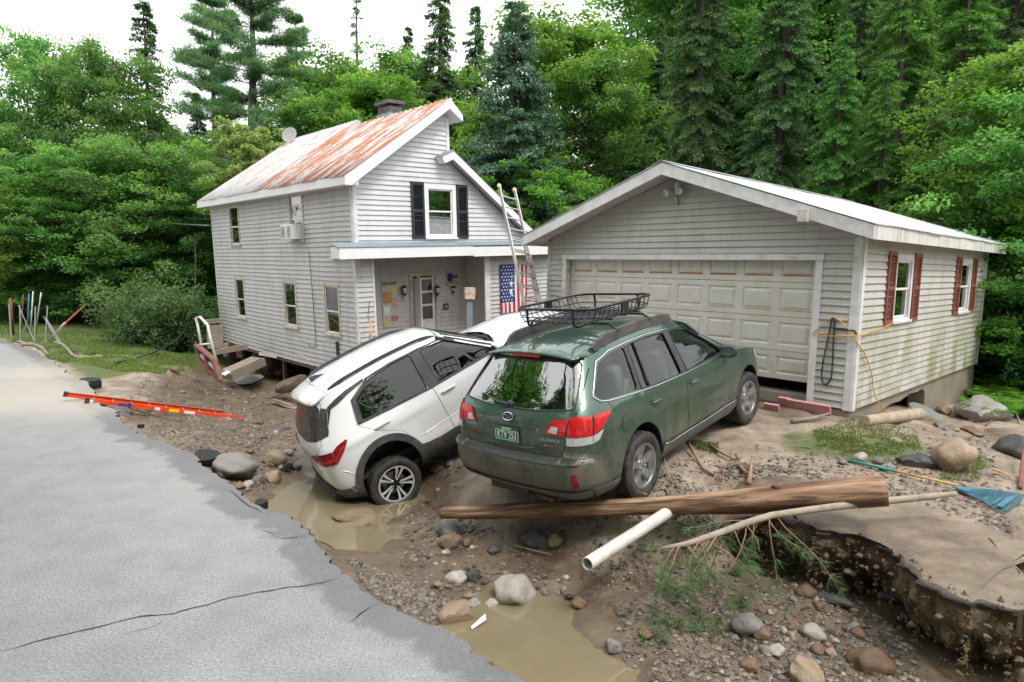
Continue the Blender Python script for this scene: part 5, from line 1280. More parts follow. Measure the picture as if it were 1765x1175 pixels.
 c.patch('windscreen', [(-.76, 0), (.76, 0), (.76, 1), (-.76, 1)], ws, 'car_glass', res=.12)
 c.line('windscreen_frame', [(-.77, 0), (-.77, 1), (.77, 1), (.77, 0)], ws, .022, 'paint_green', off=-.01)
 def hood(x, y):
  ye_ = c.Y(min(x, 3.45), hz_(x)); t = min(1, abs(y)/max(.2, ye_)); return Vector((x, y, hz_(x)+.055*(1-t**2.5)))
 hz_ = hermite([(2.25, 1.035), (2.6, .995), (3.0, .93), (3.3, .84), (3.55, .74)])
 HX = [2.28, 2.6, 3.0, 3.2, 3.35, 3.45, 3.52]
 yh = lambda x: c.Y(min(x, 3.45), hz_(x))*(1 if x < 3.4 else .9 if x < 3.5 else .7)
 c.patch('bonnet', [(x, -yh(x)) for x in HX]+[(x, yh(x)) for x in HX[::-1]], hood, 'paint_green', res=.12)
 c.patch('front_bumper', [(-.84, .25), (.84, .25), (.84, .74), (-.84, .74)], c.front, 'paint_green', res=.1)
 m = MB(); m.box((1.35, 0, .30), (3.9, 1.3, .1)); m.box((1.3, 0, .27), (2.2, 1.55, .06)); m.box((-.75, .1, .27), (.35, .5, .14)); m.build('underbody', 'black_plastic', root)
 m = MB(); m.box((2.25, 0, .90), (.45, 1.45, .25)); m.build('dashboard', 'seat_dark', root)
 m = MB(); m.box((.9, 0, .42), (2.6, 1.5, .06)); m.box((-.5, 0, .62), (.8, 1.2, .1)); m.build('cabin_floor', 'seat_dark', root)
 for x, y in ((1.35, .37), (1.35, -.37), (.45, .37), (.45, -.37)): carseat(root, x, y, .55, 'seat_beige')
 m = MB(); m.tube([Vector((1.85, .37, .95))+Vector((.08*math.sin(a)*-.4, .18*math.cos(a), .18*math.sin(a))) for a in [2*PI*k/20 for k in range(21)]], .014, 6, caps=False); m.build('steering_wheel', 'seat_dark', root)
 for x, y, st in ((0, -.80, 0), (2.74, -.79, -.05), (0, .80, 0), (2.74, .79, -.05)):
  wheel(root, x, y+(-.01 if y < 0 else .01), .325, .345, .225, 'five', y < 0, st, .226, (1, 1, 1/1.035))
 return root, c, roofm
greencar, GCAR, groof = green_car()
# ------------------------------------------------------------------ white crossover
TB_POSE = (-1.82, 8.95, -0.48, 0.53, 0.43, -0.03)
def white_car():
 root = empty('crossover_car', carmatrix(*TB_POSE) @ Matrix.Diagonal((1.03, 1.03, 1.09, 1))); tag(root, 'white crossover car nose-up with its rear wheels sunk in the muddy pool', 'car')
 prof = [(0.22, 0.76, -0.54, 3.3), (0.3, 0.84, -0.66, 3.46), (0.4, 0.885, -0.72, 3.53), (0.52, 0.9, -0.74, 3.55), (0.66, 0.905, -0.745, 3.55), (0.8, 0.905, -0.752, 3.53), (0.92, 0.9, -0.748, 3.48), (1.0, 0.885, -0.725, 3.38), (1.07, 0.862, -0.695, 3.2), (1.15, 0.828, -0.655, 2.9), (1.3, 0.775, -0.565, 2.2), (1.44, 0.72, -0.48, 1.85), (1.53, 0.68, -0.42, 1.65), (1.6, 0.64, -0.38, 1.5)]
 c = Car(root, prof, 2.64, .345, (.46, .26), (.7, .5), .026)
 def cr(x, z):
  a = -.014*math.exp(-((z-.60)/.11)**2)*max(0, min(1, (x-.45)/.3, (2.15-x)/.3))
  b = .012*math.exp(-((z-(.93-.05*x))/.05)**2)*max(0, min(1, (x+.9)/.3, (1.1-x)/.6)); return a+b
 c.crease = cr
 zj = [.22, .26, .30, .35, .40, .46, .52, .58, .66, .73, .80, .86, .92, .96, 1.0, 1.035, 1.07, 1.11, 1.15, 1.22, 1.30, 1.37, 1.44, 1.49, 1.53]
 JX = [(c.junction(z)[0], z) for z in zj]
 roofe = [(1.42, 1.505), (1.2, 1.54), (.9, 1.565), (.5, 1.575), (.1, 1.565), (-.2, 1.55)]
 ax = .405
 arcR = arc(0, .36, ax, 200, -15, 22); arcF = arc(2.64, .36, ax, 195, -20, 22)
 bottom = [JX[0], (-.47, .235)]+arcR+[(.5, .24), (2.1, .24)]+arcF+[(3.1, .25)]
 fr = [(c.xf(z)-c.crf[0]*.25, z) for z in (.26, .4, .54, .68, .80)]
 top = [(3.15, .93), (2.9, .985), (2.5, 1.02), (2.15, 1.05)]+roofe
 outl = bottom+fr+top+JX[::-1][:-1]
 fd = [(.98, .40), (2.02, .40), (2.13, .60), (2.15, 1.02), (2.06, 1.055), (1.44, 1.475), (1.15, 1.505), (.95, 1.525), (.93, 1.0)]
 rd = [(.47, .40), (.97, .40), (.92, 1.0), (.94, 1.525), (.6, 1.53), (.2, 1.50), (-.06, 1.36), (-.14, 1.09), (.05, .93), (.32, .78), (.44, .56)]
 wf = roundpoly([(1.03, 1.055), (1.97, 1.065), (1.40, 1.455), (1.12, 1.487), (1.02, 1.495)], .03)
 wr = roundpoly([(-.05, 1.105), (.86, 1.06), (.88, 1.50), (.6, 1.502), (.25, 1.475), (.0, 1.34)], .03)
 for sg in (-1, 1):
  f = (lambda s_: (lambda x, z: c.side(x, z, s_)))(sg)
  c.patch('body_side', outl, f, 'paint_white', holes=[shrink(fd, -.004), shrink(rd, -.004)], res=.075 if sg < 0 else .12)
  c.patch('inner_shell', outl, f, 'interior_dark', holes=[shrink(wf, -.02), shrink(wr, -.02)], res=.2, off=-.035)
  for nm, dd, ww, hx, hz0, gl in (('front_door', fd, wf, 1.10, .93, 'car_glass'), ('rear_door', rd, wr, .13, .96, 'car_glass_dark')):
   d = c.patch(nm, dd, f, 'paint_white', holes=[ww], res=.07 if sg < 0 else .12)
   c.patch('window', ww, f, gl, d, res=.15, off=-.012)
   c.line('window_trim', ww, f, .008, 'black_plastic', d, True)
   h = MB(); Pn = [f(hx-.11+.22*i/8, hz0+.012*math.sin(i/8*PI)) for i in range(9)]
   nrm = Vector((0, sg, 0.05)); Pn = [p+nrm*(.01+.028*math.sin(i/8*PI)**.6) for i, p in enumerate(Pn)]
   h.tube(Pn, [.008]+[.013]*7+[.008], 8); h.build('handle', 'paint_white', d, smooth=True)
   c.patch('handle_cup', arc(hx+.01, hz0-.012, .05, 0, 345, 16), f, 'paint_white', d, res=.05, off=.001)
  # black window surround: pillars, rear triangle
  c.patch('pillar_trim', [(.87, 1.05), (1.03, 1.05), (1.02, 1.50), (.885, 1.505)], f, 'black_plastic', res=.1, off=.004)
  c.patch('pillar_trim', [(-.13, 1.095), (-.045, 1.10), (.01, 1.34), (.25, 1.478), (.22, 1.495), (-.06, 1.36)], f, 'black_plastic', res=.1, off=.004)
  c.line('sill_trim', [(2.03, 1.055), (1.5, 1.05), (.9, 1.045), (.3, 1.07), (-.12, 1.095)], f, .010, 'black_plastic', off=.004)
  c.line('roof_seam', [(2.05, 1.065), (1.43, 1.478), (1.1, 1.508), (.6, 1.518), (.22, 1.495)], f, .010, 'black_plastic', off=.004)
  c.patch('pillar_strip', [(.20, 1.485), (-.05, 1.44), (-.22, 1.39), (c.junction(1.36)[0], 1.36), (c.junction(1.40)[0], 1.405), (-.22, 1.45), (-.05, 1.49), (.2, 1.515)], f, 'black_plastic', res=.06, off=.005)
  cl = [(.40, .24), (2.24, .24), (2.24, .50), (2.15, .475), (1.9, .45), (.75, .45), (.55, .475), (.41, .52)]
  c.patch('rocker_cladding', cl, f, 'cladding', res=.08, off=.02)
  for xw in (0, 2.64):
   ring = arc(xw, .36, ax-.003, 205 if xw == 0 else 200, -25, 26)+arc(xw, .36, ax+.085, -14, 196 if xw == 0 else 188, 26)
   c.patch('arch_cladding', ring, f, 'cladding', res=.06, off=.024)
   V = []; n = 20
   for i in range(n+1):
    a = math.radians(205-230*i/n); x, z = xw+(ax+.004)*math.cos(a), .36+(ax+.004)*math.sin(a); yo = c.Y(x, max(.23, z)); V += [(x, sg*(yo+.02), z), (x, sg*.45, z)]
   mb = MB(); mb.add(V, [(2*i, 2*i+2, 2*i+3, 2*i+1) for i in range(n)]); mb.add([(xw-.45, sg*.46, .25), (xw+.45, sg*.46, .25), (xw+.45, sg*.46, .85), (xw-.45, sg*.46, .85)], [(0, 1, 2, 3)]); mb.build('wheel_arch_liner', 'black_plastic', root, fix=False)
  c.patch('rear_corner_cladding', [(JX[0][0]+.003, .225), (-.44, .24), (-.40, .46), (c.junction(.46)[0], .47)], f, 'cladding', res=.06, off=.018)
  tl = [(c.junction(.80)[0]+.002, .80), (-.50, .845), (-.33, 1.0), (-.34, 1.02), (-.46, .995), (c.junction(.95)[0]+.002, .955)]
  c.patch('tail_light', tl, f, 'light_dark_red', res=.04, off=.012)
  c.patch('tail_light_band', [(c.junction(.83)[0]+.004, .835), (-.50, .865), (-.41, .955), (-.44, .965), (-.52, .90), (c.junction(.88)[0]+.004, .885)], f, 'light_red', res=.04, off=.015)
  c.line('body_crease', [(c.junction(.70)[0], .70), (-.53, .69), (-.46, .63), (-.43, .56)], f, .008, 'paint_white', off=-.003)
  c.line('door_crease', [(.55, .58), (1.2, .60), (2.1, .66)], f, .010, 'paint_white', off=-.005)
  c.patch('headlamp', [(2.95, .88), (3.28, .82), (3.28, .88), (3.0, .95)], f, 'light_clear', res=.08, off=.01)
  m = MB(); mm = Vector((1.93, sg*.99, 1.10)); V = []
  for i, (ox, sc) in enumerate(((-.04, .84), (-.03, .97), (.03, 1.0), (.08, .8), (.11, .4))):
   for k in range(12):
    a = 2*PI*k/12; V.append(mm+Vector((ox, sg*(.11*sc*math.copysign(abs(math.cos(a))**.7, math.cos(a))), .075*sc*math.copysign(abs(math.sin(a))**.7, math.sin(a)))))
  m.add(V, [(i*12+k, i*12+(k+1) % 12, (i+1)*12+(k+1) % 12, (i+1)*12+k) for i in range(4) for k in range(12)]+[tuple(48+k for k in range(12)), tuple(range(12))])
  mo = m.build('door_mirror', 'paint_white', root, smooth=True)
  m = MB(); m.tube([mm+Vector((.03, -sg*.05, -.05)), mm+Vector((.03, -sg*.15, -.085))], .03, 8); m.build('mirror_stalk', 'black_plastic', mo)
  m = MB(); m.add([mm+Vector((-.043, sg*.085*math.cos(2*PI*k/12), .055*math.sin(2*PI*k/12))) for k in range(12)], [tuple(range(12))]); m.build('mirror_glass', 'chrome', mo)
 zz = lambda a, b: [z for z in zj if a < z < b]
 def edge(a, b, sg): return [(sg*c.junction(z)[1], z) for z in [a]+zz(a, b)+[b]]
 c.patch('rear_bumper', edge(.225, .66, 1)+edge(.225, .66, -1)[::-1], c.rear, 'paint_white', res=.06)
 c.patch('bumper_cladding', edge(.225, .46, 1)+[(.62, .47), (.5, .50), (-.5, .50), (-.62, .47)]+edge(.225, .46, -1)[::-1], c.rear, 'cladding', res=.06, off=.016)
 c.patch('skid_plate', roundpoly([(-.64, .245), (.64, .245), (.60, .33), (.42, .36), (-.42, .36), (-.60, .33)], .02), c.rear, 'alloy', res=.05, off=.026)
 tg = roundpoly([(-.55, .665), (.55, .665), (.60, .80), (.68, .98), (.72, 1.06), (.60, 1.45), (.5, 1.52), (-.5, 1.52), (-.60, 1.45), (-.72, 1.06), (-.68, .98), (-.60, .80)], .015, 2)
 gl = roundpoly([(-.70, 1.10), (-.3, 1.05), (.3, 1.05), (.70, 1.10), (.665, 1.25), (.60, 1.42), (.5, 1.47), (-.5, 1.47), (-.60, 1.42), (-.665, 1.25)], .04)
 rc_ = edge(.66, 1.53, 1)+edge(.66, 1.53, -1)[::-1]
 c.patch('rear_corner', rc_, c.rear, 'paint_white', holes=[shrink(tg, -.004)], res=.06)
 c.patch('inner_shell', rc_, c.rear, 'interior_dark', res=.15, off=-.03)
 gate = c.patch('tailgate', tg, c.rear, 'paint_white', holes=[gl], res=.05)
 c.patch('rear_window', gl, c.rear, 'glass_dirty', gate, res=.07, off=.001)
 for sg in (-1, 1):     # glass carried round the corner
  f = (lambda s_: (lambda x, z: c.side(x, z, s_)))(sg)
  c.patch('rear_window_corner', [(sg*y, z) for y, z in ((.695, 1.105), (c.junction(1.13)[1]-.001, 1.125), (c.junction(1.25)[1]-.001, 1.25), (c.junction(1.39)[1]-.001, 1.39), (.61, 1.42), (.66, 1.25))], c.rear, 'glass_dirty', res=.05, off=.006)
  c.patch('rear_window_corner', [(c.junction(1.125)[0]+.002, 1.125), (-.46, 1.18), (-.32, 1.36), (-.28, 1.405), (c.junction(1.40)[0]+.002, 1.40), (c.junction(1.25)[0]+.002, 1.25)], f, 'glass_dirty', res=.05, off=.006)
  yj = [(sg*(c.junction(z)[1]-.002), z) for z in (.80, .88, .955)]
  c.patch('tail_light', [(sg*.62, .81)]+yj+[(sg*.62, .95), (sg*.40, .90), (sg*.37, .88)], c.rear, 'light_dark_red', res=.04, off=.012)
  c.patch('tail_light_band', [(sg*.56, .845), (sg*(c.junction(.84)[1]-.004), .838), (sg*(c.junction(.885)[1]-.004), .885), (sg*.60, .875)], c.rear, 'light_red', res=.04, off=.015)
  c.patch('reverse_light', [(sg*.52, .822), (sg*.64, .802), (sg*.66, .825), (sg*.56, .84)], c.rear, 'light_clear', res=.04, off=.013)
  c.patch('reflector', [(sg*.55, .445), (sg*.72, .44), (sg*.72, .465), (sg*.55, .475)], c.rear, 'light_dark_red', res=.05, off=.022)
 # roof, spoiler, rails, fin
 def zroof(x): return float(np.interp(x, [-.82, -.7, -.5, -.22, .05, .4, .8, 1.1, 1.45], [1.44, 1.50, 1.572, 1.625, 1.64, 1.65, 1.64, 1.615, 1.555]))
 re_ = hermite(roofe+[(-.37, 1.522), (-.6, 1.465), (-.85, 1.40)])
 yl = lambda x: (c.Y(max(x, c.junction(re_(x))[0]), re_(x)) if x > -.27 else c.Y(-.27, re_(-.27))*(1-.10*((-.27-x)/.5)**1.5))+.003
 def roofm(x, y):
  xx = max(min(x, 1.42), -.83); ze = re_(xx); t = min(1.05, abs(y)/yl(xx)); return Vector((x, y, ze+(zroof(x)-ze)*(1-t**2.6)))
 XS = [-.48, -.44, -.39, -.33, -.2, .1, .4, .7, 1.0, 1.25, 1.42]
 back = [(-.555, -.30), (-.572, 0), (-.555, .30)]
 rp = [(-.53, -.46)]+[(x, -yl(x)) for x in XS]+[(x, yl(x)) for x in XS[::-1]]+[(-.53, .46)]+back[::-1]
 ro = c.patch('roof', rp, roofm, 'paint_white', res=.08); md = ro.modifiers.new('t', 'SOLIDIFY'); md.thickness = .028; md.offset = -1
 c.line('spoiler_seam', [(-.26, -.60), (-.295, -.3), (-.31, 0), (-.295, .3), (-.26, .60)], roofm, .0035, 'cladding', ro, off=-.001)
 for sg in (-1, 1):
  m = MB(); n = 20; V = []
  for i in range(n+1):
   x = -.22+1.54*i/n; y = sg*(yl(x)-.055); z = roofm(x, y).z; e = min(1, min(i, n-i)/2.5)**.6; gap = 0.012 if 2 < i < n-2 else -.006
   V += [(x, y+sg*.018, z+gap), (x, y+sg*.012, z+.012+.035*e), (x, y-sg*.012, z+.012+.035*e), (x, y-sg*.018, z+gap)]
  m.add(V, [(i*4+j, i*4+(j+1) % 4, (i+1)*4+(j+1) % 4, (i+1)*4+j) for i in range(n) for j in range(4)]+[(0, 1, 2, 3), tuple(n*4+j for j in range(4))]); m.build('roof_rail', 'black_plastic', root, auto=35)
 m = MB(); z0 = roofm(-.12, 0).z-.004; m.add([(-.28, 0, z0), (-.28, .0, z0+.055), (-.22, .012, z0+.05), (-.07, .004, z0+.004), (-.28, .028, z0), (-.08, .012, z0), (-.28, -.028, z0), (-.08, -.012, z0), (-.22, -.012, z0+.05), (-.07, -.004, z0+.004)], [(4, 5, 3, 2), (4, 2, 1, 0), (6, 0, 1, 8), (6, 8, 9, 7), (2, 3, 9, 8), (1, 2, 8), (5, 7, 9, 3)]); m.build('antenna_fin', 'black_plastic', root)
 def ws(y, t):
  x = 2.20-.78*t-.20*(y/.75)**2*(1-.5*t); z = 1.065+.505*t-.03*(y/.75)**2*t; return Vector((x, y*(1-.15*t), z))
 c.patch('windscreen', [(-.77, 0), (.77, 0), (.77, 1), (-.77, 1)], ws, 'car_glass', res=.12)
 c.line('windscreen_frame', [(-.785, 0), (-.785, 1)], ws, .024, 'black_plastic', off=-.01); c.line('windscreen_frame', [(.785, 0), (.785, 1)], ws, .024, 'black_plastic', off=-.01)
 m = MB()
 P = [ws(-.77+1.54*i/14, -.02)+Vector((.0, 0, -.01)) for i in range(15)]; m.tube(P, .035, 6); m.build('cowl', 'black_plastic', root)
 for y0, y1 in ((.55, -.05), (-.05, -.6)):
  m = MB(); m.tube([ws(y0, .0)+Vector((.03, 0, .02)), ws((y0+y1)/2, .06)+Vector((.03, 0, .03)), ws(y1, .10)+Vector((.02, 0, .02))], [.012, .008, .005], 6); m.build('wiper', 'black_plastic', root)
 hz_ = hermite([(2.05, 1.055), (2.5, 1.02), (2.9, .985), (3.15, .93), (3.4, .84)])
 yh0 = lambda x: c.Y(min(x, 3.35), hz_(x))
 def hood(x, y):
  t = min(1, abs(y)/max(.2, yh0(x))); return Vector((x, y, hz_(x)+.075*(1-t**2.5)))
 yh = lambda x: yh0(x)*(1 if x < 3.25 else .93 if x < 3.33 else .8)
 HX = [2.02, 2.2, 2.5, 2.9, 3.1, 3.25, 3.33, 3.40]
 xb = lambda y: 2.23-.20*(y/.75)**2
 c.patch('bonnet', [(x, -yh(x)) for x in HX]+[(x, yh(x)) for x in HX[::-1]]+[(xb(y), y) for y in (.7, .5, .3, .0, -.3, -.5, -.7)], hood, 'paint_white', res=.1)
 c.patch('front_bumper', [(-.84, .25), (.84, .25), (.84, .84), (-.84, .84)], c.front, 'paint_white', res=.1)
 m = MB(); m.box((1.3, 0, .31), (3.6, 1.3, .1)); m.box((1.25, 0, .28), (2.1, 1.55, .06)); m.box((-.55, 0, .30), (.4, 1.1, .12)); m.build('underbody', 'black_plastic', root)
 m = MB(); m.box((2.1, 0, .93), (.45, 1.45, .2)); m.build('dashboard', 'seat_dark', root)
 m = MB(); m.box((.9, 0, .45), (2.6, 1.5, .06)); m.build('cabin_floor', 'seat_dark', root)
 for x, y in ((1.25, .37), (1.25, -.37), (.4, .37), (.4, -.37)): carseat(root, x, y, .60, 'seat_dark')
 for x, y, zc in ((0, -.81, .22), (2.64, -.81, .30), (0, .81, .26), (2.64, .81, .30)): wheel(root, x-(.04 if x == 0 else 0), y, zc, .345, .22, 'split', y < 0, 0, .238, (.99, .99, 1/1.11))
 return root, c
whitecar, WCAR = white_car()
# ================================================================== ladders, flag, porch things
simple('mitt', (.55, .43, .26), .9, var=.2, scale=20); simple('clay', (.36, .29, .21), .8, var=.2, scale=8, bmp=.3)
simple('teal_plastic', (.01, .20, .16), .45, var=.1); simple('rake_yellow', (.52, .33, .08), .5, var=.15); simple('rake_blue', (.05, .16, .22), .5, var=.2)
HW = house.matrix_world; GWm = garage.matrix_world
def hp(x, y, z): return HW @ Vector((x, y, z))
def gpnt(x, y, z): return GWm @ Vector((x, y, z))
# aluminium extension ladder leaning on the porch eave
la_t = [atd(862, 324, 14.2), atd(886, 327, 14.45)]; la_b = [atd(905, 545, 12.6), atd(940, 545, 12.85)]
def leanladder():
 top = (la_t[0]+la_t[1])/2; bot = (la_b[0]+la_b[1])/2
 ax = (top-bot);
 bot2 = bot-ax.normalized()*((bot.z-.45)/ax.normalized().z); L = (top-bot2).length; ax.normalize()
 sd = ((la_t[1]-la_t[0])+(la_b[1]-la_b[0])); sd = (sd-ax*sd.dot(ax)).normalized(); nn = ax.cross(sd)
 root = empty('extension_ladder', frame(bot2, sd, z=ax)); tag(root, 'tall aluminium extension ladder leaning against the porch roof', 'ladder')
 W = .40
 for s in (-1, 1):
  m = MB(); m.box((s*W/2, 0, L/2), (.028, .075, L)); m.box((s*(W/2-.03), .05, L*.36), (.025, .06, L*.72)); m.build('rail', 'aluminium', root)
  m = MB(); m.lathe([(.03, -.06), (.045, -.04), (.05, .03), (.03, .06)], (s*W/2, 0, L+.02), 10); m.build('end_mitt', 'mitt', root)
  m = MB(); m.box((s*W/2, 0, .02), (.06, .12, .05)); m.build('foot', 'black_rubber', root)
 z = .3
 while z < L-.1:
  m = MB(); m.tube([(-W/2, 0, z), (W/2, 0, z)], .016, 8); m.build('rung', 'aluminium', root)
  if z < L*.72:
   m = MB(); m.tube([(-W/2+.03, .05, z+.1), (W/2-.03, .05, z+.1)], .015, 8); m.build('rung', 'aluminium', root)
  z += .305
leanladder()
# orange fibreglass ladder lying across the broken kerb
def orangeladder():
 A = atd(150, 690, 11.6); B = atd(425, 722, 13.25)
 ax = (B-A).normalized(); up = Vector((0, 0, 1)); sd = up.cross(ax).normalized()
 nn = ax.cross(sd)
 L = (B-A).length; root = empty('orange_ladder', frame(A, ax, z=nn)); tag(root, 'bright orange fibreglass ladder lying from the road edge onto the washout', 'ladder')
 W = .40
 for s, off in ((0, 0), (1, -.32)):
  m = MB(); y = s*W; m.box((L/2+off, y, 0), (L, .008, .085)); m.box((L/2+off, y+(.013 if s == 0 else -.013), .04), (L, .028, .007)); m.box((L/2+off, y+(.013 if s == 0 else -.013), -.04), (L, .028, .007)); r = m.build('rail', 'paint_orange', root)
  for e in (0, L):
   m = MB(); m.box((e+off, y, 0), (.07, .036, .098)); m.build('end_cap', 'black_plastic' if e == 0 else 'galv', r)
  if s == 0:
   for k in range(9):
    m = MB(); m.lathe([(.001, -.002), (.018, -.002), (.018, .002), (.001, .002)], (.12+k*.3048, -.006, 0), 12, Matrix.Rotation(PI/2, 3, 'X')); m.build('rung_end', 'galv', r)
    m = MB(); m.lathe([(.001, -.003), (.010, -.003), (.010, .003), (.001, .003)], (.12+k*.3048, -.007, 0), 10, Matrix.Rotation(PI/2, 3, 'X')); m.build('rung_bore', 'black_plastic', r)
   for (u, w, mt) in ((.05, .05, 'label_white'), (.58, .22, 'label_blue'), (1.13, .09, 'label_white'), (1.42, .18, 'label_yellow'), (1.70, .20, 'label_white'), (.66, .03, 'black_plastic')):
    m = MB(); m.box((u+.02, -.0065, -.002), (w, .004, .055 if mt != 'black_plastic' else .11)); m.build('sticker', mt, r)
 for k in range(9):
  m = MB(); m.tube([(.12+k*.3048, 0, 0), (.12+k*.3048, W, 0)], .016, 8); m.build('rung', 'aluminium', root)
orangeladder()
# flag on the house wall
def flag():
 x0, x1, z0, z1 = 4.28, 5.30, -3.15, -1.83; W = x1-x0; H = z1-z0
 def P(u, v, o=.0): return (x0+W*u+.012*math.sin(v*5)*u, -.05-.018*math.sin(u*9+v*2)-.01*math.sin(v*7+u*3)-o, z1-H*v)
 def sheet(nm, ua, ub, va, vb, mt, par, o=0, n=6):
  V = [P(ua+(ub-ua)*i/n, va+(vb-va)*j/n, o) for j in range(n+1) for i in range(n+1)]; F = [(j*(n+1)+i, j*(n+1)+i+1, (j+1)*(n+1)+i+1, (j+1)*(n+1)+i) for j in range(n) for i in range(n)]
  return meshobj(nm, V, F, mt, par, smooth=True)
 # hung vertically: union top left, stripes running down
 root = sheet('flag', 0, 1, 0, 1, 'flag_white', None); root.matrix_world = HW.copy(); tag(root, 'stars and stripes flag hung upright on the wall behind the ladder', 'flag')
 cw = .54; ch = .78
 for k in range(7):
  u0 = k*2/13; u1 = u0+1/13; sheet('red_stripe', u0, u1, 0 if u0 >= cw-.01 else ch, 1, 'flag_red', root, .003)
 can = sheet('canton', 0, cw, 0, ch, 'flag_blue', root, .0045)
 for r in range(11):
  for c in range(5 if r % 2 else 4):
   u = cw*((c+.5)/5 if r % 2 else (c+1)/5); v = ch*(r+.7)/11.4; c0 = Vector(P(u, v, .008)); s = .034
   meshobj('star', [c0+Vector((s*(1 if q % 2 == 0 else .42)*math.sin(q*PI/5), 0, s*(1 if q % 2 == 0 else .42)*math.cos(q*PI/5))) for q in range(10)], [tuple(range(10))], 'flag_white', can)
flag()
# things on the porch wall
def onporch(nm, label, cat):
 o = empty(nm, HW @ Matrix.Translation((0, 1.0, 0))); tag(o, label, cat); return o
def px_on(px, py, yoff):          # local (x,z) on the porch back wall
 Mi = HW.inverted(); o = Mi @ Vector((0, 0, CAMZ)); d = (Mi @ (Vector((0, 0, CAMZ))+ray(px, py)))-o; t = (yoff-o.y)/d.y; p = o+d*t; return p.x, p.z
xa, za = px_on(657, 484, .98); xb, zb = px_on(687, 562, .98)
po = onporch('poster', 'tall faded paper poster with orange and pink panels on the porch wall', 'poster')
W_, H_p = xb-xa, za-zb
m = MB(); m.box(((xa+xb)/2, -.03, (za+zb)/2), (W_, .015, H_p)); m.build('board', 'poster_paper', po)
for (u0, u1, v0, v1, mt) in ((.05, .6, .24, .48, 'poster_orange'), (.62, .96, .36, .62, 'poster_pink'), (.5, .97, .76, .88, 'poster_red'), (.05, .45, .55, .72, 'label_white'), (.1, .3, .86, .92, 'label_yellow'), (.05, .95, .03, .10, 'wood_grey'), (.66, .92, .15, .23, 'label_yellow')):
 m = MB(); m.box((xa+W_*(u0+u1)/2, -.04, za-H_p*(v0+v1)/2), (W_*(u1-u0), .004, H_p*(v1-v0))); m.build('print_panel', mt, po)
for (px, py, lab) in ((695, 500, 'black carriage lantern on the porch wall between poster and door'), (752, 500, 'black carriage lantern with white glass right of the porch door')):
 x, z = px_on(px, py, .93); o = onporch('wall_lantern', lab, 'lantern'); o['group'] = 'porch lanterns'
 m = MB(); m.box((x+.02, -.03, z), (.06, .03, .2)); m.tube([(x+.02, -.05, z-.06), (x+.01, -.10, z-.16), (x, -.13, z-.11)], .011, 6); m.tube([(x, -.05, z-.1), (x, -.06, z-.30)], .008, 6); m.build('bracket', 'black_metal', o)
 m = MB(); m.lathe([(.02, .14), (.035, .11), (.075, .08), (.08, .07), (.05, .07)], (x, -.13, z), 8); m.lathe([(.015, -.12), (.05, -.10), (.055, -.08), (.03, -.08)], (x, -.13, z), 8)
 for k in range(6):
  a = 2*PI*k/6; m.tube([(x+.052*math.cos(a), -.13+.052*math.sin(a), z-.09), (x+.068*math.cos(a), -.13+.068*math.sin(a), z+.075)], .006, 4)
 m.build('lantern_frame', 'black_metal', o); m = MB(); m.lathe([(.044, -.085), (.058, .07)], (x, -.13, z), 10); m.build('glass', 'white_clean', o, smooth=True)
# heart-topped flag plaque (a cone of stripes with a star corner)
x, z = px_on(780, 490, .97); o = onporch('welcome_plaque', 'striped cream and navy wooden heart-shaped plaque hanging on the porch wall', 'plaque')
hw_ = lambda v: .17*min(1, max(.06, (1-v)**.75*1.0))*(1 if v > .08 else .93)
for k in range(9):
 v0, v1 = k/9, (k+1)/9; H = .62
 P = [(x-hw_(v0), z+H/2-H*v0), (x+hw_(v0), z+H/2-H*v0), (x+hw_(v1), z+H/2-H*v1), (x-hw_(v1), z+H/2-H*v1)]
 m = MB(); m.prism(P, (X3, Z3), (0, -.06, 0), (0, .02, 0)); m.build('stripe', 'plaque_cream' if k % 2 == 0 else 'plaque_brown', o)
m = MB(); m.prism([(x-.16, z+.11), (x-.02, z+.11), (x-.02, z+.30), (x-.16, z+.31)], (X3, Z3), (0, -.068, 0), (0, .01, 0)); m.build('star_corner', 'flag_blue', o)
m = MB(); m.box((x, -.085, z+.03), (.36, .015, .11), Matrix.Rotation(-.12, 3, 'Y')); m.build('name_board', 'plaque_cream', o)
textmesh('lettering', 'WELCOME', .065, 'plaque_brown', o, Matrix.Translation((x, -.095, z+.03)) @ Matrix.Rotation(PI/2, 4, 'X'), .002, .9)
x, z = px_on(768, 528, .97); o = onporch('small_hanging_sign', 'small dark green sign on a cord below the striped plaque', 'sign')
m = MB(); m.box((x, -.05, z), (.17, .02, .16)); m.build('board', 'sign_green', o); m = MB(); m.tube([(x-.07, -.05, z+.08), (x, -.05, z+.19), (x+.07, -.05, z+.08)], .004, 4); m.build('cord', 'black_metal', o)
m = MB(); m.box((x, -.062, z+.02), (.11, .004, .012)); m.box((x, -.062, z-.02), (.09, .004, .012)); m.build('line_of_print', 'label_white', o)
# post with a rusty white box in front of the porch
pb = atd(809, 505, 14.9); o = empty('post_box', rotz((pb.x, pb.y, hz(pb.x, pb.y)), .3)); tag(o, 'rust-speckled white box on a grey post in front of the porch', 'post box')
hb_ = pb.z-hz(pb.x, pb.y); m = MB(); m.box((0, 0, hb_/2-.1), (.14, .1, hb_)); m.build('post', 'grey_paint', o); m = MB(); m.box((0, -.02, hb_), (.24, .16, .27)); m.build('box', 'rust_box', o); m = MB(); m.box((.15, 0, hb_-.1), (.07, .1, .1)); m.build('outlet_box', 'black_plastic', o)
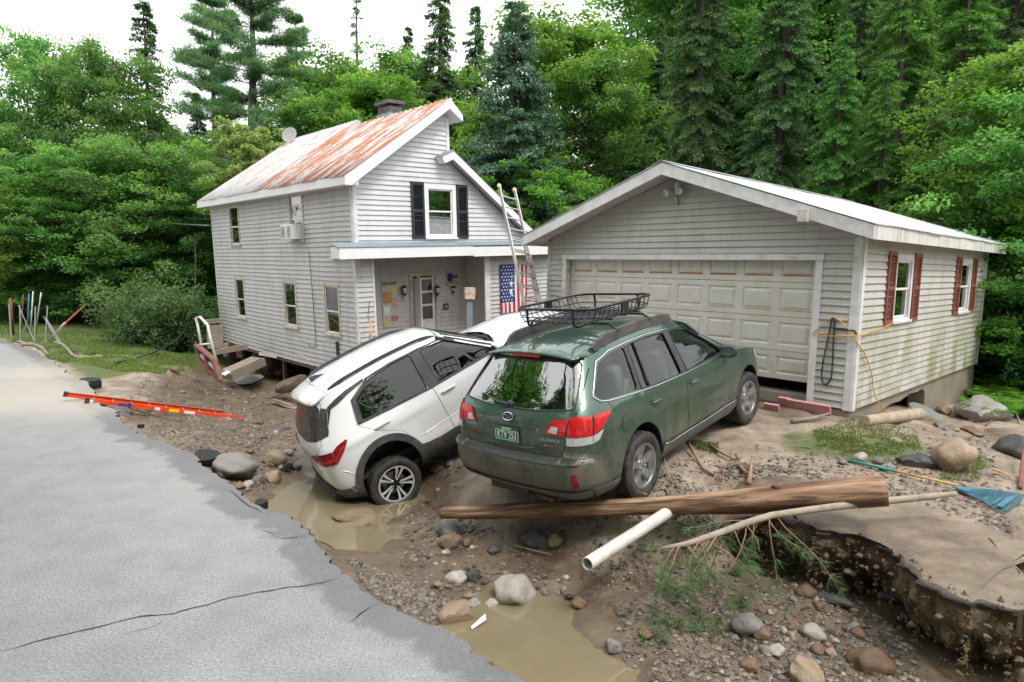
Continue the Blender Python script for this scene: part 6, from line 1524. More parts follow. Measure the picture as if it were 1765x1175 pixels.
# shovel handle leaning by the porch corner
sp = at(640, 585, .3); m = MB(); a_ = atd(639, 548, 14.0); b_ = atd(641, 600, 13.8); m.tube([a_, b_, b_+Vector((.02, -.05, -.5))], .022, 8); so_ = m.build('shovel', 'wood_fresh', smooth=True); tag(so_, 'orange-brown wooden tool handle leaning by the porch corner', 'shovel')
m = MB(); m.tube([atd(637, 520, 14.2), atd(634, 545, 14.1), atd(640, 560, 14.0), atd(636, 590, 14)], .008, 5); hk = m.build('iron_hook', 'black_metal'); tag(hk, 'thin black iron rod bent against the porch corner wall', 'rod')
# window air conditioner
ac = empty('air_conditioner', HW.copy()); tag(ac, 'white window air conditioner in the upper middle window of the house', 'air conditioner')
m = MB(); m.box((-.14, 2.80, -.90), (.36, .60, .37)); m.build('case', 'white_clean', ac)
for k in range(9):
 m = MB(); m.box((-.325, 2.62+.0, -1.03+k*.032), (.012, .2, .012)); m.build('grille_bar', 'grey_paint', ac)
m = MB(); m.box((-.324, 2.95, -.90), (.012, .22, .26)); m.build('grille_panel', 'curtain', ac)
# ------------------------------------------------------------------ cords on the garage
def cord(nm, pts, r, mt, label, cat, n=6):
 P = [Vector(p) for p in pts]; Q = []
 for i in range(len(P)-1):           # smooth (Catmull-Rom)
  p0, p1, p2, p3 = P[max(0, i-1)], P[i], P[i+1], P[min(len(P)-1, i+2)]
  for k in range(6):
   t = k/6; Q.append(.5*((2*p1)+(p2-p0)*t+(2*p0-5*p1+4*p2-p3)*t*t+(3*p1-p0-3*p2+p3)*t**3))
 Q.append(P[-1]); m = MB(); m.tube(Q, r, n); o = m.build(nm, mt, smooth=True); tag(o, label, cat); return o
gq = at(1540, 715, .3)
cord('orange_lead', [gpnt(1.42, -.04, 1.18), gpnt(1.0, -.06, 1.14), gpnt(.4, -.05, 1.1), gpnt(-.045, -.05, 1.07), gpnt(-.05, .3, 1.03), gpnt(-.05, .56, 1.03), gpnt(-.05, .50, 1.12), gpnt(-.05, .30, 1.295), gpnt(-.05, .1, 1.15), gpnt(-.05, -.03, .98), gpnt(.25, -.05, .78), gpnt(.6, -.05, .45), gpnt(.75, -.08, .1), gpnt(.95, -.25, -.2), gpnt(1.25, -.35, -.33), gpnt(1.8, -.3, -.3), gpnt(2.0, -.2, -.22)], .008, 'yellow_cord', 'orange extension cord draped round the garage corner to the ground', 'cord')
cord('black_hose', [gpnt(-.045, .345, .32), gpnt(-.045, .40, .38), gpnt(-.045, .405, .6), gpnt(-.045, .36, .95), gpnt(-.045, .325, 1.26), gpnt(-.045, .305, 1.285), gpnt(-.045, .285, 1.25), gpnt(-.045, .28, .95), gpnt(-.045, .27, .6), gpnt(-.045, .28, .4), gpnt(-.045, .345, .31)], .012, 'black_rubber', 'black hose looped on a hook beside the garage door', 'hose')
cord('black_bracket', [gpnt(-.045, .30, 1.13), gpnt(-.05, .05, 1.13), gpnt(-.05, .0, 1.12), gpnt(-.05, -.02, 1.07)], .012, 'black_metal', 'black metal hook bracket across the garage corner trim', 'bracket')
# overhead wires and the fallen service cable
cord('power_line', [hp(-.1, 8.8, -.35), atd(250, 378, 30), atd(120, 388, 40), atd(-60, 388, 55)], .014, 'black_metal', 'dark overhead wire running left from the house eave through the trees', 'wire')
cord('service_wire', [hp(-.1, 8.8, -.55), atd(230, 384, 28), atd(60, 388, 38), atd(-60, 384, 50)], .012, 'galv', 'pale lower overhead wire sagging left from the house', 'wire')
cord('fallen_cable', [atd(335, 400, 24), atd(337, 470, 22.5), atd(330, 540, 21), atd(310, 580, 20), atd(280, 600, 19), atd(245, 614, 17.9), at(200, 625, .04)], .022, 'black_rubber', 'thick black cable drooping from the trees to the lawn beside the shrub', 'cable')
cord('thin_black_wire', [at(210, 698, -.15), at(250, 712, -.28), at(300, 724, -.38), at(350, 731, -.47), at(400, 728, -.55), at(420, 722, -.58)], .008, 'black_rubber', 'thin black wire curving on the mud below the orange ladder', 'wire')
# ------------------------------------------------------------------ roof basket
def basket():
 def R(x, y, dz=0): p = groof(x, y); return p+Vector((0, 0, dz))
 root = empty('roof_basket', greencar.matrix_world.copy()); tag(root, 'black steel cargo basket on the roof of the green car', 'roof basket')
 z0 = 1.715; h = .155; L0, L1, Wd = -.18, 1.08, .47
 def ring(a, b, w, z, cut):
  return [(a+cut, -w, z), (b-cut, -w, z), (b, -w+cut, z), (b, w-cut, z), (b-cut, w, z), (a+cut, w, z), (a, w-cut, z), (a, -w+cut, z), (a+cut, -w, z), (a+cut+.05, -w, z)]
 m = MB(); m.tube(ring(L0, L1, Wd+.04, z0+h, .10), .0145, 8); m.build('top_rail', 'black_metal', root, smooth=True)
 m = MB(); m.tube(ring(L0+.03, L1-.03, Wd+.015, z0+h*.42, .09), .006, 6); m.build('mid_rail', 'black_metal', root, smooth=True)
 for k in range(11):
  y = -Wd+.06+(2*Wd-.12)*k/10; m = MB(); m.tube([(L0+.05, y, z0+.01), (L1-.05, y, z0+.01)], .0065, 6); m.build('floor_bar', 'black_metal', root)
 for k in range(4):
  x = L0+.22+(L1-L0-.44)*k/3; m = MB(); m.box((x, 0, z0-.006), (.05, 2*Wd-.06, .012)); m.build('cross_bar', 'black_metal', root)
 for s in (-1, 1):
  for k in range(13):
   x = L0+.10+(L1-L0-.2)*k/12; m = MB(); m.tube([(x, s*(Wd-.10), z0+.01), (x, s*(Wd-.04), z0+.012), (x, s*(Wd+.005), z0+.045), (x, s*(Wd+.02), z0+.09), (x, s*(Wd+.035), z0+h)], .0055, 6); m.build('side_hoop', 'black_metal', root)
  m = MB(); m.box(((L0+L1)/2, s*(Wd+.045), z0+h*.72), (.13, .02, .095)); m.build('clamp_plate', 'black_metal', root)
 for x, d in ((L0, -1), (L1, 1)):
  for y in (-.30, .30):
   m = MB(); m.tube([(x, y, z0+h), (x+d*.015, y, z0+h*.5), (x+d*.005, y, z0+.0), (x-d*.05, y, z0-.022), (x-d*.25, y, z0-.012)], .014, 8); m.build('end_loop', 'black_metal', root)
 for x in (.15, .82):
  m = MB(); m.tube([(x, -.60, groof(x, -.56).z+.075), (x, -.5, z0-.025), (x, .5, z0-.025), (x, .60, groof(x, .56).z+.075)], .014, 8); m.build('mount_bar', 'black_metal', root)
basket()
# ------------------------------------------------------------------ log, pipe, branch, rake
def logmat():
 m, nt, b = newmat('stripped_log'); v = coords(nt, 'Object', (.35, 3.2, 3.2))
 n1 = nnoise(nt, v, 2.2, 7, .7, .6); n2 = nnoise(nt, coords(nt, 'Object', (.2, 8, 8)), 3, 6, .7)
 c = ramp(nt, n1, [(.30, (.035, .017, .010)), (.44, (.13, .062, .032)), (.56, (.30, .175, .10)), (.74, (.50, .36, .25))])
 c = mixc(nt, ramp(nt, n2, [(.52, (0, 0, 0)), (.60, (.85,)*3)]), c, (.04, .022, .013)); setc(nt, b, c); b.inputs['Roughness'].default_value = .7
 bump(nt, b, n2, .8, .02)
logmat()
def log():
 A = at(757, 884, -.26); B = at(1524, 846, .30); A.z = -.20; B = atd(1524, 846, 5.72); A = atd(757, 884, 7.0)
 ax = (B-A); L = ax.length; ax.normalize(); root = None
 up = Vector((0, 0, 1)); sd = ax.cross(up).normalized(); u = sd.cross(ax); n = 26; k = 90; V = []; F = []
 for i in range(k+1):
  t = i/k; r = .060+.068*t**.8+.010*math.sin(t*9)
  c = Vector((t*L, .05*math.sin(t*3.2), -.10*math.sin(t*PI)*.5))
  if i == 0: r *= .55
  for j in range(n):
   a = 2*PI*j/n; w = 1+.17*n3((t*L*.5, math.cos(a)*1.3, math.sin(a)*1.3+5))+.13*n3((t*L*.35, math.cos(a)*4, math.sin(a)*4))+.05*n3((t*L*.8, math.cos(a)*9, math.sin(a)*9))
   e = .05*n3((a*1.3, 2, 3)) if i == k else 0
   V.append(c+Vector((e, math.cos(a)*r*w, math.sin(a)*r*w)))
 for i in range(k):
  for j in range(n): F.append((i*n+j, i*n+(j+1) % n, (i+1)*n+(j+1) % n, (i+1)*n+j))
 F.append(tuple(range(n))[::-1]); F.append(tuple(k*n+j for j in range(n)))
 o = meshobj('log', V, F, 'stripped_log', smooth=True); o.matrix_world = frame(A, ax, z=u); tag(o, 'long stripped reddish-brown log lying across the gully behind the green car', 'log')
 for t, a, l, r in ((.30, 1.9, .18, .03), (.80, 2.2, .07, .03), (.52, 1.4, .10, .012)):
  m = MB(); c = Vector((t*L, 0, .08)); d = Vector((-.8, .2*math.cos(a), .35)).normalized(); m.tube([c, c+d*l*.6, c+d*l], [r, r*.7, r*.3], 7); m.build('branch_stub', 'stripped_log', o, smooth=True)
 return A, B
LOGA, LOGB = log()
m = MB(); A = atd(1012, 972, 5.3); B = atd(1146, 886, 6.25); ax = (B-A).normalized(); R = ax.to_track_quat('Z', 'Y').to_matrix()
L = (B-A).length+.5; m.lathe([(.048, 0), (.056, 0), (.057, .01), (.057, L), (.048, L), (.047, .02), (.048, 0)], A, 24, R, caps=False); pv = m.build('drain_pipe', 'pvc', auto=40); tag(pv, 'white plastic drain pipe jutting out from under the log', 'pipe')
def bark(nm, c):
 simple(nm, c, .85, var=.25, scale=14, bmp=.4)
bark('branch_bark', (.30, .26, .20)); bark('twig_bark', (.24, .15, .09)); bark('root_bark', (.30, .185, .11))
simple('needle_green', (.055, .11, .025), .6, var=.35, scale=25)
def branch():
 P = [atd(1648, 850, 5.85), atd(1600, 856, 5.85), atd(1540, 862, 5.82), atd(1480, 868, 5.75), atd(1400, 878, 5.62), atd(1330, 888, 5.52), atd(1290, 900, 5.45), atd(1230, 922, 5.35), atd(1185, 937, 5.28), atd(1140, 945, 5.22)]
 m = MB(); m.tube(P, [.02, .03, .033, .034, .032, .030, .030, .028, .024, .012], 10); root = m.build('fallen_branch', 'branch_bark', smooth=True); tag(root, 'pale broken pine branch slanting out from beneath the log with needle twigs', 'branch')
 rnd = random.Random(8); NV = []
 # side twigs hanging into the gully with needle tufts
 starts = [(1190,935,5.28),(1240,918,5.37),(1270,905,5.42),(1300,898,5.47),(1330,890,5.52),(1215,928,5.32),(1160,942,5.24),(1285,902,5.45)]
 for si in range(26):
  px, py, dp = starts[si % len(starts)]; px += rnd.uniform(-12, 12)
  s = atd(px, py, dp); d = Vector((rnd.uniform(-.55, .35), rnd.uniform(-.7, .2), rnd.uniform(-.75, -.05))).normalized(); Lt = rnd.uniform(.25, .75)
  pts = [s];
  for q in range(6):
   d = (d+Vector((rnd.uniform(-.25, .25), rnd.uniform(-.25, .25), rnd.uniform(-.22, .12)))).normalized(); p = pts[-1]+d*Lt/6; p.z = max(p.z, hz(p.x, p.y)+.015); pts.append(p)
  m = MB(); m.tube(pts, [.007, .006, .005, .004, .0035, .003, .002], 5); m.build('twig', 'twig_bark', root, smooth=True)
  if si % 8 == 7: continue
  for q in range(3, 7):
   for w in range(26):
    b0 = pts[q]+Vector((rnd.uniform(-.02, .02),)*3); dd = ((pts[q]-pts[q-1]).normalized()*.7+Vector((rnd.uniform(-1, 1), rnd.uniform(-1, 1), rnd.uniform(-1, .7)))).normalized(); ln = rnd.uniform(.06, .12); sd = dd.orthogonal().normalized()*.0018
    e = b0+dd*ln+Vector((0, 0, -.015)); NV += [b0-sd, b0+sd, e+sd*.3, e-sd*.3]
 for (px, py) in [(1150,1010),(1180,1040),(1230,1070),(1190,1085),(1130,1100),(1260,1030),(1150,1085),(1210,1000),(1240,960),(1280,985),(1190,970),(1315,965)]:
  for t in range(5):
   c = at(px+rnd.uniform(-22, 22), py+rnd.uniform(-14, 14), -.3); c.z = hz(c.x, c.y)+rnd.uniform(.02, .08)
   for w in range(24):
    dd = Vector((rnd.uniform(-1, 1), rnd.uniform(-1, 1), rnd.uniform(-.3, .9))).normalized(); ln = rnd.uniform(.06, .13); sd = dd.orthogonal().normalized()*.003; e = c+dd*ln; NV += [c-sd, c+sd, e+sd*.3, e-sd*.3]
 o = quadmesh('needles', [tuple(v) for v in NV], 4, 'needle_green', root); o['kind'] = 'stuff'
branch()
def gpt0(px, py):
 z = .3
 for _ in range(14):
  p = at(px, py, z); z += (hz(p.x, p.y)-z)*.6
 return at(px, py, z)
def rake():
 A = gpt0(1462, 796); J = gpt0(1650, 846); E0 = None
 A.z += .02; J.z += .06
 d = (J-A).normalized(); M_ = A+(J-A)*.46
 m = MB(); m.tube([A, A+(M_-A)*.02, M_], [.012, .016, .016], 8); root = m.build('rake', 'teal_plastic', smooth=True); tag(root, 'leaf rake with teal grip, yellow handle and blue plastic head lying on the driveway', 'rake')
 m = MB(); m.tube([M_, J], .0125, 8); m.build('handle', 'rake_yellow', root, smooth=True)
 fw = Vector((d.x, d.y, 0)).normalized(); sd = Vector((-fw.y, fw.x, 0)); J0 = J-Vector((0, 0, .03)); Lh = .50; n = 17
 gz = lambda p: hz(p.x, p.y)+.012
 for i in range(n):
  t = (i/(n-1)-.5)*2; a0 = J0+sd*t*.045; mid = J0+fw*.25+sd*t*.17; e = J0+fw*(.50-.03*abs(t))+sd*t*.34
  mid.z = max(gz(mid)+.02, J0.z*.5+mid.z*.5-.02); e.z = gz(e)
  m = MB(); w = .0125
  for p, q in ((a0, mid), (mid, e)): m.bar(p, q, w*.8 if q is mid else w*1.2, .005)
  m.bar(e, e+fw*.02-Vector((0, 0, .02)), w*1.3, .006); m.build('tine', 'rake_blue', root)
 m = MB(); m.prism([(-.05, 0), (.05, 0), (.085, .12), (-.085, .12)], (sd, fw), J0+Vector((0, 0, .0)), (0, 0, .014)); m.build('head_plate', 'rake_blue', root)
 for f, w in ((.17, .115), (.27, .175), (.36, .235), (.42, .275)):
  p = J0+fw*f; p.z = (gz(p)+J0.z)/2-.002 if f < .2 else gz(p)+.012; m = MB(); m.bar(p-sd*w, p+sd*w, .016 if f < .4 else .05, .006); m.build('cross_web', 'rake_blue', root)
rake()
# ------------------------------------------------------------------ broken deck and rail beside the house
def deck():
 root = empty('broken_handrail', Matrix.Translation(at(372, 652, -.62))); tag(root, 'tilted brown wooden stair rail with posts beside the undermined house', 'handrail'); Mi = root.matrix_world.inverted()
 dp = 15.9
 def b(nm, a, c, w, h, mt): m = MB(); m.bar(Mi @ a, Mi @ c, w, h); return m.build(nm, mt, root)
 b('top_plank', atd(338, 594, dp), atd(372, 622, dp-.7), .13, .045, 'rail_brown')
 for (x0, y0, x1, y1, o) in ((341, 600, 350, 628, 0), (354, 608, 365, 645, -.3), (370, 622, 380, 656, -.7)): b('post', atd(x0, y0, dp+o), atd(x1, y1, dp+o-.1), .11, .09, 'rail_brown')
 b('lower_rail', atd(346, 626, dp-.1), atd(378, 655, dp-.75), .07, .07, 'rail_brown'); b('mid_rail', atd(345, 611, dp-.05), atd(376, 640, dp-.7), .05, .05, 'white_trim')
 root2 = empty('white_stair_rail', Matrix.Translation(atd(360, 600, 17.2))); tag(root2, 'leaning white pipe stair rail standing by the far corner of the house', 'handrail'); Mj = root2.matrix_world.inverted()
 def t(nm, pts, r): m = MB(); m.tube([Mj @ p for p in pts], r, 8); m.build(nm, 'white_trim', root2, smooth=True)
 t('rail_tube', [atd(348, 600, 17.2), atd(341, 562, 17.2), atd(338, 548, 17.2), atd(345, 546, 17.2), atd(358, 560, 17), atd(362, 580, 17), atd(372, 618, 16.9)], .035)
 t('cross_tube', [atd(344, 594, 17.2), atd(366, 592, 17)], .028)
 root3 = empty('deck_frame', Matrix.Translation(atd(390, 610, 18))); tag(root3, 'weathered timber deck frame with brown legs behind the stair rail', 'deck frame'); Mk = root3.matrix_world.inverted()
 def d(nm, a, c, w, h, mt): m = MB(); m.bar(Mk @ a, Mk @ c, w, h); m.build(nm, mt, root3)
 d('beam', atd(370, 607, 17.6), atd(425, 597, 18.2), .10, .14, 'wood_grey'); d('leg', atd(391, 590, 18), atd(390, 615, 18), .10, .10, 'wood_grey'); d('leg', atd(408, 594, 18.3), atd(413, 616, 18.2), .11, .11, 'rail_brown'); d('leg', atd(369, 560, 18), atd(372, 600, 18), .40, .10, 'wood_grey'); d('cross_beam', atd(350, 555, 18.4), atd(380, 552, 18.6), .12, .12, 'wood_grey')
 root4 = empty('concrete_step', Matrix.Translation(at(410, 648, -.7))); tag(root4, 'fallen slab of steps with grey concrete side and wooden tread below the house', 'steps'); Mk4 = root4.matrix_world.inverted()
 p = [at(384, 655, -.72), at(432, 632, -.72), at(452, 622, -.62), at(400, 638, -.60)]
 a, bq = atd(390, 648, 16.5), atd(448, 622, 17.3); axd = (bq-a).normalized();
 m = MB(); m.bar(Mk4 @ a, Mk4 @ bq, .5, .2); m.build('block', 'concrete', root4);
 for k in range(4):
  o_ = Vector((-axd.y, axd.x, 0))*(-.18+k*.12)+Vector((0, 0, .125)); m = MB(); m.bar(Mk4 @ (a+o_), Mk4 @ (bq+o_-axd*.1), .11, .03); m.build('plank', 'wood_grey', root4)
 m = MB(); m.bar(atd(384, 646, 15.9), atd(394, 640, 16.0), .22, .025); wp = m.build('white_board', 'white_clean'); tag(wp, 'small white board lying against the brown stair rail', 'board')
deck()
# ------------------------------------------------------------------ far fence, poles and debris on the lawn
fence = empty('wire_fence', Matrix.Translation(at(60, 590, .05))); tag(fence, 'low chain-link fence sagging along the left lawn', 'fence'); Mi = fence.matrix_world.inverted()
FP = [at(20, 583, .05), at(36, 586, .05), at(60, 590, .05), at(78, 590, .05), at(110, 598, .0), at(140, 600, -.05)]
for i, p in enumerate(FP[:4]):
 m = MB(); m.tube([Mi @ p, Mi @ (p+Vector((.05*i, 0, 1.1)))], .02, 6); m.build('post', 'galv', fence)
m = MB(); k = 0
for i in range(len(FP)-1):
 a, b = FP[i], FP[i+1]; L = (b-a).length; nn_ = int(L/.09); ha_ = 1.1 if i < 3 else .8-.3*(i-3); hb__ = 1.1 if i < 2 else .8-.3*(i-2)
 for s in (-1, 1):
  for q in range(-8, nn_+8):
   t0, t1 = q/nn_, (q+s*10)/nn_
   if not (0 <= t0 <= 1 and 0 <= t1 <= 1): continue
   m.bar(Mi @ (a.lerp(b, t0)), Mi @ (a.lerp(b, t1)+Vector((0, 0, ha_+(hb__-ha_)*t1))), .009, .009)
o = m.build('mesh', 'galv', fence, fix=False); o['kind'] = 'stuff'
for (x0, y0, x1, y1, r, mt, lab, nm) in ((18, 515, 22, 578, .05, 'rail_brown', 'dark reddish-brown post at the far left end of the fence', 'fence_post'), (40, 508, 36, 582, .016, 'red_shutter', 'thin red stake by the wire fence', 'marker_stake'), (50, 506, 47, 575, .026, 'tape_blue', 'blue taped pole beside the wire fence', 'marker_pole'), (57, 502, 52, 580, .018, 'white_trim', 'white pole leaning against the wire fence', 'marker_pole'), (71, 504, 60, 582, .022, 'galv', 'tilted grey metal pole at the right end of the fence', 'marker_pole')):
 dpt = (at(x1, y1, .05)-Vector((0, 0, CAMZ))).dot(CF); m = MB(); m.tube([at(x1, y1, .0), atd(x0, y0, dpt)], r, 7); o = m.build(nm, mt, smooth=True); tag(o, lab, 'post')
A = at(82, 590, .02); dpt = (A-Vector((0, 0, CAMZ))).dot(CF); m = MB(); m.tube([A, atd(108, 561, dpt)], .038, 8); o = m.build('leaning_pole', 'wood_grey', smooth=True); tag(o, 'red and white striped pole leaning steeply over the lawn', 'pole')
m = MB(); m.tube([atd(108, 561, dpt), atd(150, 523, dpt)], .03, 8); m.build('red_section', 'poster_red2', o); m = MB(); m.tube([atd(106, 563, dpt), atd(113, 556, dpt)], .042, 8); m.build('white_band', 'orange_band', o)
for (x0, y0, x1, y1, r, lab) in ((25, 583, 82, 602, .06, 'long grey driftwood pole on the lawn edge near the road'), (35, 590, 58, 594, .09, 'short dark broken log on the lawn beside the road'), (95, 593, 140, 606, .07, 'brown debris log across the lawn below the leaning pole'), (138, 603, 175, 613, .08, 'dark root clump trailing across the lawn'), (185, 607, 235, 612, .03, 'thin pale stick on the lawn near the shrub')):
 a, b = at(x0, y0, .06), at(x1, y1, .06); pts = [a.lerp(b, t/6)+Vector((0, 0, .03+.05*n3((x0+t, y0, 1)))) for t in range(7)]; pts = [Vector((p.x, p.y, hz(p.x, p.y)+.05+.03*n3((p.x*3, p.y, 1)))) for p in pts]
 m = MB(); m.tube(pts, [r*(.6+.5*abs(n3((t*2.3, x0, 3)))) for t in range(7)], 7); o = m.build('driftwood', 'wood_grey', smooth=True); tag(o, lab, 'driftwood')
# far red road sign
p = atd(7, 517, 48); o = empty('road_sign', Matrix.Translation((p.x, p.y, hz(p.x, p.y)))); tag(o, 'tiny red road sign far down the road at the left edge', 'sign')
hh = p.z-hz(p.x, p.y); m = MB(); m.tube([(0, 0, 0), (0, 0, hh)], .04, 6); m.build('post', 'galv', o); m = MB(); m.lathe([(.001, -.02), (.32, -.02), (.32, .02), (.001, .02)], (0, -.05, hh), 8, Matrix.Rotation(PI/2, 3, 'X')); m.build('sign_plate', 'flag_red', o)
# ------------------------------------------------------------------ by the garage: culvert, lid, foam board, boulders
m = MB(); a, b = at(1490, 728, .52), at(1584, 716, .36); a.z = hz(a.x, a.y)+.06; b.z = hz(b.x, b.y)+.10; m.tube([a, a.lerp(b, .5), b], [.075, .085, .095], 14); o = m.build('clay_pipe', 'clay', auto=40); tag(o, 'pale clay pipe lying on the mud below the garage corner', 'pipe')
c = at(1595, 704, .3); c.z = hz(c.x, c.y)+.10; m = MB(); m.lathe([(.001, -.012), (.26, -.012), (.27, 0), (.26, .012), (.001, .012)], c, 28, Matrix.Rotation(.35, 3, 'X') @ Matrix.Rotation(.25, 3, 'Y')); o = m.build('manhole_cover', 'galv', auto=40); tag(o, 'round grey metal cover lying by the hole in the garage foundation', 'cover')
for (px, py, sx, sy, a, lab) in ((1393, 705, .62, .14, 0, 'long pink foam board under the garage door corner'), (1352, 697, .18, .13, .1, 'small pink foam scrap at the garage threshold'), (1330, 700, .22, .10, .3, 'muddy broken pink foam piece behind the front wheel')):
 p = at(px, py, .58); o = MB(); o.box((0, 0, 0), (.05, sx, sy)); ob = o.build('foam_board', 'pink_foam'); ob.matrix_world = Matrix.Translation((p.x, p.y, hz(p.x, p.y)+sy*.55)) @ Matrix.Rotation(GTH+a*.3, 4, 'Z') @ Matrix.Rotation(-.35, 4, 'Y'); tag(ob, lab, 'foam board')
# ================================================================== stones, slabs, pebbles
def rockmat(nm, c, c2, wetr=.55):
 m, nt, b = newmat(nm); v = coords(nt, 'Object'); oi = nt.nodes.new('ShaderNodeObjectInfo')
 n1 = nnoise(nt, v, 2.0, 6, .65); n2 = nnoise(nt, v, 14, 5, .7)
 col = ramp(nt, n1, [(.3, c2), (.62, c)]); col = mixc(nt, ramp(nt, n2, [(.55, (0, 0, 0)), (.7, (.45,)*3)]), col, tuple(min(1, x*1.7) for x in c))
 sp = nt.nodes.new('ShaderNodeSeparateXYZ'); g = nt.nodes.new('ShaderNodeNewGeometry'); nt.links.new(v, sp.inputs[0])
 mud = mth(nt, 'ADD', mth(nt, 'MULTIPLY', sp.outputs['Z'], -1.2), mth(nt, 'SUBTRACT', n1, .55)); col = mixc(nt, ramp(nt, mud, [(-.0, (0, 0, 0)), (.22, (.9,)*3)]), col, (.16, .122, .086))
 hv = nt.nodes.new('ShaderNodeHueSaturation'); nt.links.new(col, hv.inputs['Color']); nt.links.new(mth(nt, 'ADD', .75, mth(nt, 'MULTIPLY', oi.outputs['Random'], .5)), hv.inputs['Value'])
 setc(nt, b, hv.outputs['Color']); b.inputs['Roughness'].default_value = wetr; bump(nt, b, n2, .45, .03)
rockmat('rock_tan', (.29, .215, .14), (.18, .13, .085)); rockmat('rock_grey', (.235, .225, .205), (.13, .122, .11)); rockmat('rock_light', (.40, .37, .32), (.26, .235, .20)); rockmat('rock_dark', (.065, .062, .06), (.03, .029, .029), .42); rockmat('rock_rust', (.20, .122, .072), (.11, .07, .044)); rockmat('rock_slate', (.085, .088, .092), (.045, .046, .048), .42)
RMESH = {}
def rockmesh(kind, i, sub):
 key = (kind, i, sub)
 if key in RMESH: return RMESH[key]
 bm = bmesh.new(); bmesh.ops.create_icosphere(bm, subdivisions=sub, radius=.5); s = i*7.3+hash(kind) % 5*0
 planes = [Vector((random.Random(i*31+q).uniform(-1, 1), random.Random(i*17+q+3).uniform(-1, 1), random.Random(i*13+q+9).uniform(-1, 1))).normalized() for q in range(7)]
 for v in bm.verts:
  d = v.co.normalized(); r = .5*(1+.30*noise.noise(d*1.3+Vector((s, 0, 0)))+.12*noise.noise(d*3.1+Vector((0, s, 0)))+.07*noise.noise(d*6+Vector((0, 0, s)))+.035*noise.noise(d*14+Vector((s, s, 0))))
  if kind == 'ang':
   for k, p in enumerate(planes):
    t = d.dot(p)
    if t > .2: r = min(r, (.36+.05*(k % 3))/t)
  v.co = d*r
 me = bpy.data.meshes.new('rock_%s' % kind); bm.to_mesh(me); bm.free()
 me.polygons.foreach_set('use_smooth', [True]*len(me.polygons))
 if kind == 'ang': me.set_sharp_from_angle(angle=math.radians(32))
 RMESH[key] = me; return me
def gpt(px, py):                    # where a measured pixel meets the ground
 z = -.2
 for _ in range(14):
  p = at(px, py, z); z2 = hz(p.x, p.y); z += (z2-z)*.6
 return at(px, py, z)
def withmat(me, mt):
 k = me.name+mt
 if k in RMESH: return RMESH[k]
 c = me.copy(); c.materials.clear(); c.materials.append(M(mt)); RMESH[k] = c; return c
RR = random.Random(21)
def rock(px, py, wpx, mt, label=None, kind='rnd', sq=(1, .85, .7), sink=.30, nm='stone', rot=None, group=None, tilt=.25, hpx=None, sub=3, p=None):
 p = gpt(px, py+wpx*.12) if p is None else p; dep = (p-Vector((0, 0, CAMZ))).dot(CF); s = wpx*dep/FPX*1.12
 o = bpy.data.objects.new(nm, withmat(rockmesh(kind, RR.randrange(5 if sub == 3 else 6), sub), mt)); COL.objects.link(o)
 zz = s*sq[2]
 o.matrix_world = Matrix.Translation((p.x, p.y, p.z+zz*(.5-sink))) @ Matrix.Rotation(RR.uniform(0, 6.28) if rot is None else rot, 4, 'Z') @ Matrix.Rotation(RR.uniform(-tilt, tilt), 4, 'X') @ Matrix.Diagonal((s*sq[0], s*sq[1], zz, 1))
 if label: tag(o, label, 'stone' if nm != 'boulder' else 'boulder', group)
 return o
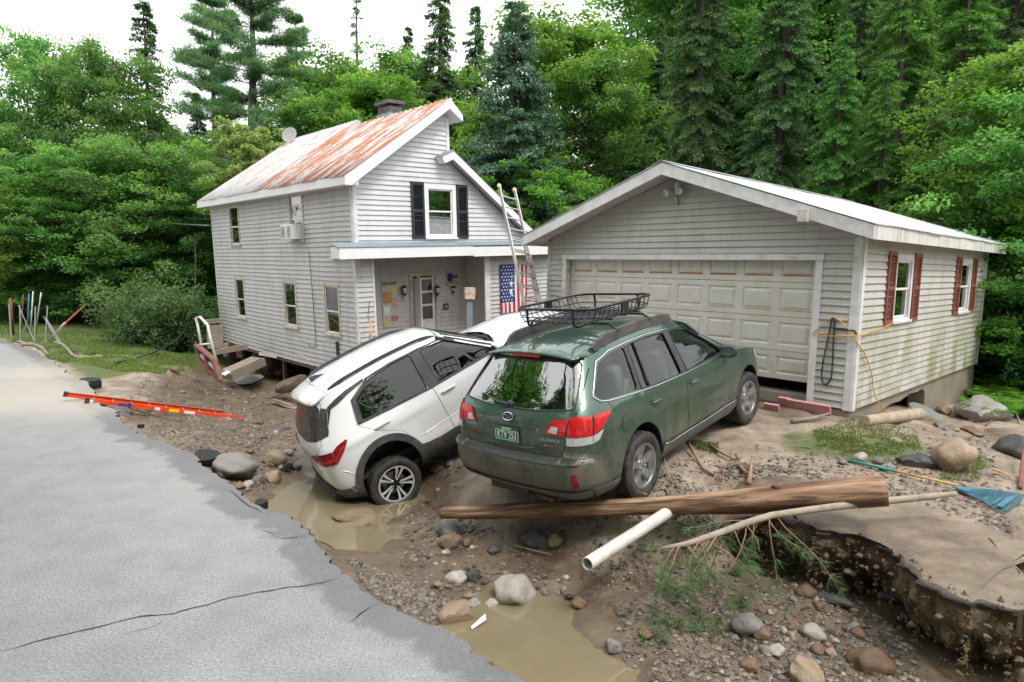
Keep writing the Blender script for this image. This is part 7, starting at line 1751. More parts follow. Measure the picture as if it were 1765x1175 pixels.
BIG = [(775,933,37,'rock_tan','tan cobble at the left end of the log beside a small brown stone'),(806,934,21,'rock_rust','small brown stone next to the tan cobble under the log end'),(777,911,48,'rock_grey','muddy grey rock under the thin end of the log'),(922,934,45,'rock_dark','dark rounded rock in the shade below the log'),(957,934,31,'rock_tan','tan egg-shaped stone beside the dark rounded rock'),
 (786,998,33,'rock_light','pale stone touching a dark one above the lower pool'),(815,992,29,'rock_slate','dark grey stone resting on a pale one above the lower pool'),(888,1021,70,'rock_light','large pale grey rock at the top edge of the lower pool'),(784,1060,60,'rock_tan','round brown rock at the left corner of the lower pool by the road'),(817,1042,24,'rock_grey','grey stone between the round brown rock and the pale rock'),(846,1042,25,'rock_light','light tan stone left of the large pale grey rock'),(808,1028,18,'rock_tan','small golden stone above the round brown rock'),(755,1008,17,'rock_tan','small tan pebble stone in the stream left of the pale stones'),
 (997,1040,25,'rock_rust','brown stone on the mud right of the large pale rock'),(1112,1092,28,'rock_rust','rounded brown stone below the fallen pine twigs'),(1058,1115,31,'rock_grey','rough stone poking out of the lower pool'),(851,948,22,'rock_dark','small black stone under the middle of the log'),
 (1389,1021,32,'rock_rust','orange-brown stone in front of the undercut bank'),(1451,1012,30,'rock_tan','olive tan stone under the bank beside an orange one'),(1480,1008,29,'rock_rust','orange stone tucked right under the eroded bank'),(1412,1045,22,'rock_rust','small reddish stone below the flat slate'),(1469,1051,19,'rock_tan','small tan stone below the olive stone'),(1400,1092,38,'rock_light','pale tan cobble in the middle of the gully stones'),(1285,1079,52,'rock_grey','broad grey rock left of the pale tan cobble'),(1310,1092,29,'rock_rust','brown oval stone leaning on the broad grey rock'),(1319,1121,21,'rock_grey','small grey stone touching a light tan one near the bottom'),(1339,1123,29,'rock_light','light tan round stone near the bottom of the gully'),(1389,1163,64,'rock_tan','large tan rock at the very bottom edge of the picture'),(1500,1143,62,'rock_rust','rough rusty brown clod rock at the bottom right of the gully'),(1409,1120,25,'rock_rust','red-brown wedge stone above the flat grey slab stone'),(1431,1125,19,'rock_tan','small upright tan stone right of the red-brown wedge'),(1478,1092,23,'rock_rust','brown stone in front of the black layered chunk'),(1464,1085,20,'rock_grey','grey stone beside the brown one before the black chunk'),(1292,1149,32,'rock_rust','rough brown stone at the lower pool edge near the bottom'),
 (475,791,38,'rock_tan','big tan boulder stone behind the white car bumper'),(388,814,30,'rock_tan','round tan stone beside the black asphalt chunk at the kerb'),(495,805,22,'rock_dark','dark rounded stone next to the big tan stone by the bumper'),(510,804,17,'rock_grey','small grey stone wedged against the white car bumper'),(447,826,24,'rock_grey','square grey block stone at the upper pool edge'),(428,836,19,'rock_light','whitish stone at the left shore of the upper pool'),(471,823,33,'rock_tan','flat pinkish stone between the pool and the tan boulder stone'),(413,839,17,'rock_rust','small pink stone beside the whitish stone'),(431,779,14,'rock_rust','little brown stone above the flat boulder at the kerb'),(497,781,18,'rock_grey','grey stone above the dark rounded stone by the bumper'),(457,671,15,'rock_tan','orange stone at the right end of the fallen asphalt slab'),(447,729,17,'rock_rust','brown stone just past the right tip of the orange ladder'),
 (1625,708,28,'rock_tan','tan rounded rock against the garage foundation'),(1452,797,15,'rock_grey','small grey stone at the tip of the rake handle'),(1482,790,26,'rock_light','flat pale stone behind the rake grip'),(1514,795,20,'rock_grey','grey stone right of the flat pale one behind the rake'),(1531,806,20,'rock_grey','muddy stone behind the middle of the rake handle'),
 (752,806,30,'rock_rust','brown stone on the bank between the two cars'),(775,800,16,'rock_grey','small grey stone right of the brown one between the cars')]
for (x, y, w, mt, lb) in BIG: rock(x, y, w, mt, lb, 'ang' if RR.random() < .55 else 'rnd')
rock(407, 800, 84, 'rock_grey', 'flat muddy boulder half buried beside the road edge', sq=(1, .75, .42), sink=.3, nm='boulder', rot=2.3)
rock(617, 886, 72, 'rock_tan', 'flat mud-covered rock standing out of the upper pool', sq=(1, .55, .30), sink=.3, nm='boulder', rot=.3, p=Vector((*at(617, 890, -.5).xy, -.53)))
rock(1690, 712, 80, 'rock_grey', 'large striped grey boulder at the rear corner of the garage', 'ang', sq=(1, .8, .62), nm='boulder', rot=.4)
rock(1640, 800, 62, 'rock_tan', 'big tan boulder on the grass right of the rake', 'rnd', sq=(1, .9, .85), sink=.12, nm='boulder', rot=.2)
rock(1578, 795, 56, 'rock_dark', 'flat black boulder leaning against the big tan boulder', 'ang', sq=(1, .7, .5), nm='boulder', rot=-.2)
rock(1643, 738, 26, 'rock_tan', 'flat orange stone in front of the striped boulder', 'ang', sq=(1, .7, .35)); rock(1676, 741, 38, 'rock_rust', 'flat pinkish slab stone below the striped boulder', 'ang', sq=(1, .7, .35)); rock(1624, 732, 32, 'rock_grey', 'flat grey stone left of the orange one by the striped boulder', 'ang', sq=(1, .7, .4))
rock(1431, 1026, 64, 'rock_slate', 'flat dark slate slab lying among stones under the bank', 'ang', sq=(1, .35, .22), rot=-.6); rock(1385, 1136, 50, 'rock_grey', 'flat grey slab stone above the large bottom rock', 'ang', sq=(1, .55, .28), rot=-.2); rock(1445, 1120, 20, 'rock_slate', 'small blue-grey slate right of the tan upright stone', 'ang', sq=(1, .7, .4))
rock(1748, 772, 62, 'rock_dark', 'dark wet soil heap at the right edge beyond the boulder', sq=(1, .9, .6), sink=.3, nm='boulder')
# scattered stones, one object each, by where they lie
ZONES = [(58, [(720,880),(770,880),(860,960),(1000,1000),(980,1050),(860,1010),(760,1060),(740,960)], 7, 15, 'loose cobble among the stream stones between log and lower pool', 'stones between the log and the lower pool'),
 (62, [(1240,1050),(1360,1010),(1500,1060),(1560,1130),(1540,1175),(1250,1175),(1120,1110)], 6, 16, 'loose stone strewn over the gully floor before the undercut bank', 'stones on the gully floor'),
 (52, [(400,740),(500,725),(510,800),(430,845),(370,830),(350,800),(400,770)], 6, 13, 'loose stone in the rubble between kerb and white car', 'rubble left of the white car'),
 (34, [(300,660),(470,680),(500,740),(400,745),(260,710)], 5, 10, 'small stone on the flood bed below the house', 'stones below the house'),
 (26, [(1150,880),(1300,870),(1320,905),(1200,960),(1050,960),(1000,920)], 6, 12, 'small stone on the slope under the log and pipe', 'stones under the log'),
 (20, [(1380,760),(1740,830),(1700,740),(1560,735)], 5, 10, 'small stone on the mud beside the garage grass patch', 'stones beside the garage'),
 (18, [(700,800),(790,770),(800,840),(730,880)], 6, 12, 'small stone on the bank between the cars', 'stones between the cars')]
for cnt, poly, a, b, lab, grp in ZONES:
 xs = [q[0] for q in poly]; ys = [q[1] for q in poly]; k = 0
 while k < cnt:
  x, y = RR.uniform(min(xs), max(xs)), RR.uniform(min(ys), max(ys))
  if not pip((x, y), poly): continue
  rock(x, y, a+(b-a)*RR.random()**2, RR.choice(['rock_tan', 'rock_grey', 'rock_grey', 'rock_light', 'rock_dark', 'rock_rust', 'rock_slate']), lab, 'ang' if RR.random() < .5 else 'rnd', sq=(1, RR.uniform(.6, 1), RR.uniform(.45, .8)), group=grp, sub=2); k += 1
# pebbles and grit: far too many to count
def pebbles():
 rs = np.random.default_rng(4); N = 38000; pts = []
 polys = [(.30, [(700,860),(1000,900),(1300,900),(1560,1080),(1600,1175),(1120,1175),(960,1040),(760,1080),(690,1000)]), (.22, [(250,650),(500,660),(520,830),(420,850),(340,790),(210,710)]), (.16, [(1150,800),(1700,760),(1765,1000),(1500,920),(1240,870)]), (.12, [(600,960),(700,1000),(780,1040),(740,1070),(640,1020)]), (.20, [(1000,900),(1130,830),(1340,860),(1300,900)])]
 P = []
 for f, poly in polys:
  xs = [q[0] for q in poly]; ys = [q[1] for q in poly]; c = 0
  while c < N*f:
   x = rs.uniform(min(xs), max(xs), 4000); y = rs.uniform(min(ys), max(ys), 4000)
   for a, b in zip(x, y):
    if pip((a, b), poly): P.append((a, b)); c += 1
 P = np.array(P[:N]); z = np.full(len(P), -.25)
 for _ in range(3):
  D = np.stack([ (P[:, 0]-882.5)/FPX, -(P[:, 1]-587.5)/FPX], 1)
  d = np.array(CF)[None]+D[:, :1]*np.array(CR)[None]+D[:, 1:]*np.array(CU)[None]; t = (z-CAMZ)/d[:, 2]; W = d*t[:, None]; z = z+(hgrid(W[:, 0], W[:, 1])-z)*.7
 W[:, 2] = hgrid(W[:, 0], W[:, 1]); keep = (edist(W[:, 0], W[:, 1]) > .05) & (fbm(W[:, 0]*1.3, W[:, 1]*1.3, 3, 77)+.35*rs.random(len(W)) > .05); W = W[keep]
 s = .005+.026*rs.random(len(W))**4
 octa = np.array([(1, 0, 0), (0, 1, 0), (-1, 0, 0), (0, -1, 0), (0, 0, 1), (0, 0, -1)], float)
 ang = rs.random(len(W))*6.28; ca, sa = np.cos(ang), np.sin(ang)
 sc = np.stack([s*(.7+.8*rs.random(len(W))), s*(.7+.6*rs.random(len(W))), s*(.45+.4*rs.random(len(W)))], 1)
 V = octa[None]*(1+.35*(rs.random((len(W), 6, 1))-.5))*sc[:, None]
 X = V[..., 0]*ca[:, None]-V[..., 1]*sa[:, None]; Y = V[..., 0]*sa[:, None]+V[..., 1]*ca[:, None]; V = np.stack([X, Y, V[..., 2]], -1)+W[:, None]; V[..., 2] += s[:, None]*.25
 T = np.array([(0, 1, 4), (1, 2, 4), (2, 3, 4), (3, 0, 4), (1, 0, 5), (2, 1, 5), (3, 2, 5), (0, 3, 5)])
 Q = V[:, T].reshape(-1, 3)
 o = quadmesh('pebbles', Q, 3, 'pebble', attr=np.repeat(rs.random(len(W)), 8)); tag(o, 'grit and pebbles covering the washed-out mud', 'pebbles', kind='stuff')
def pebmat():
 m, nt, b = newmat('pebble'); a = nt.nodes.new('ShaderNodeAttribute'); a.attribute_name = 'tint'
 setc(nt, b, ramp(nt, a.outputs['Fac'], [(0, (.035, .03, .027)), (.3, (.10, .082, .065)), (.6, (.165, .132, .10)), (.85, (.25, .215, .18)), (1, (.12, .07, .04))])); b.inputs['Roughness'].default_value = .55
pebmat(); pebbles()
# asphalt chunks broken from the road
simple('asphalt_top', (.15, .15, .15), .85, var=.3, scale=60, bmp=.4)
def chunk(px, py, wpx, lab, th=.075, yaw=0, tx=0, ty=0, asp=.7, z=0, black=False):
 p = gpt(px, py); dep = (p-Vector((0, 0, CAMZ))).dot(CF); s = wpx*dep/FPX; rnd = random.Random(int(px*7+py)); k = 9
 top = [(s*.5*(.75+.4*rnd.random())*math.cos(2*PI*i/k), s*.5*asp*(.75+.4*rnd.random())*math.sin(2*PI*i/k)) for i in range(k)]
 m = MB(); m.mi = 1; V = [(x, y, th) for x, y in top]; m.add(V, [tuple(range(k))]); m.mi = 0
 r1 = [(x*(1+.06*rnd.random()), y*(1+.06*rnd.random()), th*.5+.02*rnd.random()) for x, y in top]; r2 = [(x*.9, y*.9, 0) for x, y in top]
 m.add(V+r1+r2, [(i, k+i, k+(i+1) % k, (i+1) % k) for i in range(k)]+[(k+i, 2*k+i, 2*k+(i+1) % k, k+(i+1) % k) for i in range(k)]+[tuple(2*k+i for i in range(k))])
 o = m.build('asphalt_chunk', ['asphalt_edge', 'asphalt_edge' if black else 'asphalt_top'], fix=True); o.matrix_world = Matrix.Translation((p.x, p.y, p.z+z)) @ Matrix.Rotation(yaw, 4, 'Z') @ Matrix.Rotation(tx, 4, 'X') @ Matrix.Rotation(ty, 4, 'Y'); tag(o, lab, 'asphalt chunk')
chunk(358, 803, 50, 'black broken asphalt block standing at the kerb by the flat boulder', .16, .3, .5, 0, .6, .05, True)
chunk(200, 712, 52, 'grey asphalt slab tipped down at the road edge below the orange ladder', .06, -.6, -.35, .2, .8)
chunk(172, 703, 26, 'small black asphalt lump under the orange ladder', .14, .2, .3, .1, .7, 0, True)
chunk(157, 668, 38, 'black asphalt lump behind the left end of the orange ladder', .2, 0, .2, 0, .6, 0, True)
chunk(426, 662, 56, 'tilted grey asphalt slab lying below the fallen steps', .06, .5, .3, -.12, .6, .08)
chunk(452, 890, 20, 'small black broken asphalt corner at the edge of the upper pool', .12, .2, .4, 0, .8, .1, True)
chunk(243, 737, 12, 'tiny black asphalt bit on the mud near the kerb', .06, .4, 0, 0, .8, 0, True)
chunk(1573, 1085, 60, 'black layered slate chunk under the driveway ledge', .13, -.3, .25, .1, .7, .05, True); chunk(1540, 1072, 70, 'upper dark plate of the layered chunk under the ledge', .05, .1, .3, .12, .45, .2, True); chunk(1600, 1095, 80, 'wide dark plate jutting from beneath the driveway ledge', .07, -.2, .2, .05, .4, .08, True)
chunk(1730, 1010, 14, 'small dark clod on the flat driveway silt', .05, 0, 0, 0, .8, 0, True)
# earth clods by the house: undercut bank of soil
for (x, y, w, lab, mt, sq) in ((470, 636, 66, 'brown earth bank clod beneath the house corner', 'soil_clod', (1, .8, .9)), (508, 668, 60, 'grass-topped earth hummock behind the white car', 'soil_clod', (1, .8, .55)), (440, 645, 34, 'earth lump between the steps and the earth bank', 'soil_clod', (1, .8, .7)), (302, 640, 16, 'small sod lump on the flood bed', 'soil_clod', (1, .8, .8)), (490, 645, 40, 'earth lump in the dark hollow under the house', 'soil_clod', (1, .8, .6))):
 if 'soil_clod' not in MATS: rockmat('soil_clod', (.17, .12, .075), (.075, .052, .033), .85)
 rock(x, y, w, mt, lab, 'ang', sq=sq, nm='earth_clod', sink=.2)['category'] = 'earth clod'
# roots and sticks beside the green car
def stick(pts, r, lab, nm='root', mt='root_bark', cat='root', twigs=4, seed=1):
 P = [gpt(x, y)+Vector((0, 0, .03+h)) for x, y, h in pts]; m = MB(); m.tube(P, [r*(1-.6*i/(len(P)-1)) for i in range(len(P))], 7); o = m.build(nm, mt, smooth=True); tag(o, lab, cat); rnd = random.Random(seed)
 for k in range(twigs):
  i = rnd.randrange(1, len(P)); d = Vector((rnd.uniform(-1, 1), rnd.uniform(-1, 1), rnd.uniform(-.1, .6))).normalized(); l = rnd.uniform(.08, .25); m = MB(); m.tube([P[i], P[i]+d*l*.5+Vector((0, 0, -.01)), P[i]+d*l+Vector((0, 0, -.04))], [r*.4, r*.3, r*.1], 5); m.build('rootlet', mt, o, smooth=True)
stick([(1185,775,.06),(1200,795,.02),(1212,812,.0),(1235,825,.01),(1245,830,0)], .022, 'pale peeled root by the rear wheel of the green car', seed=2)
stick([(1222,770,.0),(1240,785,.02),(1265,800,.03),(1280,820,.04),(1290,835,.1)], .018, 'thin root trailing from the green car sill to the log', seed=3)
stick([(1268,790,.02),(1276,805,.02),(1282,822,.03)], .014, 'short forked root beside the trailing root', seed=5)
stick([(1290,838,.0),(1293,822,.04),(1296,806,.1)], .03, 'upright pinkish stake stub behind the log', 'stake_stub', 'root_bark', 'stub', 0)
stick([(1160,838,.0),(1150,826,.04),(1143,800,.08),(1138,792,.04)], .01, 'thin pale twig curling past the rear wheel', 'twig', 'branch_bark', 'twig', 1)
stick([(1060,850,.02),(1085,842,.06),(1110,838,.04),(1130,836,.02)], .008, 'thin twig lying along the top of the log by the bumper', 'twig', 'branch_bark', 'twig', 3, 9)
stick([(1740,826,0),(1720,818,.02),(1700,815,.03),(1765,832,.03)], .012, 'thin yellow stick at the right edge beyond the rake', 'stick', 'wood_fresh', 'stick', 0)
stick([(1758,845,0),(1760,815,.1),(1765,790,.3)], .025, 'rusty upright stake at the right picture edge', 'stake', 'rail_brown', 'stake', 0)
stick([(1700,735,0),(1715,725,.04),(1732,722,.02)], .012, 'small red stick by the striped boulder', 'stick', 'red_shutter', 'stick', 0)
stick([(1745,712,.12),(1752,722,.05),(1758,732,.0)], .015, 'thin white pipe bit near the right edge by the ferns', 'pipe_bit', 'pvc', 'pipe', 0)
stick([(1350,885,.0),(1395,868,.0),(1430,850,.05)], .012, 'thin stick behind the right end of the log', 'stick', 'branch_bark', 'stick', 1, 4)
stick([(885,945,.0),(915,955,.02),(950,962,.01)], .012, 'straight dark stick below the dark rounded rock', 'stick', 'wood_grey', 'stick', 0)
stick([(1365,730,.0),(1400,728,.03),(1428,722,.05)], .035, 'short dark log on the mud before the garage corner', 'log_piece', 'wood_grey', 'log', 0)
p = at(822, 1078, -.40); m = MB(); m.add([at(812, 1080, -.41), at(836, 1058, -.37), at(838, 1068, -.40), at(813, 1085, -.415)], [(0, 1, 2, 3)]); o = m.build('paper_scrap', 'white_clean', fix=False); md = o.modifiers.new('t', 'SOLIDIFY'); md.thickness = .004; tag(o, 'white scrap lying at the left edge of the lower pool', 'scrap')
for (x, y, l, lab) in ((525, 612, 0, 'thin pale rod poking out of the dark hollow under the house'),):
 a, b = atd(512, 607, 15.5), atd(534, 622, 15); m = MB(); m.tube([a, b], .018, 6); o = m.build('metal_rod', 'galv'); tag(o, lab, 'rod')
# torn black matting by the hummock
for k, (x, y) in enumerate(((488, 690), (480, 697), (494, 700))):
 p = gpt(x, y); V = []; n = 8
 for i in range(n+1):
  t = i/n
  for s in (0, 1): V.append(p+Vector(((t-.5)*.7, (s-.5)*.12+.05*math.sin(t*5+k), .06+.10*math.sin(t*3.1+k)*(1-.4*s))))
 o = meshobj('torn_matting', V, [(2*i, 2*i+2, 2*i+3, 2*i+1) for i in range(n)], 'wood_grey', smooth=True); md = o.modifiers.new('t', 'SOLIDIFY'); md.thickness = .012; tag(o, ['upper strip of torn grey matting behind the white car', 'left strip of torn grey matting behind the white car', 'lowest strip of torn grey matting beside the white car'][k], 'matting')

for i in range(15):
 q = LR[int(len(LR)*(.12+.85*RR.random()))]; p = Vector((q[0]+RR.uniform(-.03, .10)*-.6, q[1]-RR.uniform(-.06, .02), RR.uniform(-.15, .14))); rock(0, 0, RR.uniform(6, 13), RR.choice(['rock_tan', 'rock_rust', 'rock_grey', 'rock_grey']), 'stone stuck in the brown soil face of the undercut bank', 'rnd', p=p, group='stones in the bank face', sub=2)
# ================================================================== vegetation
def leafmat(nm, dark, light, trans=.35, rough=.5, hue=.03):
 m, nt, b = newmat(nm); nt.nodes.remove(b); out = nt.nodes['Material Output']
 a = nt.nodes.new('ShaderNodeAttribute'); a.attribute_name = 'tint'; oi = nt.nodes.new('ShaderNodeObjectInfo')
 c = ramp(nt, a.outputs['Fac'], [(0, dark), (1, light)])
 hv = nt.nodes.new('ShaderNodeHueSaturation'); nt.links.new(c, hv.inputs['Color'])
 nt.links.new(mth(nt, 'ADD', .5-hue*.5, mth(nt, 'MULTIPLY', oi.outputs['Random'], hue)), hv.inputs['Hue']); nt.links.new(mth(nt, 'ADD', .8, mth(nt, 'MULTIPLY', oi.outputs['Random'], .4)), hv.inputs['Value'])
 df = nt.nodes.new('ShaderNodeBsdfPrincipled'); df.inputs['Roughness'].default_value = rough; df.inputs['Specular IOR Level'].default_value = .35; nt.links.new(hv.outputs['Color'], df.inputs['Base Color'])
 tr = nt.nodes.new('ShaderNodeBsdfTranslucent'); t2 = mixc(nt, 1.0, hv.outputs['Color'], (1.5, 1.6, .7), 'MULTIPLY'); nt.links.new(t2, tr.inputs['Color'])
 mx = nt.nodes.new('ShaderNodeMixShader'); mx.inputs[0].default_value = trans; nt.links.new(df.outputs[0], mx.inputs[1]); nt.links.new(tr.outputs[0], mx.inputs[2]); nt.links.new(mx.outputs[0], out.inputs[0])
leafmat('leaf_maple', (.07, .18, .055), (.22, .43, .125), .5); leafmat('leaf_bright', (.085, .195, .035), (.22, .38, .075), .45); leafmat('leaf_shrub', (.065, .14, .055), (.17, .30, .12), .4)
leafmat('needle_spruce', (.038, .098, .044), (.135, .27, .095), .28, .6, .03); leafmat('needle_blue', (.06, .125, .09), (.17, .30, .22), .2, .6, .02); leafmat('needle_pine', (.055, .12, .06), (.16, .28, .13), .25, .6, .03); leafmat('needle_hemlock', (.05, .13, .03), (.15, .31, .07), .32, .6, .04)
leafmat('leaf_fern', (.08, .20, .02), (.17, .36, .05), .4); leafmat('leaf_pale', (.14, .20, .05), (.34, .38, .17), .4); leafmat('grass_blade', (.09, .15, .035), (.23, .29, .095), .4)
bark('bark_dark', (.06, .045, .035)); bark('bark_grey', (.13, .115, .10))
def unit(v): return v/np.maximum(1e-9, np.linalg.norm(v, axis=-1, keepdims=True))
def leaves(C, N, D, L, W, fold=.0):      # diamond leaves: centre, normal-ish, direction, length, width
 D = unit(D); S = unit(np.cross(N, D)); L = np.asarray(L)[:, None]; W = np.asarray(W)[:, None]
 return np.stack([C, C+D*L*.45+S*W*.5, C+D*L, C+D*L*.45-S*W*.5], 1).reshape(-1, 3)
TREES = {}
def tube_np(m, pts, r, n=6): m.tube([tuple(p) for p in pts], r, n)
def maple(seed, H=10, R=4.0, lsize=.125, lower=.12, dens=1.0, leafy='leaf_maple'):
 rs = np.random.default_rng(seed); m = MB(); tr = [np.array([0, 0, -.4])]
 for i in range(1, 9): tr.append(np.array([.18*rs.normal()*i/4, .18*rs.normal()*i/4, H*.86*i/8]))
 tube_np(m, tr, [H*.017*(1-.85*i/8)+.012 for i in range(9)], 8)
 C = []; CR_ = []
 nl = int(30*dens)
 for k in range(nl):
  t = lower+(.97-lower)*(k+.5)/nl; z = H*.86*t; az = k*2.39996+rs.normal()*.3
  prof = math.sin(min(1, (t-lower+.10)/(.42))*PI/2)*(1 if t < .5 else math.cos((t-.5)/.52*PI/2)**.7); Lb = R*max(.18, prof)*rs.uniform(.78, 1.12)
  o = np.array([np.interp(z, [q[2] for q in tr], [q[0] for q in tr]), np.interp(z, [q[2] for q in tr], [q[1] for q in tr]), z]); d = np.array([math.cos(az), math.sin(az), .55+.5*t]); pts = [o]
  for i in range(5):
   d = d+np.array([rs.normal()*.12, rs.normal()*.12, -.13]); pts.append(pts[-1]+d/np.linalg.norm(d)*Lb/5)
  tube_np(m, pts, [.05*(1-t*.7)*H/10*(1-.16*i)+.006 for i in range(6)], 5)
  for i in range(1, 6):
   for s in range(2 if i < 5 else 3):
    sd = np.array([rs.normal(), rs.normal(), .25*rs.normal()]); sd /= np.linalg.norm(sd); ln = Lb*.30*rs.uniform(.4, 1.1); e = pts[i]+sd*ln; tube_np(m, [pts[i], (pts[i]+e)/2+np.array([0, 0, .04]), e], [.016, .011, .006], 4)
    C.append(e); CR_.append(rs.uniform(.40, .75)*R/4)
  C.append(pts[-1]); CR_.append(.5*R/4)
 C = np.array(C); CR_ = np.array(CR_); per = int(95*(R/4)**.6*(.15/lsize)**1.4)
 C = C+rs.normal(size=C.shape)*np.array([.2, .2, .3]); cen = np.repeat(C, per, 0); rad = np.repeat(CR_, per); n = len(cen)
 u = rs.normal(size=(n, 3)); u = unit(u)*(rs.random((n, 1))**.45); P = cen+u*np.stack([rad, rad, rad*.48], 1); P[:, 2] -= .12*np.hypot(u[:, 0], u[:, 1])*rad
 N = unit(np.array([0, 0, 1.])+.55*rs.normal(size=(n, 3))); D = np.stack([u[:, 0]+.6*rs.normal(size=n), u[:, 1]+.6*rs.normal(size=n), -.35+.3*rs.normal(size=n)], 1)
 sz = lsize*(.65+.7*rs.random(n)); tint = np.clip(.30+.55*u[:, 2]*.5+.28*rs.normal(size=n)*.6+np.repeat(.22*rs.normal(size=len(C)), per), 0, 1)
 return m, leaves(P, N, D, sz, sz*.82), tint, leafy
def spruce(seed, H=14, R=3.0, step=.36, droop=.35, low=.06, mat='needle_spruce', sparse=1.0, wid=.062, open_=0):
 rs = np.random.default_rng(seed); m = MB(); tube_np(m, [(0, 0, -.4), (.03, .02, H*.4), (0, .04, H*.8), (0, 0, H)], [H*.0135, H*.010, H*.004, .008], 8)
 A = []; Bv = []; T = []
 z = H*low; w = 0
 while z < H*.985:
  f = z/H; nb = int(rs.integers(5, 8)*sparse+.5) if f < .9 else 4
  for b in range(nb):
   if rs.random() < open_: continue
   az = rs.random()*6.283; Lb = R*((1-f)**.82*.97+.035)*rs.uniform(.70, 1.12); n = max(4, int(Lb/.15)); p = np.array([0, 0, z+rs.normal()*.08]); el = .30*(f-.35)-droop*.35
   ca, sa = math.cos(az), math.sin(az); pts = [p.copy()]; e = el
   for i in range(n):
    t = i/n; e = el-droop*math.sin(t*PI*.75)+.55*droop*max(0, t-.62)*2.2; p = p+np.array([ca*math.cos(e), sa*math.cos(e), math.sin(e)])*Lb/n; pts.append(p.copy())
   if f < .85: tube_np(m, pts[::max(1, n//4)]+[pts[-1]], [.028*(1-f)+.006]*(len(pts[::max(1, n//4)]))+[.004], 4)
   for i in range(1, n+1):
    t = i/n
    if t < .14+.1*rs.random(): continue
    tl = (.16+.50*min(1, (1-t)*1.5)*min(1, Lb/2.2))*rs.uniform(.7, 1.1)*(1 if t < .95 else .6)
    for s in (-1, 1):
     fa = az+s*rs.uniform(.75, 1.1); dz = -.22-.35*rs.random()*droop*2; q = pts[i]; kk = max(2, int(tl/.10))
     for g in range(kk):
      u = (g+.3)/kk*tl; pos = q+np.array([math.cos(fa)*u, math.sin(fa)*u, dz*u-.12*u*u]); A.append(pos); Bv.append((math.cos(fa), math.sin(fa), dz-.2)); T.append((t*.55+.35*g/kk)+.12*rs.normal())
    A.append(pts[i]); Bv.append((ca, sa, -.05)); T.append(t*.6+.15*rs.normal())
  z += step*(1.15-.55*f)*rs.uniform(.8, 1.2)
 A = np.array(A); Bv = np.array(Bv); T = np.array(T); k = 4
 A2 = np.repeat(A, k, 0)+rs.normal(size=(len(A)*k, 3))*.03; B2 = np.repeat(Bv, k, 0)+rs.normal(size=(len(A)*k, 3))*.55; n = len(A2)
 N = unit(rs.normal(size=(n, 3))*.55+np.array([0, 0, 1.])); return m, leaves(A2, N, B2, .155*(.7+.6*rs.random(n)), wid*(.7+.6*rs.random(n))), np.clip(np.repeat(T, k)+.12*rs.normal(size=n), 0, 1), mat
def pine(seed, H=18, R=4.2):
 rs = np.random.default_rng(seed); m = MB(); tube_np(m, [(0, 0, -.4), (.1, .1, H*.35), (-.1, .05, H*.7), (0, 0, H)], [H*.014, H*.011, H*.006, .02], 8); A = []; T = []
 z = H*.24
 while z < H*.99:
  f = z/H
  for b in range(int(rs.integers(3, 6))):
   az = rs.random()*6.283; Lb = R*(1.02-f)**.6*rs.uniform(.55, 1.1)*(1 if f > .35 else .75); el = rs.uniform(.02, .28); n = 7; p = np.array([0, 0, z]); pts = [p]
   for i in range(n):
    az2 = az+rs.normal()*.10; el += .04; p = p+np.array([math.cos(az2)*math.cos(el), math.sin(az2)*math.cos(el), math.sin(el)])*Lb/n; pts.append(p)
   tube_np(m, pts, [.045*(1-f)*(1-.12*i)+.01 for i in range(n+1)], 5)
   for i in range(2, n+1):
    for s in range(8):
     d = np.array([rs.normal(), rs.normal(), .22*rs.normal()+.1]); d /= np.linalg.norm(d); q = pts[i]+d*rs.uniform(.15, .65)*Lb/4.; A.append(q); T.append(.45+.2*rs.normal())
  z += rs.uniform(.45, .95)
 A = np.array(A); per = 22; C = np.repeat(A, per, 0); n = len(C); u = unit(rs.normal(size=(n, 3))+np.array([0, 0, .55])); C = C+rs.normal(size=(n, 3))*np.array([.14, .14, .05])
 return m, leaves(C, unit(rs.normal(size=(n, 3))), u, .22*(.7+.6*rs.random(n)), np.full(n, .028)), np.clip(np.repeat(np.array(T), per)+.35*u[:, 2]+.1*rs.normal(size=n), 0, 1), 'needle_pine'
def bush(seed, H=2.2, R=2.0, lsize=.09, mat='leaf_shrub', n=15000, spires=0):
 rs = np.random.default_rng(seed); m = MB(); C = []
 for k in range(26):
  az = rs.random()*6.283; r = R*.8*math.sqrt(rs.random()); top = np.array([math.cos(az)*r, math.sin(az)*r, H*(.55+.42*rs.random())*(1-.45*(r/R)**2)]); tube_np(m, [(math.cos(az)*r*.15, math.sin(az)*r*.15, -.1), tuple(top*np.array([.6, .6, .5])), tuple(top)], [.022, .015, .006], 4)
  for q in range(6): C.append(top*(1-.15*q)+rs.normal(size=3)*np.array([.35, .35, .22])*R/2)
 C = np.array(C); C[:, 2] = np.maximum(C[:, 2], .18); i = rs.integers(0, len(C), n); u = unit(rs.normal(size=(n, 3)))*(rs.random((n, 1))**.4); P = C[i]+u*np.array([.40, .40, .28])*R/2; P[:, 2] = np.maximum(P[:, 2], .03)
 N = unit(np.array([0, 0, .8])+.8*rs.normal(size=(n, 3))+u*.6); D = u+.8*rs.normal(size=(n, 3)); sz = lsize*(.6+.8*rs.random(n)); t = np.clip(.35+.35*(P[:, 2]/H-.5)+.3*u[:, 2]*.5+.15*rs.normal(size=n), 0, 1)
 V = leaves(P, N, D, sz, sz*.55)
 return m, V, t, mat
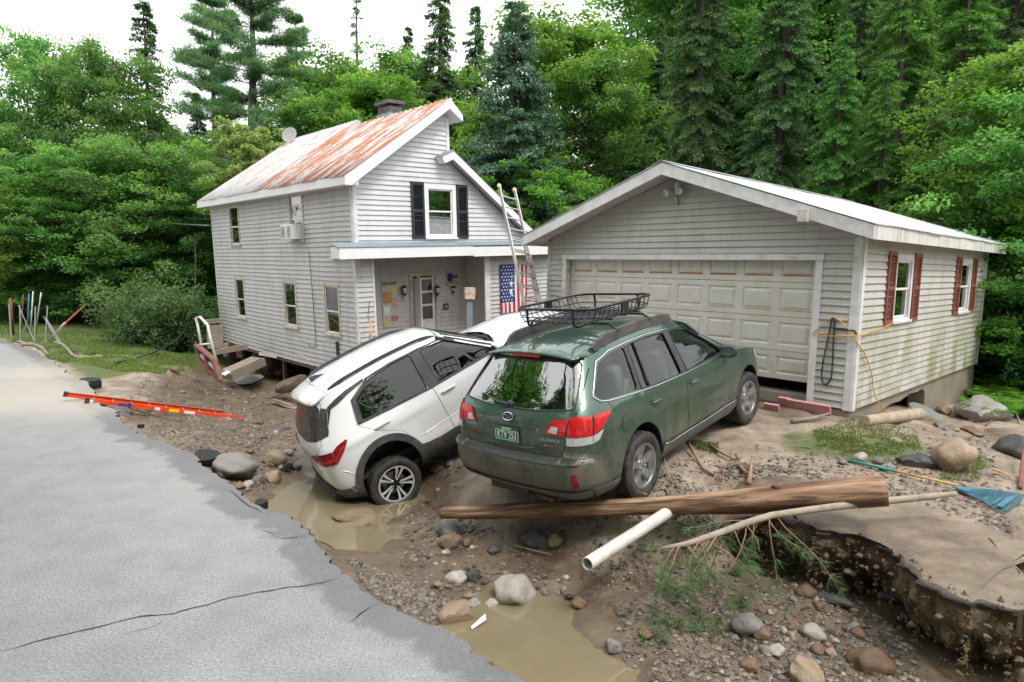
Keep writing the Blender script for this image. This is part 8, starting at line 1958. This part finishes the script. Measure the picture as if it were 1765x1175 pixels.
def proto(key, gen, barkm):
 m, V, t, mt = gen; me_t = bpy.data.meshes.new(key+'_trunk'); me_t.from_pydata(m.V, [], m.F); me_t.materials.append(M(barkm)); me_t.polygons.foreach_set('use_smooth', [True]*len(me_t.polygons))
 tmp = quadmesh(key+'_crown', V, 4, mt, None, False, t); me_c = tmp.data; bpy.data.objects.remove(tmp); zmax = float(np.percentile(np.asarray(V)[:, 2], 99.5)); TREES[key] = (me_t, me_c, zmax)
for s in range(3): proto('maple%d' % s, maple(40+s, 13, 4.4+.5*s, .135, .10, 1.25), 'bark_dark')
proto('bright0', maple(51, 12, 4.2, .14, .15, 1.0, 'leaf_bright'), 'bark_grey'); proto('sapling0', maple(53, 6.5, 2.6, .10, .05, .75, 'leaf_bright'), 'bark_grey')
proto('spruce0', spruce(61, 19, 3.3), 'bark_dark'); proto('spruce1', spruce(62, 24, 4.6, droop=.50, low=.03, step=.46), 'bark_dark'); proto('blue0', spruce(63, 11, 3.3, .32, .22, .02, 'needle_blue', 1.1), 'bark_dark')
proto('slim0', spruce(64, 18, 2.2, .42, .30, .1, 'needle_spruce', .9), 'bark_dark'); proto('snag0', spruce(65, 18, 1.3, .75, .2, .3, 'needle_pine', .7, .035, .35), 'bark_grey'); proto('hemlock0', spruce(66, 18, 4.2, .48, .55, .02, 'needle_hemlock', .9), 'bark_dark')
proto('pine0', pine(71), 'bark_dark'); proto('pine1', pine(72, 16, 3.4), 'bark_dark')
proto('bush0', bush(81), 'bark_dark'); proto('bush1', bush(82, 2.6, 2.1, .13, 'leaf_maple', 9000), 'bark_dark'); proto('pale0', maple(83, 9, 2.4, .10, .3, .8, 'leaf_pale'), 'bark_dark')
TR = random.Random(5)
def plant(key, px, dep, top_px, label, group=None, nm='tree', cat='tree', wx=1.0, zoff=0, ztop=None):
 b = atd(px, 520, dep); g = hz(b.x, b.y); zt = atd(px, top_px, dep).z if ztop is None else g+ztop; me_t, me_c, zm = TREES[key]; s = max(.2, (zt-g)/zm)
 o = bpy.data.objects.new(nm, None); COL.objects.link(o); o.matrix_world = Matrix.Translation((b.x, b.y, g+zoff)) @ Matrix.Rotation(TR.uniform(0, 6.28), 4, 'Z') @ Matrix.Diagonal((s*wx, s*wx, s, 1)); tag(o, label, cat, group)
 t = bpy.data.objects.new('trunk' if cat == 'tree' else 'stems', me_t); link(t, o); c = bpy.data.objects.new('crown' if cat == 'tree' else 'foliage', me_c); link(c, o); return o
T_ = [ # left
 ('maple0',112,31,84,'tall broad-leaved tree rising left of the dark spruce',.72),('maple1',200,30,98,'leafy maple directly left of the dark spruce',.72),('maple2',22,30,185,'wide maple at the far left edge above the fence',.85),('maple1',318,33,235,'leafy tree right of the dark spruce behind the house end',1.0),
 ('maple0',150,25.5,265,'low leaning maple in front over the left lawn',1.25),('maple2',250,26,250,'rounded maple behind the large shrub',1.2),('maple1',55,25,330,'low maple overhanging the road at far left',1.3),('maple0',335,27,290,'shady maple touching the far corner of the house',1.0),('maple2',-60,27,260,'maple cut by the left picture edge',1.1),('bright0',-10,24,320,'bright small tree over the road at the left edge',1.1),
 ('slim0',271,33,14,'slim dark spruce standing above the left maples',1.15),('spruce0',352,40,175,'spruce half hidden behind the left maples',1.0),('pine0',447,37,-75,'tall white pine with open branches left of the house roof',1.35),('pine1',385,43,20,'second white pine behind the tall one',1.25),('pine1',520,45,50,'white pine with bare gaps between roof and snag',.9),
 ('pale0',447,25,222,'pale flowering bushy tree beside the roof end',.85),('maple2',392,27,300,'dark leafy tree behind the far gable',.9),
 ('bright0',575,45,125,'yellow-green leafy tree above the middle of the roof',1.2),('maple1',680,43,110,'round green maple behind the chimney',1.1),('bright0',640,37,150,'bright tree just above the rusty roof',1.1),('maple0',545,37,185,'leafy tree behind the roof ridge end',1.0),('snag0',621,50,-12,'thin sparse spruce snag against the white sky',1.0),
 ('spruce0',756,40,-14,'pointed blue-green spruce right of the chimney',1.0),('slim0',705,48,70,'narrow spruce behind the chimney',1.0),('maple1',735,46,135,'leafy tree filling the gap beside the pointed spruce',1.0),
 ('blue0',882,26,36,'pale blue-green spruce between house and garage',1.0),('blue0',835,31,170,'smaller blue spruce close behind the gable',.95),('spruce0',815,44,40,'dark spruce behind the blue spruce',1.0),('bright0',962,31,50,'light-leaved birch-like tree right of the blue spruce',1.0),('maple0',1005,29,120,'leafy tree left of the two great spruces',.9),('slim0',1065,37,150,'slim fir in the gap below the white sky',1.1),('sapling0',930,25,290,'young leafy tree behind the garage ridge left side',1.0),
 ('spruce1',1188,24,-170,'great spruce with dark trunk above the garage ridge',.88),('spruce1',1325,22.5,-190,'great drooping spruce above the garage roof',.9),('spruce0',1120,30,60,'spruce standing left of the great spruces',.9),('spruce1',1450,27,-130,'third large spruce behind the garage roof',.9),
 ('hemlock0',1520,22,-90,'drooping hemlock over the rear of the garage roof',1.0),('hemlock0',1620,23,-120,'tall hemlock in the dark woods on the right',1.1),('spruce1',1700,25,-160,'large conifer at the upper right',.9),('hemlock0',1800,20,-60,'hemlock cut by the right picture edge',1.1),('hemlock0',1570,18.5,150,'lower hemlock just behind the garage eave',1.0),
 ('bright0',1715,16.5,120,'bright leafy tree at the right edge above the garage',1.0),('maple1',1800,14.5,150,'near maple leaning in from the right edge',1.0),('maple0',1650,19,250,'leafy tree over the far garage eave',1.0),('sapling0',1745,15,330,'sapling with bright leaves right of the garage',1.15),('hemlock0',1500,19.5,130,'lower hemlock above the garage roof edge',1.0),('hemlock0',1425,20.5,70,'drooping hemlock behind the garage ridge right side',.95)]
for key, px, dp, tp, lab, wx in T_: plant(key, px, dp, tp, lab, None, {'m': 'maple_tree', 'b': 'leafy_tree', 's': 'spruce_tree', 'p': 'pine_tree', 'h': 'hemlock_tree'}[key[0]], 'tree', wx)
# the wood behind, one tree each
x = -160; k = 0
while x < 1960:
 for row, dp in ((0, 54), (1, 68)):
  left = x < 1100; tp = (TR.uniform(235, 320) if x < 520 else TR.uniform(150, 230) if left else TR.uniform(-120, 40)) if row == 0 else (TR.uniform(250, 320) if x < 520 else TR.uniform(170, 240) if left else TR.uniform(-140, 20))
  if 1010 < x < 1120: tp = TR.uniform(120, 190)
  key = TR.choice(['maple0', 'maple1', 'maple2', 'bright0', 'spruce0', 'slim0'] if left else ['spruce0', 'spruce1', 'hemlock0', 'maple1', 'maple2'])
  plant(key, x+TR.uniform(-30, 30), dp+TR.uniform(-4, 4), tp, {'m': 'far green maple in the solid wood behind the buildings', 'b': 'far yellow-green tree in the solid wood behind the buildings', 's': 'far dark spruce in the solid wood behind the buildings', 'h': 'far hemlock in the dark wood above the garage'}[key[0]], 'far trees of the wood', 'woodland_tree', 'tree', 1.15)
 x += 74
# undergrowth
plant('bush0', 262, 20.5, 472, 'big rounded green shrub left of the leaning house', None, 'shrub', 'shrub', 1.05); plant('bush0', 335, 21.5, 500, 'second leafy shrub between the big shrub and the house', None, 'shrub', 'shrub', .9); plant('bush0', 215, 23, 520, 'lower shrub at the left foot of the big shrub', None, 'shrub', 'shrub', .9)
for i, (px, dp, tp, lab) in enumerate(((1640,15.8,420,'leafy bush beside the rear wall of the garage'),(1815,14.6,430,'tall leafy bush at the right of the garage'),(1850,13,520,'leafy bush at the right edge above the ferns'),(1700,17,380,'bush in shade behind the garage corner'),(1775,16,330,'arching bush under the right trees'),(1590,19,380,'bush peeping over the garage eave'))): plant('bush1', px, dp, tp, lab, None, 'shrub', 'shrub', .62)
for i in range(26):
 px = TR.uniform(-40, 360); dp = TR.uniform(25, 33); plant(TR.choice(['bush0', 'bush1']), px, dp, 0, 'low woodland bush under the left maples', 'undergrowth below the left maples', 'undergrowth_bush', 'shrub', 1.0, 0, TR.uniform(1.2, 2.4))
for i in range(26):
 px = TR.uniform(700, 1500); dp = TR.uniform(24, 34); plant(TR.choice(['bush1', 'bush0']), px, dp, 0, 'woodland bush behind house and garage', 'undergrowth behind the buildings', 'undergrowth_bush', 'shrub', 1.2, 0, TR.uniform(2, 4))
# ferns on the bank behind the garage
def fernmesh():
 rs = np.random.default_rng(3); P = []; N = []; D = []; L = []
 for f in range(11):
  az = f*.571+rs.normal()*.2; ln = rs.uniform(.55, .85);
  for i in range(16):
   t = (i+1)/16; r = ln*t*.85; z = ln*(1.0*t-.75*t*t)*1.1; c = np.array([math.cos(az)*r, math.sin(az)*r, z])
   for s in (-1, 1):
    a2 = az+s*1.25; P.append(c); D.append((math.cos(a2), math.sin(a2), -.15)); N.append((0, 0, 1)); L.append(.20*math.sin(min(1, (1-t)*1.25+.12)*PI/2))
 P, N, D, L = map(np.array, (P, N, D, L)); return leaves(P, N.astype(float)+.2*rs.normal(size=P.shape), D.astype(float), L, L*.28), np.clip(.5+.25*rs.normal(size=len(P)), 0, 1)
V, t = fernmesh(); tmp = quadmesh('fern', V, 4, 'leaf_fern', None, False, t); fme = tmp.data; bpy.data.objects.remove(tmp)
for i in range(46):
 px, py = TR.uniform(1690, 1800), TR.uniform(640, 712); p = gpt(px, py+10); o = bpy.data.objects.new('fern', fme); COL.objects.link(o); s = TR.uniform(.7, 1.15); o.matrix_world = Matrix.Translation(p) @ Matrix.Rotation(TR.uniform(0, 6.28), 4, 'Z') @ Matrix.Scale(s, 4); tag(o, 'bright green fern on the bank at the right behind the garage', 'fern', 'ferns behind the garage')
# grass
def grass(nm, polys, N, h0, h1, lab, seed):
 rs = np.random.default_rng(seed); P = []
 for f, poly in polys:
  xs = [q[0] for q in poly]; ys = [q[1] for q in poly]; c = 0
  while c < N*f:
   a, b = rs.uniform(min(xs), max(xs)), rs.uniform(min(ys), max(ys))
   if pip((a, b), poly): P.append((a, b)); c += 1
 P = np.array(P); z = np.zeros(len(P))
 for _ in range(3):
  D = np.stack([(P[:, 0]-882.5)/FPX, -(P[:, 1]-587.5)/FPX], 1); d = np.array(CF)[None]+D[:, :1]*np.array(CR)[None]+D[:, 1:]*np.array(CU)[None]; W = d*((z-CAMZ)/d[:, 2])[:, None]; z = z+(hgrid(W[:, 0], W[:, 1])-z)*.8
 W[:, 2] = hgrid(W[:, 0], W[:, 1])-.005; k = (edist(W[:, 0], W[:, 1]) > .1) & (fbm(W[:, 0]*1.5, W[:, 1]*1.5, 3, 9) > -.16); W = W[k]; n = len(W)
 D = unit(np.stack([rs.normal(size=n)*.55, rs.normal(size=n)*.55, np.ones(n)], 1)); L = rs.uniform(h0, h1, n)
 o = quadmesh(nm, leaves(W, rs.normal(size=(n, 3)), D, L, L*.11+.004), 4, 'grass_blade', None, False, rs.random(n)); tag(o, lab, 'grass', kind='stuff')
grass('lawn_grass', [(.5, [(0,560),(190,575),(260,600),(300,625),(230,625),(120,620),(40,590),(0,585)]), (.3, [(60,600),(240,608),(350,628),(300,648),(200,640),(120,622)]), (.2, [(0,540),(20,535),(60,560),(0,575)])], 30000, .05, .13, 'short lawn grass between road and fence at left', 1)
grass('grass_patch', [(.72, [(1400,740),(1470,728),(1580,752),(1590,780),(1480,790),(1410,765)]), (.2, [(1640,770),(1700,790),(1690,830),(1620,830)]), (.08, [(1190,760),(1240,768),(1235,782),(1200,776)])], 9000, .02, .06, 'thin flattened grass patches on the driveway mud', 2)
grass('sod_grass', [(.6, [(490,650),(535,650),(535,668),(500,672)]), (.4, [(380,600),(330,622),(350,632),(300,640)])], 3500, .04, .09, 'sod grass on the torn lawn edge and hummock', 3)

# trees across the road behind the viewpoint (seen in the car windows)
for i, (x, y, k, h) in enumerate(((-14, -9, 'maple0', 16), (-9, -8, 'spruce0', 20), (-5.5, -6, 'maple1', 18), (-2.2, -7, 'spruce0', 20), (3, -11, 'maple2', 15), (-13.6, 2.4, 'spruce0', 21), (-17.5, 7.4, 'maple0', 15), (9, -13, 'spruce1', 15), (16, -12, 'maple0', 13), (-22, -4, 'maple2', 13), (24, -8, 'maple1', 13))):
 me_t, me_c, zm = TREES[k]; o = empty('roadside_tree'); o.matrix_world = Matrix.Translation((x, y, -.1)) @ Matrix.Rotation(i*1.3, 4, 'Z') @ Matrix.Scale(h/zm, 4); tag(o, 'roadside tree across the road mirrored in the car windows', 'tree', 'trees across the road'); link(bpy.data.objects.new('trunk', me_t), o); link(bpy.data.objects.new('crown', me_c), o)

def litter():
 rs = np.random.default_rng(12); P = []
 for f, poly in ((1200, [(230,650),(500,650),(510,740),(340,780),(200,700)]), (1100, [(1150,770),(1750,760),(1765,960),(1500,920),(1200,870)]), (900, [(760,880),(1250,900),(1500,1080),(1400,1170),(1000,1030)]), (350, [(700,780),(790,760),(790,860),(720,880)])):
  xs = [q[0] for q in poly]; ys = [q[1] for q in poly]; c = 0
  while c < f:
   a, b = rs.uniform(min(xs), max(xs)), rs.uniform(min(ys), max(ys))
   if pip((a, b), poly): P.append((a, b)); c += 1
 P = np.array(P); z = np.zeros(len(P))
 for _ in range(4):
  D = np.stack([(P[:, 0]-882.5)/FPX, -(P[:, 1]-587.5)/FPX], 1); d = np.array(CF)[None]+D[:, :1]*np.array(CR)[None]+D[:, 1:]*np.array(CU)[None]; W = d*((z-CAMZ)/d[:, 2])[:, None]; z = z+(hgrid(W[:, 0], W[:, 1])-z)*.8
 W[:, 2] = hgrid(W[:, 0], W[:, 1])+.012; n = len(W); a = rs.random(n)*6.28; D = np.stack([np.cos(a), np.sin(a), rs.normal(size=n)*.2], 1); L = .03+.16*rs.random(n)**2.5
 o = quadmesh('litter', leaves(W, np.tile([0, 0, 1.], (n, 1))+.4*rs.normal(size=(n, 3)), D, L, .006+.012*rs.random(n)), 4, 'litter_bits', None, False, rs.random(n)); tag(o, 'bark chips, twigs and leaf litter scattered over the mud', 'litter', kind='stuff')
leafmat('litter_bits', (.025, .017, .011), (.20, .13, .075), .05); litter()
# crumbs of soil along the broken ledge
def crumbs():
 rs = np.random.default_rng(9); n = 1100; i = rs.integers(int(len(LR)*.08), len(LR), n); Q = np.array(LR)[i]; z = rs.uniform(-.34, .24, n); off = np.where(z > .2, rs.uniform(-.12, .02, n), rs.uniform(-.05, .09, n)-(.255-z)*.18)
 C = np.stack([Q[:, 0]-.70*off, Q[:, 1]-.71*off, np.where(z > .2, .262-.06*off, z)], 1); s = .005+.017*rs.random(n)**2.5; V = np.array([(1, 0, 0), (0, 1, 0), (-1, 0, 0), (0, -1, 0), (0, 0, 1), (0, 0, -1)], float)[None]*(1+.9*(rs.random((n, 6, 1))-.5))*s[:, None, None]+.7*s[:, None, None]*rs.normal(size=(n, 6, 3))*.55+C[:, None]
 T = np.array([(0, 1, 4), (1, 2, 4), (2, 3, 4), (3, 0, 4), (1, 0, 5), (2, 1, 5), (3, 2, 5), (0, 3, 5)]); o = quadmesh('soil_crumbs', V[:, T].reshape(-1, 3), 3, 'soil_face'); tag(o, 'crumbs of soil and paving along the broken driveway edge', 'soil', kind='stuff')
crumbs()
